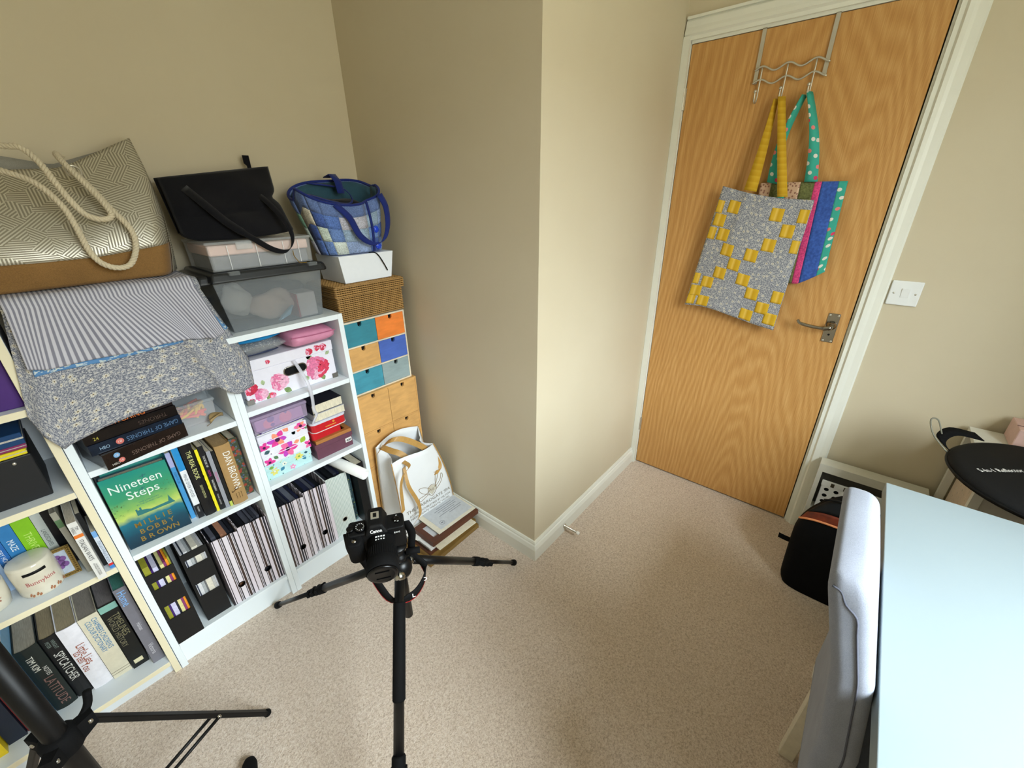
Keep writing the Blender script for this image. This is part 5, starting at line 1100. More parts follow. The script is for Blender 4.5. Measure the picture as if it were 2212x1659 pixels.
for (cx, cz, R) in ((0.232, 0.128, 0.014), (0.262, 0.134, 0.012), (0.285, 0.132, 0.014), (0.09, 0.132, 0.008)): rose(k, cx, cz, R, 1, 6, y=-0.0026)
k.build('printed_rose', RS, fb, merge=False)['kind'] = 'stuff'
for (xx, sg) in ((x0, 1), (x1, -1)):
    c = MB(); c.box((xx-0.0025, yb_-0.0025, zk), (xx+0.0, yb_+0.018, zk+0.020)) if sg > 0 else c.box((xx, yb_-0.0025, zk), (xx+0.0025, yb_+0.018, zk+0.020)); c.box((min(xx, xx+sg*0.020), yb_-0.0025, zk), (max(xx, xx+sg*0.020), yb_-0.0005, zk+0.018)); bev(c.build('metal_corner', M_CHROME, fb, merge=False), 0.001, 1)
zp = zk+0.1505
cbag = thing('clear_pouch', 'clear plastic pouch of blue and lace fabric on the rose-print box', 'pouch', (-1.585, 0.78, zp))
def puff(x0, x1, y0, y1, z0, z1, seed, amp=0.2):
    ph = random.Random(seed); p1, p2, p3 = ph.uniform(0, 6), ph.uniform(0, 6), ph.uniform(0, 6)
    def fn(u, v):
        th = 2*PI*u; x = lerp(x0, x1, v); k_ = min(1, 4*v*(1-v)+0.25); c, s_ = math.cos(th), math.sin(th)
        w_ = 1+amp*0.5*math.sin(5*v*2+p1+2*th)
        return Vector((x, (y0+y1)/2+(y1-y0)/2*c*(0.85+0.15*k_), max(z0, (z0+z1)/2+(z1-z0)/2*s_*k_*w_)))
    return fn
def puffo(name, m, args, parent): return MB().grid(puff(*args), 24, 20).build(name, m, parent, True)
puffo('folded_cloth', cloth((30, 130, 190)), (-1.660, -1.505, 0.716, 0.88, zp+0.046, zp+0.080, 4), cbag)
puffo('folded_cloth', m_scatter('black_lace', (34, 36, 44), [((150, 146, 140), 120, 0.30), ((190, 186, 176), 240, 0.2)]), (-1.658, -1.505, 0.726, 0.88, zp+0.018, zp+0.052, 6), cbag)
puffo('folded_cloth', cloth((50, 58, 84)), (-1.655, -1.515, 0.730, 0.88, zp+0.001, zp+0.022, 8), cbag)
solid(MB().grid(puff(-1.664, -1.490, 0.716, 0.89, zp+0.0005, zp+0.062, 9), 24, 20).build('plastic_film', m_clear((235, 240, 242), 0.13, 0.08), cbag, True), 0.0004)
pk = thing('cosmetic_pouch', 'pink zipped pouch lying on the rose-print box under the shelf', 'pouch', (-1.41, 0.77, zp))
PINK = pm((212, 140, 170), 0.45, var=0.05)
o = MB(); nu = 24
def pouch(u, v):
    th = 2*PI*u; c, s_ = math.cos(th), math.sin(th); sq = lambda q, e: math.copysign(abs(q)**e, q); k_ = math.sin(PI*min(max(v, 0.0), 1))**0.25 if 0 < v < 1 else 0
    hgt = lerp(0.030, 0.010, max(0, -c*0.5+0.5)); return Vector((-1.415+0.082*sq(c, 0.4)*(0.75+0.25*k_)+0.004, lerp(0.672, 0.86, v), zp+0.036+0.034*sq(s_, 0.6)*k_*(0.85-0.25*c*0.8)))
MB().grid(pouch, 32, 18).build('body', PINK, pk, True); MB().tube(spline([(-1.490, 0.676, zp+0.050), (-1.42, 0.671, zp+0.047), (-1.335, 0.676, zp+0.046)], 6), 0.0022, 6).build('zip', pm((180, 100, 134), 0.4), pk)
st = thing('plastic_strap', 'clear plastic strip hanging down in front of the right bookcase shelves', 'strap', (-1.47, 0.66, 0.66))
P_ = spline([(-1.490, 0.705, 0.925), (-1.485, 0.690, 0.900), (-1.478, 0.662, 0.850), (-1.476, 0.655, 0.800), (-1.478, 0.660, 0.740), (-1.470, 0.668, 0.712), (-1.482, 0.672, 0.690), (-1.486, 0.676, 0.676)], 6)
MB().ribbon(P_, [Vector((0.006, 0.001, 0))]*len(P_), 0.0015).build('strip', m_clear((230, 230, 240), 0.55, 0.12), st, True)

# ================================================================== over-door rack and the two hanging totes
rk = thing('over_door_rack', 'satin steel over-door rack with two wavy rails and three hooks', 'hook rack', (-0.006, -0.36, 1.76))
XR = -0.006
for yy in (-0.258, -0.474):
    k = MB(); k.box((XR-0.0015, yy-0.0065, 1.815), (XR+0.0015, yy+0.0065, DH+0.0015)); k.box((XR-0.0015, yy-0.0065, DH+0.0002), (0.05, yy+0.0065, DH+0.0022)); k.build('strap', M_SATIN, rk)
for z0 in (1.858, 1.818):
    P_ = [(XR-0.006, -0.252-0.232*i/40, z0+0.0085*math.cos(2*PI*(-0.252-0.232*i/40+0.276)/0.084)) for i in range(41)]
    MB().tube(P_, 0.0032, 8).build('wavy_rail', M_SATIN, rk, True)
for yy in (-0.276, -0.358, -0.444):
    k = MB(); k.tube(spline([(XR-0.006, yy, 1.862), (XR-0.006, yy, 1.80), (XR-0.007, yy, 1.765), (XR-0.016, yy+0.001, 1.752), (XR-0.030, yy+0.002, 1.756), (XR-0.034, yy+0.002, 1.772), (XR-0.034, yy+0.002, 1.782)], 5), 0.0028, 8); k.ball((XR-0.034, yy+0.002, 1.786), 0.0058, 12); k.build('hook', M_SATIN, rk, True)

def bil(c, u, v): return (c[0]*(1-u)+c[1]*u)*(1-v)+(c[3]*(1-u)+c[2]*u)*v      # corners TL TR BR BL
def inv_bil(C, p):
    u = v = 0.5
    for _ in range(30):
        f = bil(C, u, v)-p; du = (C[1]-C[0])*(1-v)+(C[2]-C[3])*v; dv = (C[3]-C[0])*(1-u)+(C[2]-C[1])*u
        det = du.x*dv.y-du.y*dv.x; u -= (f.x*dv.y-f.y*dv.x)/det; v -= (du.x*f.y-du.y*f.x)/det
    return u, v
# -- striped tote behind
M_HEART_B = (58, 168, 150)
def m_hearts():
    m, t, b = mat_new('teal_heart_print'); v = uvcoord(t)
    f, e, r = blossoms(t, v, 38, 0.33, 1, 0.85); hc = t.ramp(r, [(0.0, lin((226, 222, 214))), (0.33, lin((210, 60, 100))), (0.66, lin((228, 130, 130)))], 'CONSTANT')
    c = t.mix(f, lin(M_HEART_B), hc); t.t.links.new(c, b.inputs['Base Color']); b.inputs['Roughness'].default_value = 0.9; return m
M_HEART = m_hearts(); M_ROSEB = cloth((214, 74, 128), var=0.3, weave=200); M_BLUEB = cloth((60, 92, 168), var=0.25, weave=120); M_OLIVE = cloth((104, 108, 66), var=0.35, weave=160)
m_, t_, b__ = mat_new('peach_scroll_print'); v_ = uvcoord(t_); f1, e1, r1 = blossoms(t_, v_, 90, 0.40, 1, 0.9)
t_.t.links.new(t_.mix(f1, lin((206, 170, 140)), lin((150, 104, 84))), b__.inputs['Base Color']); M_PEACH = m_
s2 = thing('tote_bag', 'patchwork-striped tote with teal heart-print handles, hanging behind the daisy tote', 'bag', (-0.025, -0.46, 1.10))
X2 = -0.020
def tot2(u, v, off=0.0):
    yt = lerp(-0.355, -0.622, u); yb = lerp(-0.350, -0.640, u)
    y = lerp(yt, yb, v)
    zb = 1.112+0.055*max(0, (u-0.72)/0.28)**1.2; z = lerp(1.480, zb, v)
    y -= 0.008*max(0, (u-0.85)/0.15)*(1-v)
    x = X2-0.004-0.004*math.sin(PI*min(1, v*1.05))*math.sin(PI*u)**0.7-off+0.0015*math.sin(8*v+4*u)
    return Vector((x, y, z))
strips = [(0.0, 0.14, M_PEACH, 'peach'), (0.14, 0.25, M_OLIVE, 'o'), (0.25, 0.34, M_HEART, 'h'), (0.34, 0.50, M_PEACH, 'p'), (0.50, 0.665, M_OLIVE, 'o'), (0.665, 0.745, M_ROSEB, 'r'), (0.745, 0.92, M_BLUEB, 'b'), (0.92, 1.0, M_HEART, 'h')]
for (a, b_, m, n_) in strips:
    bot = lambda q: 1.0
    def fn(u, v, a=a, b_=b_): 
        uu = lerp(a, b_, u)
        return tot2(min(1, uu), v)
    solid(MB().grid(fn, 6, 24, 0, ((b_-a)*0.27, 0.36)).build('fabric_strip', m, s2, True), 0.003)
solid(MB().grid(lambda u, v: tot2(u, v)+Vector((0.008, 0, 0)), 16, 16).build('back_panel', M_OLIVE, s2, True), 0.002)
def strap2(p0, p1, wid, m, parent, bow=(0, 0, 0), n=14, w1=None):
    P_ = [Vector(p0).lerp(Vector(p1), i/n)+Vector(bow)*math.sin(PI*i/n) for i in range(n+1)]
    W_ = [Vector(wid).lerp(Vector(w1 or wid), i/n) for i in range(n+1)]
    return MB().ribbon(P_, W_, 0.003).build('strap', m, parent, True)
HK2 = Vector((XR-0.030, -0.443, 1.762))
strap2((X2-0.008, -0.395, 1.478), HK2+Vector((0.004, 0.008, -0.004)), (0, 0.019, 0.004), M_HEART, s2, (-0.003, 0.018, 0), w1=(-0.010, 0.006, 0.0))
strap2((X2-0.010, -0.520, 1.480), HK2+Vector((-0.004, -0.006, 0.002)), (0, 0.021, 0.0), M_HEART, s2, (-0.004, -0.012, 0), w1=(-0.012, 0.007, 0.0))
# -- grey daisy tote with yellow squares, in front
s1_ = thing('tote_bag', 'grey daisy-print tote with yellow patchwork squares hanging on the door', 'bag', (-0.055, -0.36, 0.91))
C3 = [Vector((-0.226, 1.471)), Vector((-0.549, 1.419)), Vector((-0.526, 0.916)), Vector((-0.151, 0.974))]
def tot1(u, v, off=0.0):
    p = bil(C3, u, v); sag = 0.012*math.sin(PI*u)*(1-v)**3-0.014*math.sin(PI*u)*v**4
    z = p.y-sag+0.006*math.sin(7*u)*v
    x = -0.056-0.012*math.sin(PI*min(1, v*1.1))*math.sin(PI*u)**0.6+0.004*math.sin(9*u+2*v)*math.sin(PI*u)-0.008*math.exp(-((u-0.30)/0.05)**2)*(1-v)**2-off
    return Vector((x, p.x, z))
solid(MB().grid(tot1, 40, 48, 0, (0.36, 0.50)).build('front_panel', M_DAISY, s1_, True), 0.002)
solid(MB().grid(lambda u, v: tot1(u, v)+Vector((0.016*math.sin(PI*u)**0.5*(1-v)+0.003, 0, -0.006*(1-v))), 24, 24, 0, (0.36, 0.50)).build('back_panel', M_DAISY, s1_, True), 0.002)
CK = [Vector((510, 265)), Vector((1325, 385)), Vector((945, 1555)), Vector((165, 1305))]
M_YEL = m_stripe('yellow_slub_cotton', [(0.0, (206, 166, 44)), (0.35, (216, 176, 56)), (0.5, (226, 190, 90)), (0.7, (200, 156, 36)), (1.0, (206, 166, 44))], 0.040, 0, wob=1)
for (cx, cy) in ((474, 420), (630, 425), (495, 535), (408, 640), (535, 660), (1020, 485), (1250, 515), (1105, 630), (580, 795), (950, 745), (1182, 775), (797, 835), (642, 925), (507, 1010), (718, 1062), (385, 1098), (272, 1172), (788, 1195), (1008, 1232), (335, 1290), (867, 1335), (722, 1408), (925, 1445), (212, 1248), (262, 1045)):
    u, v = inv_bil(CK, Vector((cx, cy))); hu, hv = 0.066, 0.048
    u0, u1, v0, v1 = max(0.004, u-hu), min(0.996, u+hu), max(0.0, v-hv), min(0.99, v+hv)
    if u1-u0 < 0.02: continue
    solid(MB().grid(lambda a, b_: tot1(lerp(u0, u1, a), lerp(v0, v1, b_), 0.0014), 6, 6, 0, ((u1-u0)*0.36, (v1-v0)*0.5)).build('yellow_patch', M_YEL, s1_, True), 0.0008)
M_YELS = m_stripe('yellow_slub_strap', [(0.0, (200, 158, 42)), (0.4, (206, 166, 50)), (0.6, (196, 153, 38)), (1.0, (200, 158, 42))], 0.021, 1, wob=1)
HK1 = Vector((XR-0.030, -0.357, 1.762))
strap2((-0.060, -0.330, 1.452), HK1+Vector((0.004, 0.010, -0.006)), (0, 0.023, 0.004), M_YELS, s1_, (-0.004, -0.004, 0), w1=(-0.010, 0.005, 0.0))
strap2((-0.064, -0.446, 1.430), HK1+Vector((-0.004, -0.008, -0.002)), (0, 0.017, 0.0), M_YELS, s1_, (-0.006, 0.000, 0), w1=(-0.006, 0.011, 0.0))

# ================================================================== things on the floor in the corner: paper bag, stack of frames
gb = thing('gift_bag', 'white paper carrier bag with gold ribbon handles and a knot emblem', 'gift bag', (-1.12, 0.60, 0.0))
M_BAGW = pm((232, 234, 236), 0.42, var=0.02, vscale=10); GOLD = pm((184, 142, 78), 0.5, var=0.08, vscale=80)
BL, BR, FL, FRt = (-1.272, 0.680), (-0.985, 0.660), (-1.268, 0.525), (-0.972, 0.520)
def bagp(u, w_, v):       # u along front 0..1, w_ depth 0 front 1 back, v height
    xb = lerp(lerp(FL[0], FRt[0], u), lerp(BL[0], BR[0], u), w_); yb = lerp(lerp(FL[1], FRt[1], u), lerp(BL[1], BR[1], u), w_)
    top = 0.435+0.012*math.sin(4*u); lean = v*v
    yy = lerp(yb, lerp(0.535, 0.655, w_), lean)+0.012*math.sin(PI*u)*v*(1-w_)*-1+0.010*math.sin(6*u+1)*lean*(1-w_)
    return Vector((lerp(xb, lerp(-1.268, -1.045, u) if w_ > 0.5 else lerp(-1.272, -1.058, u), lean*0.9), yy, lerp(0.001, top+0.055*w_*math.sin(PI*(0.2+0.5*u)), v)))
solid(MB().grid(lambda u, v: bagp(u, 0, v), 16, 16).build('front_panel', M_BAGW, gb, True), 0.001)
solid(MB().grid(lambda u, v: bagp(u, 1, v), 16, 16).build('back_panel', M_BAGW, gb, True), 0.001)
def gus(u): 
    return lambda w_, v: bagp(u, w_, v)+Vector((0.030*math.sin(PI*w_)*v*(1 if u < 0.5 else -1), 0, -0.012*math.sin(PI*w_)*v))
for u in (0.0, 1.0): solid(MB().grid(gus(u), 10, 14).build('gusset', M_BAGW, gb, True), 0.001)
solid(MB().grid(lambda u, w_: bagp(u, w_, 0), 4, 4).build('base', M_BAGW, gb), 0.001)
for (u, w_) in ((0.0, 0), (1.0, 0), (0.0, 1), (1.0, 1)): MB().ribbon([bagp(u, w_, i/14)+Vector((0, -0.0012 if w_ == 0 else 0, 0)) for i in range(15)], (0.0028, 0.0022, 0), 0.002).build('gold_edge', GOLD, gb)
def hand(pts, wid): return MB().ribbon(spline(pts, 6), wid, 0.0016).build('ribbon_handle', GOLD, gb)
hand([bagp(0.05, 1, 0.93)+Vector((0, -0.003, 0)), (-1.245, 0.62, 0.485), (-1.235, 0.575, 0.522), (-1.190, 0.555, 0.512), (-1.110, 0.545, 0.440), (-1.060, 0.535, 0.370), (-1.040, 0.525, 0.318), (-1.048, 0.515, 0.290), (-1.085, 0.520, 0.290)] , [Vector((0.010, 0.0, 0.008))]*49)
hand([bagp(0.12, 1, 0.95), (-1.225, 0.60, 0.452), (-1.205, 0.57, 0.440), (-1.170, 0.535, 0.392), (-1.120, 0.520, 0.320), (-1.085, 0.518, 0.288)], [Vector((0.010, 0.0, 0.008))]*31)
hand([bagp(0.22, 0, 0.96)+Vector((0, -0.003, 0)), (-1.222, 0.490, 0.420), (-1.262, 0.480, 0.405), (-1.282, 0.478, 0.360), (-1.287, 0.476, 0.300), (-1.290, 0.474, 0.235)], [Vector((0.0085, 0.002, 0.002))]*31)
hand([bagp(0.20, 0, 0.90)+Vector((0, -0.004, 0)), (-1.238, 0.492, 0.330), (-1.215, 0.482, 0.250), (-1.206, 0.478, 0.200), (-1.214, 0.474, 0.160), (-1.250, 0.472, 0.140)], [Vector((0.0075, 0.0, 0.003))]*31)
def onbag(x, z, off=0.0015):
    """point on the front panel at local (0..1 across, height)"""
    p = bagp(x, 0, z); return p+Vector((0, -off, 0))
def bag_text(k, s_, u0, u1, v, hh):
    vs, fs, W_, H_ = text_geo(s_); k.add([tuple(onbag(u0+(u1-u0)*p[0]/W_, v+hh*p[1]/H_)) for p in vs], fs)
k = MB(); bag_text(k, 'THE HARROGATE SPA', 0.08, 0.96, 0.345, 0.040); bag_text(k, 'AT THE DOUBLETREE BY HILTON', 0.12, 0.94, 0.290, 0.026); bag_text(k, 'HARROGATE MAJESTIC HOTEL', 0.14, 0.92, 0.245, 0.026)
k.build('lettering', pm((116, 104, 84), 0.5), gb, merge=False)
k = MB()
def loop(pts): k.tube([onbag(p[0], p[1], 0.0022) for p in [(lambda q: (q.x, q.y))(q) for q in spline([(a, b_, 0) for a, b_ in pts], 8)]], 0.0010, 5)
loop([(0.53, 0.43), (0.40, 0.50), (0.36, 0.56), (0.44, 0.56), (0.56, 0.50), (0.46, 0.46), (0.34, 0.45), (0.36, 0.41), (0.50, 0.44)])
loop([(0.66, 0.50), (0.74, 0.58), (0.80, 0.66), (0.75, 0.67), (0.70, 0.58), (0.68, 0.50)]); loop([(0.66, 0.49), (0.80, 0.55), (0.86, 0.62), (0.88, 0.58), (0.78, 0.50), (0.68, 0.46)])
loop([(0.52, 0.52), (0.60, 0.545), (0.68, 0.52), (0.68, 0.46), (0.58, 0.405), (0.52, 0.46), (0.52, 0.52)])
k.build('knot_emblem', pm((150, 128, 92), 0.45), gb, True, merge=False)
k = MB(); k.poly([onbag(*p, 0.0012) for p in [(0.525, 0.515), (0.60, 0.54), (0.675, 0.515), (0.675, 0.465), (0.585, 0.415), (0.53, 0.465)]][::-1]); k.build('emblem_heart', pm((206, 200, 184), 0.5), gb)
k = MB(); bag_text(k, 'HS', 0.57, 0.635, 0.465, 0.034); k.build('emblem_monogram', pm((120, 104, 76), 0.5), gb, merge=False)

# stack of frames and papers leaning in front of the bag
GRP = 'frames and papers stacked on the carpet'
def frame_obj(label, T, w, d, h, bw, m, inner, name='picture_frame', cat='picture frame'):
    t = thing(name, label, cat, T @ Vector((w/2, d/2, 0)), GRP); k = MB(T)
    for (a, b_) in (((0, 0), (w, bw)), ((0, d-bw), (w, d)), ((0, bw), (bw, d-bw)), ((w-bw, bw), (w, d-bw))): k.box((a[0], a[1], 0), (b_[0], b_[1], h))
    bev(k.build('frame', m, t, merge=False), 0.0015, 1); MB(T).box((bw, bw, h*0.3), (w-bw, d-bw, h*0.55)).build('picture', inner, t); return t
DW_ = m_ply('dark_gold_wood', (134, 104, 52)); DM = m_ply('mahogany', (88, 46, 26))
frame_obj('lowest gold-brown picture frame lying on the carpet', Tz((-1.284, 0.338, 0.0005), 0.02), 0.300, 0.165, 0.022, 0.022, DW_, M_WPAPER)
frame_obj('second gold-brown picture frame lying in the stack', Tz((-1.270, 0.352, 0.023), 0.03), 0.285, 0.155, 0.020, 0.022, DW_, pm((150, 140, 120), 0.4))
frame_obj('thin dark brown picture frame under the spiral notebook', Tz((-1.266, 0.356, 0.0435), 0.01), 0.255, 0.150, 0.013, 0.016, DM, pm((190, 186, 176), 0.4))
nb = thing('notebook', 'white spiral-bound notebook in the floor stack', 'notebook', (-1.16, 0.43, 0.057), GRP); Tn = Tz((-1.262, 0.362, 0.057), 0.0)
MB(Tn).box((0.006, 0, 0), (0.175, 0.130, 0.011)).build('page_block', m_pages((232, 232, 230)), nb); MB(Tn).box((0.004, -0.001, 0.0112), (0.177, 0.131, 0.0126)).build('cover', M_WPAPER, nb)
k = MB(Tn)
for i in range(24): k.tube([(0.003+0.006*math.cos(q), 0.006+i*0.005, 0.006+0.0068*math.sin(q)) for q in [2*PI*j/10 for j in range(10)]], 0.0007, 4, closed=True)
k.build('wire_binding', pm((60, 50, 40), 0.3, 0.8), nb, merge=False)
cd_ = thing('card_sheet', 'cream mounting card jutting out under the mahogany frame', 'card', (-1.12, 0.38, 0.0702), GRP); MB(Tz((-1.236, 0.325, 0.0702), -0.02)).box((0, 0, 0), (0.215, 0.15, 0.0035)).build('sheet', pm((226, 218, 196), 0.7), cd_)
frame_obj('mahogany frame near the top of the floor stack', Tz((-1.245, 0.356, 0.0745), -0.01), 0.272, 0.135, 0.024, 0.024, DM, pm((206, 208, 212), 0.3))
ce = thing('certificate', 'grey printed certificate sheet with a seal on top of the floor stack', 'certificate', (-1.08, 0.43, 0.099), GRP); Tc = Tz((-1.196, 0.372, 0.099), -0.02)
MB(Tc).box((0, 0, 0), (0.222, 0.155, 0.0022)).build('mount', pm((222, 216, 198), 0.7), ce); sh = MB(Tc).box((0.024, 0.016, 0.0022), (0.214, 0.150, 0.0030)).build('sheet', pm((196, 200, 206), 0.5), ce)
k = MB(Tc)
for i, (a, b_) in enumerate(((0.09, 0.18), (0.07, 0.195), (0.08, 0.19), (0.10, 0.17), (0.07, 0.20), (0.12, 0.19))): k.box((a, 0.130-0.012*i, 0.0030), (b_, 0.1325-0.012*i, 0.0033))
k.tube([(0.055+0.012*math.cos(q), 0.045+0.012*math.sin(q), 0.0032) for q in [2*PI*j/18 for j in range(18)]], 0.0008, 5, closed=True); k.box((0.049, 0.042, 0.0030), (0.061, 0.048, 0.0034)); k.build('printed_line', pm((120, 124, 134), 0.5), sh, merge=False)
lp = thing('paper_sheet', 'loose white sheets poking out beside the mahogany frame', 'papers', (-1.2, 0.45, 0.0703), GRP); MB(Tz((-1.262, 0.440, 0.0703), 0.25)).box((0, 0, 0), (0.10, 0.07, 0.003)).build('sheet', M_WPAPER, lp)

# ================================================================== camera on its tripod
M_RUB = pm((11, 11, 12), 0.8, bump=0.3, bscale=900, spec=0.15); M_ALU = pm((9, 9, 10), 0.35, var=0.1, spec=0.35); M_STEEL = pm((190, 190, 186), 0.18, 1.0)
tp = thing('camera_tripod', 'black camera tripod with splayed legs in the middle of the carpet', 'tripod', (-1.62, 0.02, 0.0))
H = Vector((-1.612, -0.004, 0.545))
tips = [Vector((-1.787, 0.652, 0.0)), Vector((-1.043, 0.071, 0.0)), Vector((-2.006, -0.425, 0.0))]
k = MB(); k.lathe((H.x, H.y, H.z-0.03), [(0.012, -0.01), (0.026, 0.0), (0.030, 0.01), (0.030, 0.035), (0.022, 0.045), (0.016, 0.05)], 18); k.build('spider', M_ALU, tp, True)
MB().cyl((H.x, H.y, H.z-0.20), (H.x, H.y, H.z+0.055), 0.0125, 14).build('centre_column', M_ALU, tp, True)
k = MB(); k.lathe((H.x, H.y, H.z+0.018), [(0.019, 0.0), (0.021, 0.006), (0.021, 0.018), (0.016, 0.022), (0.016, 0.040), (0.024, 0.044), (0.024, 0.050)], 18); k.build('ball_head', M_ALU, tp, True)
MB().cyl((H.x+0.016, H.y-0.012, H.z+0.040), (H.x+0.044, H.y-0.034, H.z+0.040), 0.009, 12).build('lock_knob', M_RUB, tp, True)
MB().ball((H.x+0.026, H.y+0.010, H.z+0.012), 0.010, 12).build('level_bubble', M_STEEL, tp, True)
for i, tip in enumerate(tips):
    d = (Vector((tip.x, tip.y, 0))-Vector((H.x, H.y, 0))).normalized(); top = H+d*0.030+Vector((0, 0, -0.010)); foot = Vector((tip.x, tip.y, 0.012)); ax = (foot-top); L = ax.length; ax.normalize(); pt = lambda s_: top+ax*(s_*L)
    leg = MB().cyl(pt(-0.01), pt(0.52), 0.0125, 14).build('leg', M_ALU, tp, True)
    MB().ball(tuple(pt(0.0)), 0.0165, 12).build('hinge', M_STEEL if i != 0 else M_ALU, leg, True)
    if i == 2: MB().tube([pt(0.08), pt(0.085), pt(0.36), pt(0.365)], [0.013, 0.0155, 0.0155, 0.013], 14).build('foam_grip', M_RUB, leg, True)
    MB().tube([pt(0.50), pt(0.505), pt(0.545), pt(0.55)], [0.014, 0.016, 0.016, 0.014], 14).build('leg_collar', M_RUB, leg, True)
    side = ax.cross(Vector((0, 0, 1))).normalized()
    for s_, r_ in ((0.54, 0.0155), (0.585, 0.0140), (0.625, 0.0125)):
        q = MB(); q.tube([pt(s_-0.014), pt(s_-0.012), pt(s_+0.014), pt(s_+0.016)], [r_*0.8, r_, r_, r_*0.8], 12)
        q.box((0, 0, 0), (0, 0, 0)) if False else None
        a = pt(s_)+side*(r_*0.75); dz = side.cross(ax)*0.007; q.hexa([a+ax*-0.014-dz, a+ax*0.010-dz, a+ax*0.018+side*0.016-dz, a+ax*0.002+side*0.016-dz], [a+ax*-0.014+dz, a+ax*0.010+dz, a+ax*0.018+side*0.016+dz, a+ax*0.002+side*0.016+dz]); a = pt(s_)-side*(r_*0.75); q.hexa([a+ax*-0.010-dz, a+ax*0.010-dz, a+ax*0.008-side*0.007-dz, a+ax*-0.008-side*0.007-dz], [a+ax*-0.010+dz, a+ax*0.010+dz, a+ax*0.008-side*0.007+dz, a+ax*-0.008-side*0.007+dz]); q.build('flip_lock', M_RUB, leg, merge=False)
    MB().cyl(pt(0.52), pt(0.60), 0.0108, 12).build('lower_tube', M_ALU, leg, True); MB().cyl(pt(0.60), pt(0.985), 0.0078, 12).build('lower_tube', M_ALU, leg, True)
    MB().tube([pt(0.955), pt(0.965), pt(0.99), pt(1.0)], [0.009, 0.012, 0.013, 0.009], 12).build('rubber_foot', M_RUB, leg, True)

CB = Vector((-1.652, 0.006, 0.682))                      # middle of the camera body
lh = Vector((-0.50, -0.76, 0)).normalized(); dn = math.radians(13)
ly = (lh*math.cos(dn)+Vector((0, 0, -math.sin(dn)))).normalized(); lx = Vector((-ly.y, ly.x, 0)).normalized(); lx = lx if lx.dot(r2) > 0 else -lx; lz = lx.cross(ly) if lx.cross(ly).z > 0 else ly.cross(lx)
TC = frame_T(CB, lx, ly, lz)                             # x to the picture's right, y out of the lens, z up
cmo = thing('photo_camera', 'black mirrorless camera with capped zoom lens mounted on the tripod', 'camera', CB)
BK = pm((12, 12, 13), 0.55, bump=0.15, bscale=1200, spec=0.2); GW = pm((236, 236, 232), 0.5)
body = MB(TC); ol = rrect(-0.066, 0.066, -0.022, 0.022, 0.008, 4); body.prism([(p[0], p[1]) for p in ol], -0.046, 0.034); body = bev(body.build('body', BK, cmo), 0.004, 3)
gp = MB(TC); gp.prism(rrect(-0.072, -0.034, -0.010, 0.046, 0.014, 5), -0.046, 0.030); bev(gp.build('grip', M_RUB, cmo), 0.007, 3)
hp_ = MB(TC); hp_.hexa([(-0.028, -0.030, 0.030), (0.028, -0.030, 0.030), (0.028, 0.030, 0.030), (-0.028, 0.030, 0.030)][::1], [(-0.017, -0.036, 0.056), (0.017, -0.036, 0.056), (0.015, 0.020, 0.056), (-0.015, 0.020, 0.056)]); hump = bev(hp_.build('viewfinder_hump', BK, cmo), 0.005, 3)
MB(TC).box((-0.0095, -0.020, 0.0562), (0.0095, 0.000, 0.0580)).build('hot_shoe', M_SATIN, hump); MB(TC).box((-0.004, -0.016, 0.0581), (0.004, -0.004, 0.0586)).build('hot_shoe_contact', M_BLACK, hump)
k = MB(TC); nrm_o = Vector((0, 0.0258, 0.041)); k.text('Canon', (0.0, 0.0262, 0.0385), (-1, 0, 0) if False else (1, 0, 0), (0, -0.36, 0.93), h=0.0088, w=0.027, align='c', bold=0.02, lift=-0.0012); k.build('maker_lettering', GW, hump, merge=False)
k = MB(TC); k.text('EOS', (0.047, 0.0225, 0.016), (1, 0, 0), (0, 0, 1), h=0.006, align='c', bold=0.01, lift=-0.0012); k.build('model_lettering', GW, body, merge=False)
k = MB(TC); k.lathe((-0.037, 0.004, 0.034), [(0.0125, 0.0), (0.0125, 0.007), (0.011, 0.0085)], 24); dial = k.build('mode_dial', M_BLACKG, cmo, True); k = MB(TC)
for i in range(11): a = 2*PI*i/11; k.box((-0.037+0.009*math.cos(a)-0.0008, 0.004+0.009*math.sin(a)-0.0008, 0.0427), (-0.037+0.009*math.cos(a)+0.0008, 0.004+0.009*math.sin(a)+0.0008, 0.0431))
k.build('dial_mark', GW, dial, merge=False)
MB(TC).lathe((-0.060, 0.002, 0.034), [(0.009, 0.0), (0.009, 0.006), (0.008, 0.007)], 20).build('control_dial', M_BLACKG, cmo, True); MB(TC).lathe((-0.052, 0.032, 0.029), [(0.006, 0.0), (0.006, 0.004)], 14).build('shutter_button', M_CHROME, cmo, True); MB(TC).lathe((0.049, 0.0, 0.034), [(0.008, 0.0), (0.008, 0.005), (0.006, 0.006)], 16).build('power_switch', M_BLACKG, cmo, True)
k = MB(TC)
for (x, y) in ((0.045, 0.006), (0.052, 0.008), (0.049, -0.010)): k.box((x-0.0018, y-0.0008, 0.0402), (x+0.0018, y+0.0008, 0.0406))
k.build('switch_mark', GW, cmo, merge=False)
LC = (0.006, 0.0, -0.006)
MB(TC).lathe((LC[0], 0.022, LC[2]), [(0.033, 0.0), (0.034, 0.004), (0.034, 0.026), (0.0355, 0.027), (0.0355, 0.056), (0.037, 0.058), (0.038, 0.070), (0.038, 0.084), (0.036, 0.086)], 32, axis='y').build('lens_barrel', M_RUB, cmo, True)
zr = MB(TC)
for i in range(44): a = 2*PI*i/44; zr.box((LC[0]+0.0355*math.cos(a)-0.0008, 0.052, LC[2]+0.0355*math.sin(a)-0.0008), (LC[0]+0.0355*math.cos(a)+0.0008, 0.076, LC[2]+0.0355*math.sin(a)+0.0008))
zr.build('zoom_ring', M_RUB, cmo, merge=False)
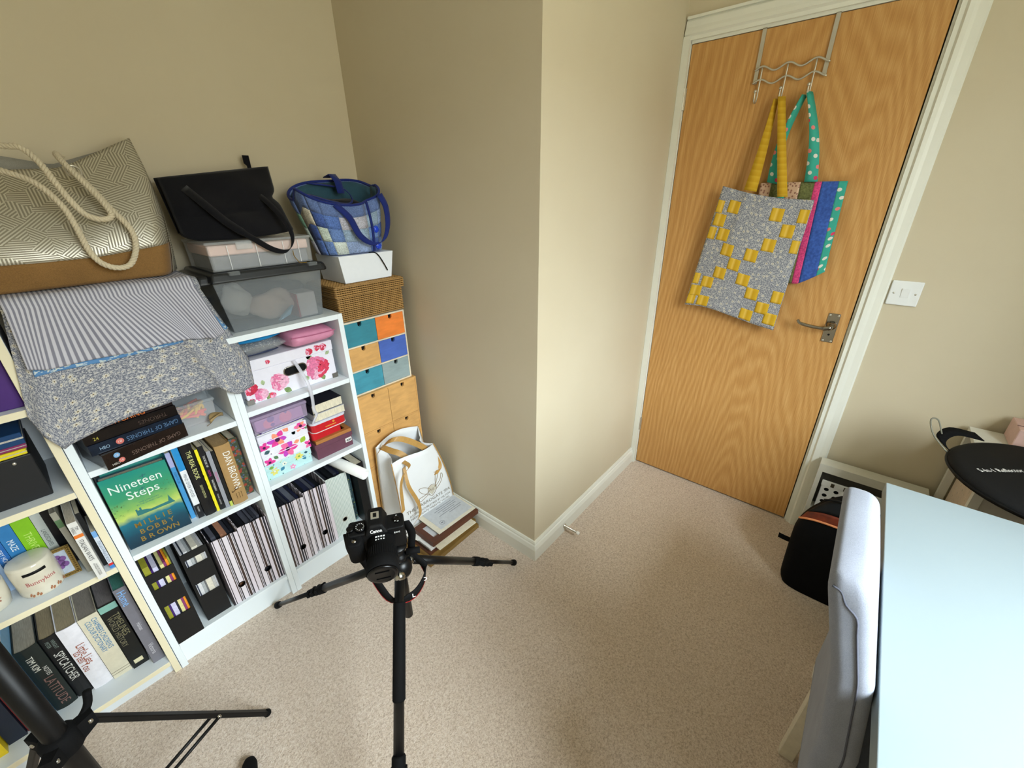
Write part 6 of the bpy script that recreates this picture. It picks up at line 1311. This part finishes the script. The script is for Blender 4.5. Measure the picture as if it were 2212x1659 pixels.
cp_ = MB(TC).lathe((LC[0], 0.108, LC[2]), [(0.0345, 0.0), (0.0345, 0.004), (0.032, 0.006), (0.026, 0.0055)], 32, axis='y').build('lens_cap', M_BLACKG, cmo, True)
k = MB(TC); k.box((LC[0]-0.016, 0.1136, LC[2]+0.012), (LC[0]+0.016, 0.1152, LC[2]+0.0145)); k.box((LC[0]-0.016, 0.1136, LC[2]-0.0145), (LC[0]+0.016, 0.1152, LC[2]-0.012)); k.build('cap_grip', M_BLACKG, cp_, merge=False)
k = MB(TC); k.text('Canon', (LC[0], 0.1139, LC[2]+0.003), (-1, 0, 0), (0, 0, -1), h=0.006, w=0.024, align='c', lift=0.0006); k.build('cap_lettering', pm((120, 120, 118), 0.5), cp_, merge=False)
k = MB(TC)
for i, (x, z) in enumerate(((-0.010, 0.030), (-0.004, 0.0305), (0.002, 0.0305), (0.008, 0.030))): k.box((LC[0]+x, 0.030, LC[2]+z+0.0025), (LC[0]+x+0.004, 0.033, LC[2]+z+0.0042)); k.box((LC[0]+x, 0.038, LC[2]+z+0.0025), (LC[0]+x+0.003, 0.040, LC[2]+z+0.0042))
k.build('lens_mark', GW, cmo, merge=False)
# neck strap
SB = pm((12, 12, 13), 0.8, spec=0.15); SRD = pm((150, 24, 26), 0.6)
wl = lambda x, y, z: TC @ Vector((x, y, z))
P_ = spline([wl(0.068, 0.0, 0.022), wl(0.076, 0.004, 0.0), wl(0.080, 0.0, -0.040), Vector((-1.575, -0.010, 0.560)), Vector((-1.555, -0.030, 0.510)), Vector((-1.575, -0.045, 0.480)), Vector((-1.625, -0.055, 0.475)), Vector((-1.672, -0.030, 0.490)), wl(-0.050, 0.0, -0.120), wl(-0.072, 0.0, -0.060), wl(-0.070, 0.0, 0.020)], 6)
ws = []
for i in range(len(P_)):
    f = i/(len(P_)-1); ws.append(Vector((0.0, 0.0, 0.013)) if 0.42 < f < 0.66 else (lx*0.0+Vector((0.008, -0.010, 0.004))*0.8))
for i in range(2, len(ws)-2): ws[i] = (ws[i-2]+ws[i-1]+ws[i]+ws[i+1]+ws[i+2])/5
stp_ = MB().ribbon(P_, ws, 0.003).build('neck_strap', SB, cmo, True)
MB().ribbon([p-w*1.05 for p, w in zip(P_, ws)][24:46], Vector((0, 0, 0.0014)), 0.0032).build('red_piping', SRD, stp_)
k = MB(); vdir = Vector((-0.5, -0.85, 0)).normalized(); rx = Vector((0.85, -0.5, 0)).normalized()
for ch, s_ in (('L', 0.585), ('O', 0.485)):
    p = P_[int(s_*(len(P_)-1))]; k.text(ch, tuple(p+vdir*0.004-Vector((0, 0, 0.006))), rx, (0, 0, 1), h=0.013, align='c', bold=0.02, lift=0.0)
k.build('strap_lettering', GW, stp_, merge=False)

# ================================================================== light stand at the left front
ls = thing('light_stand', 'black folding light stand in the lower left, next to the books', 'light stand', (-2.279, 0.245, 0.0))
SP = Vector((-2.279, 0.245, 0.0)); MS = pm((13, 12, 12), 0.45, var=0.15, spec=0.25)
MB().cyl(SP+Vector((0, 0, 0.06)), SP+Vector((0, 0, 0.80)), 0.0190, 18).build('lower_tube', MS, ls, True)
MB().cyl(SP+Vector((0, 0, 0.80)), SP+Vector((0, 0, 1.30)), 0.0150, 16).build('upper_tube', MS, ls, True)
MB().lathe((SP.x, SP.y, 0.79), [(0.021, 0.0), (0.024, 0.006), (0.024, 0.045), (0.018, 0.05)], 18).build('clamp', M_RUB, ls, True)
MB().lathe((SP.x, SP.y, 0.415), [(0.022, 0.0), (0.030, 0.008), (0.030, 0.050), (0.023, 0.058)], 20).build('leg_collar', M_RUB, ls, True)
MB().lathe((SP.x, SP.y, 0.10), [(0.022, 0.0), (0.026, 0.006), (0.026, 0.030), (0.021, 0.036)], 20).build('slide_collar', M_RUB, ls, True)
tdir = (Vector((-1.966, 0.295, 0))-SP).normalized()
for i in range(3):
    a = math.atan2(tdir.y, tdir.x)+2*PI*i/3*(1 if i else 0) ; d = Vector((math.cos(a), math.sin(a), 0)); n_ = Vector((-d.y, d.x, 0))
    if i: a = math.atan2(tdir.y, tdir.x)+(2*PI/3)*i+0.0; d = Vector((math.cos(a), math.sin(a), 0)); n_ = Vector((-d.y, d.x, 0))
    A = SP+d*0.045+Vector((0, 0, 0.452)); B = SP+d*0.318+Vector((0, 0, 0.010)); upv = (B-A).cross(n_).normalized()
    lg = MB(); lg.ribbon([A, A.lerp(B, 0.5), B], n_*0.0085, 0.013); lg = bev(lg.build('leg', MS, ls), 0.002, 1)
    MB().ball(tuple(B), 0.0115, 10).build('rubber_foot', M_RUB, lg, True)
    br = MB(); br.hexa([SP+d*0.02-n_*0.012+Vector((0, 0, 0.418)), SP+d*0.055-n_*0.010+Vector((0, 0, 0.436)), SP+d*0.055+n_*0.010+Vector((0, 0, 0.436)), SP+d*0.02+n_*0.012+Vector((0, 0, 0.418))], [SP+d*0.02-n_*0.012+Vector((0, 0, 0.464)), SP+d*0.055-n_*0.010+Vector((0, 0, 0.470)), SP+d*0.055+n_*0.010+Vector((0, 0, 0.470)), SP+d*0.02+n_*0.012+Vector((0, 0, 0.464))]); br.build('leg_bracket', M_RUB, lg)
    MB().cyl(A-n_*0.013, A+n_*0.013, 0.0045, 10).build('rivet', M_STEEL, lg, True)
    Mid = A.lerp(B, 0.64); Lo = SP+d*0.028+Vector((0, 0, 0.115))
    for s_ in (-1, 1): MB().tube([Mid+n_*0.011*s_, Lo+n_*0.011*s_], 0.0042, 8).build('strut', MS, lg, True)
    MB().cyl(Mid-n_*0.014, Mid+n_*0.014, 0.0045, 10).build('rivet', M_STEEL, lg, True)
MB().tube(spline([SP+Vector((0.024, 0.006, 0.452)), SP+Vector((0.05, 0.022, 0.470)), SP+Vector((0.060, 0.030, 0.500))], 4), 0.0075, 8).build('locking_lever', M_RUB, ls, True)
ft = thing('stand_foot', 'black rounded rubber end poking into view at the bottom edge', 'rubber foot', (-2.05, 0.19, 0.0))
MB().tube([(-2.075, 0.125, 0.020), (-2.062, 0.160, 0.020), (-2.050, 0.194, 0.018), (-2.046, 0.206, 0.016), (-2.044, 0.211, 0.016)], [0.020, 0.020, 0.0185, 0.013, 0.004], 16).build('cap', M_RUB, ft, True)

# ================================================================== desk, chair, backpack, shelf units on the right
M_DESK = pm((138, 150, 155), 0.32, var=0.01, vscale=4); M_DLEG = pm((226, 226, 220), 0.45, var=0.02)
dk = thing('desk', 'white desk with square edges filling the lower right', 'desk', (-1.31, -1.30, 0.0))
DX0, DX1, DY0, DY1 = -1.66, -0.712, -1.70, -0.951
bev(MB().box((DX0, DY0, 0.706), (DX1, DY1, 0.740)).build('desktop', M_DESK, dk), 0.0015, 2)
for (x, y) in ((DX0+0.02, DY0+0.02), (DX1-0.07, DY0+0.02), (DX0+0.02, DY1-0.07), (DX1-0.07, DY1-0.07)): bev(MB().box((x, y, 0.0), (x+0.05, y+0.05, 0.7055)).build('leg', M_DLEG, dk), 0.002, 1)
MB().box((DX0+0.07, DY0+0.03, 0.63), (DX1-0.07, DY0+0.05, 0.7055)).build('apron', M_DLEG, dk)

ch = thing('dining_chair', 'grey fabric-covered chair with white legs tucked under the desk', 'chair', (-1.22, -1.10, 0.0))
M_GREY = cloth((140, 144, 156), weave=650, var=0.12, bump=0.25)
def back(u, v, t):           # u along x, v up, t thickness 0 rear 1 front
    z = lerp(0.40, 0.925, v); x = lerp(-1.405, -1.040, u); yc = lerp(-0.930, -0.868, v); th = lerp(0.050, 0.034, v)
    return Vector((x, yc+th-2*th*t, z))
ZS, YS = [0.10, 0.30, 0.48, 0.56, 0.74, 0.925], [-0.942, -0.946, -0.946, -0.945, -0.917, -0.866]
def sec(z):                  # rounded-rectangle section ring at height z
    yc = interp(ZS, YS, z); th = 0.029; x0, x1 = -1.392, -1.050
    q = max(0.0, (z-0.885)/0.040); ins = 0.020*(1-math.sqrt(max(0.0, 1-q*q))); far = 0.050*max(0.0, (z-0.80)/0.125)**2
    return [Vector((p[0], p[1], z)) for p in rrect(x0+ins, x1-ins-far, yc-th+ins*0.8, yc+th-ins*0.8, max(0.006, 0.020-ins*0.5), 8)]
zs_ = [0.40+0.02*i for i in range(25)]+[0.885, 0.895, 0.903, 0.910, 0.916, 0.920, 0.923, 0.925]
rings = [sec(z) for z in zs_]
m_ = MB(); n = len(rings[0]); vs = [tuple(p) for r in rings for p in r]
m_.add(vs, [(i*n+k_, i*n+(k_+1) % n, (i+1)*n+(k_+1) % n, (i+1)*n+k_) for i in range(len(rings)-1) for k_ in range(n)]+[tuple((len(rings)-1)*n+k_ for k_ in range(n)), tuple(range(n-1, -1, -1))])
bk_ = m_.build('backrest', M_GREY, ch, True)
side = [Vector((-1.3926, interp(ZS, YS, z)-0.008, z)) for z in [0.42+0.03*i for i in range(16)]]
run = side+[Vector((-1.392, -0.872, 0.885)), Vector((-1.389, -0.862, 0.902)), Vector((-1.3875, -0.850, 0.905))]
MB().tube(spline(run, 3), 0.0017, 6).build('seam_piping', pm((84, 86, 98), 0.9), bk_, True)
bev(MB().box((-1.398, -1.33, 0.405), (-1.045, -0.975, 0.480)).build('seat', M_GREY, ch), 0.02, 3)
for (x, y) in ((-1.078, -0.962), (-1.390, -0.962), (-1.078, -1.30), (-1.390, -1.30)):
    bev(MB().hexa([(x, y, 0.0), (x+0.030, y, 0.0), (x+0.030, y+0.036, 0.0), (x, y+0.036, 0.0)], [(x, y-0.014, 0.404), (x+0.030, y-0.014, 0.404), (x+0.030, y+0.024, 0.404), (x, y+0.024, 0.404)]).build('leg', pm((214, 206, 186), 0.45), ch), 0.002, 1)

# backpack
bp = thing('backpack', 'black backpack with orange-edged pocket on the carpet by the door', 'backpack', (-0.33, -0.93, 0.0))
M_NY = pm((8, 8, 10), 0.8, var=0.2, bump=0.2, bscale=700, spec=0.15); M_NY2 = pm((20, 22, 24), 0.7, var=0.15, spec=0.2)
def pack(u, v):               # u round the outline, v height
    z = 0.425*v; k_ = math.cos(PI/2*max(0, (v-0.50)/0.50))**0.62 if v > 0.50 else 1.0
    if v < 0.05: k_ *= 0.93+0.07*v/0.05
    y0, y1 = -0.805, -1.075; x0, x1 = -0.435, -0.300
    hw = (y0-y1)/2*(0.96+0.04*math.sin(PI*v))*k_; hd = (x1-x0)/2*(1-0.30*v)*(0.35+0.65*k_); cy = (y0+y1)/2; cx = (x0+x1)/2+0.045*v
    th = 2*PI*u; sq = lambda q: math.copysign(abs(q)**0.55, q)
    return Vector((cx-hd*sq(math.cos(th)), cy+hw*sq(math.sin(th)), z+0.001))
MB().grid(pack, 48, 30).build('body', M_NY, bp, True)
band = lambda off, va, vb: (lambda u, v: (lambda p, c: p+(p-c).normalized()*off)(pack(lerp(-0.245, 0.235, u), lerp(va, vb, v)-0.16*(lerp(-0.245, 0.235, u)/0.245-0.0)**2*0.55), Vector((-0.33, -0.94, 0.25))))
solid(MB().grid(band(0.003, 0.745, 0.83), 24, 4).build('pocket_mouth', pm((120, 46, 20), 0.6, var=0.5, vscale=18), bp, True), 0.002)
MB().tube([band(0.0055, 0.745, 0.745)(i/30, 0) for i in range(31)], 0.0042, 8).build('orange_trim', pm((232, 150, 100), 0.5), bp, True)
solid(MB().grid(band(0.003, 0.835, 0.985), 24, 6).build('top_panel', M_NY2, bp, True), 0.002)
MB().tube([band(0.006, 0.90, 0.90)(i/30, 0)+Vector((0, 0, 0.03)) for i in range(4, 27)], 0.004, 8).build('zip', M_BLACK, bp, True)
MB().ribbon([(-0.36, -0.815, 0.17), (-0.362, -0.790, 0.172), (-0.364, -0.766, 0.176)], (0, 0, 0.011), 0.003).build('side_strap', M_NY, bp)

# low white cube unit beside the door frame
cu = thing('cube_shelf', 'shallow white open shelf frame between the door frame and the desk', 'shelf unit', (-0.055, -1.05, 0.0))
CX0, CX1, CY0, CY1, CZ = -0.085, -0.024, -1.165, -0.824, 0.398; M_CU = pm((214, 212, 200), 0.45, var=0.02)
for y in (CY0, CY1-0.016): MB().box((CX0, y, 0.0), (CX1, y+0.016, CZ)).build('side_panel', M_CU, cu)
MB().box((CX0, CY0+0.016, CZ-0.036), (CX1, CY1-0.016, CZ)).build('top_panel', M_CU, cu); MB().box((CX0, CY0+0.016, 0.03), (CX1, CY1-0.016, 0.05)).build('bottom_panel', M_CU, cu); MB().box((CX0+0.002, CY0+0.016, 0.160), (CX1, CY1-0.016, 0.172)).build('shelf', M_CU, cu)
MB().box((CX1-0.004, CY0+0.016, 0.05), (CX1, CY1-0.016, CZ-0.036)).build('back_panel', pm((104, 100, 92), 0.6), cu)
hb = thing('perforated_basket', 'white plastic basket with round holes inside the shelf frame', 'basket', (-0.05, -0.95, 0.1725))
k = MB(); xw = -0.078; Y0, Y1, Z0, Z1 = -1.060, -0.856, 0.174, 0.296
ny, nz = 6, 4; cw, chh = (Y1-Y0)/ny, (Z1-Z0)/nz
for i in range(ny):
    for j in range(nz):
        cy, cz = Y0+(i+0.5)*cw, Z0+(j+0.5)*chh; r = 0.0088; hl = []; sq = []
        for q in range(16):
            c_, s_ = math.cos(2*PI*q/16), math.sin(2*PI*q/16); hl.append((xw, cy+r*c_, cz+r*s_)); m1 = max(abs(c_)/(cw/2), abs(s_)/(chh/2)); sq.append((xw, cy+c_/m1, cz+s_/m1))
        k.add(sq+hl, [(q, (q+1) % 16, 16+(q+1) % 16, 16+q) for q in range(16)])
        for (sy, sz) in ((1, 1), (1, -1), (-1, 1), (-1, -1)):
            corner = (xw, cy+sy*cw/2, cz+sz*chh/2); ne = sorted(range(16), key=lambda q: (sq[q][1]-corner[1])**2+(sq[q][2]-corner[2])**2)[:2]
            k.add([sq[ne[0]], sq[ne[1]], corner], [(0, 1, 2)])
solid(k.build('front_wall', M_WHITE, hb), 0.0025)
k = MB(); k.box((xw, Y1, Z0), (-0.034, Y1+0.003, Z1)); k.box((xw, Y0-0.003, Z0), (-0.034, Y0, Z1)); k.box((-0.037, Y0, Z0), (-0.034, Y1, Z1)); k.box((xw, Y0, Z0-0.001), (-0.034, Y1, Z0+0.002)); k.build('walls', M_WHITE, hb, merge=False)
bev(MB().box((xw-0.003, Y0-0.006, Z1), (xw+0.006, Y1+0.006, Z1+0.026)).build('rim', M_WHITE, hb), 0.002, 1)
for i in range(4): MB().box((xw-0.0040, Y1-0.026-0.044*i-0.012, Z1+0.004), (xw-0.003, Y1-0.026-0.044*i, Z1+0.022)).build('rim_slot', pm((70, 64, 50), 0.6), hb)
MB().box((xw+0.004, Y0+0.005, Z0+0.003), (-0.040, Y1-0.005, Z1-0.004)).build('dark_content', M_BLACK, hb)

# taller white trolley unit by the wall, with box inside and things on it
tu = thing('shelf_trolley', 'narrow white shelf trolley against the wall behind the desk', 'shelf unit', (-0.19, -1.36, 0.0)); TX0, TX1, TY0, TY1, TZ = -0.386, -0.022, -1.56, -1.186, 0.684
M_TU = pm((220, 218, 208), 0.4, var=0.02)
MB().box((TX0, TY0, TZ-0.016), (TX1, TY1, TZ)).build('top_panel', M_TU, tu)
for (x, y) in ((TX0, TY0), (TX0, TY1-0.022), (TX1-0.022, TY0), (TX1-0.022, TY1-0.022)): MB().box((x, y, 0.0), (x+0.022, y+0.022, TZ-0.016)).build('post', M_TU, tu)
for z in (0.05, 0.34): MB().box((TX0+0.001, TY0+0.001, z), (TX1-0.001, TY1-0.001, z+0.016)).build('shelf', M_TU, tu)
MB().box((TX0+0.003, TY0+0.022, 0.066), (TX0+0.010, TY1-0.022, TZ-0.016)).build('front_panel', pm((186, 182, 172), 0.5), tu)
bx_ = thing('fabric_box', 'beige box with small cross pattern on the white trolley shelf', 'box', (-0.2, -1.36, 0.3565))
bev(MB().box((-0.355, -1.53, 0.3565), (-0.05, -1.212, 0.60)).build('body', cloth((206, 186, 164)), bx_), 0.004, 1); k = MB()
for i in range(9):
    for j in range(7):
        x, z = -0.335+i*0.033, 0.375+j*0.033; k.box((x-0.004, -1.2116, z-0.0008), (x+0.004, -1.2110, z+0.0008)); k.box((x-0.0008, -1.2116, z-0.004), (x+0.0008, -1.2110, z+0.004))
k.build('cross_print', pm((232, 220, 204), 0.8), bx_, merge=False)
pb2 = thing('pink_box', 'pale pink box with dark twig print on the trolley top', 'box', (-0.08, -1.42, TZ)); bev(MB().box((-0.135, -1.56, TZ+0.0005), (-0.025, -1.268, 0.752)).build('body', pm((214, 178, 168), 0.6, var=0.05), pb2), 0.002, 1)
k = MB(); rr = random.Random(8)
for _ in range(16):
    x, y = rr.uniform(-0.128, -0.035), rr.uniform(-1.55, -1.28); a = rr.uniform(0, 6); L = rr.uniform(0.01, 0.03); k.tube([(x, y, 0.7525), (x+L*0.5*math.cos(a), y+L*0.5*math.sin(a), 0.7527), (min(-0.028, max(-0.132, x+L*math.cos(a+0.4))), y+L*math.sin(a+0.4), 0.7525)], 0.0011, 5)
for _ in range(10):
    y, z = rr.uniform(-1.55, -1.275), rr.uniform(0.69, 0.735); k.tube([(-0.1352, y, z), (-0.1354, y-0.01, z+0.008), (-0.1352, y-0.02, z+0.010)], 0.0011, 5)
k.build('twig_print', pm((90, 54, 54), 0.6), pb2, merge=False)
rf = thing('reflector_bag', 'round black zipped reflector case lettered 5-In-1 Reflector on the trolley', 'reflector case', (-0.39, -1.33, TZ+0.001))
RC = Vector((-0.393, -1.330, TZ+0.001)); Rr = 0.232
MB().lathe(tuple(RC), [(0.0, 0.0), (Rr*0.90, 0.0), (Rr*0.975, 0.007), (Rr, 0.018), (Rr*0.975, 0.029), (Rr*0.90, 0.036), (0.0, 0.039)], 64).build('case', pm((15, 15, 16), 0.75, bump=0.2, bscale=800, spec=0.2), rf, True)
MB().tube([RC+Vector((Rr*1.0*math.cos(a), Rr*1.0*math.sin(a), 0.018)) for a in [2*PI*i/64 for i in range(64)]], 0.0035, 8, closed=True).build('zip', M_BLACK, rf, True)
k = MB(); tdir_ = Vector((0.0, -1, 0.0)); k.text('5-In-1 Reflector', (-0.455, -1.160, RC.z+0.0375), (0.62, -0.78, 0), (0.78, 0.62, 0), h=0.0165, nsq=0.82, bold=0.005, lift=0.0012); k.build('lettering', GW, rf, merge=False)
MB().ribbon(spline([RC+Vector((0.07, 0.222, 0.020)), RC+Vector((0.10, 0.245, 0.040)), RC+Vector((0.16, 0.215, 0.050)), RC+Vector((0.19, 0.15, 0.040))], 5), (0.010, 0.012, 0.006), 0.003).build('carry_strap', M_NY, rf, True)
MB().tube(spline([RC+Vector((0.055, 0.228, 0.020)), RC+Vector((0.07, 0.27, 0.060)), RC+Vector((0.10, 0.285, 0.095)), RC+Vector((0.125, 0.265, 0.090)), RC+Vector((0.115, 0.245, 0.050))], 6), 0.0022, 8).build('hanging_loop', pm((120, 118, 104), 0.7), rf, True)
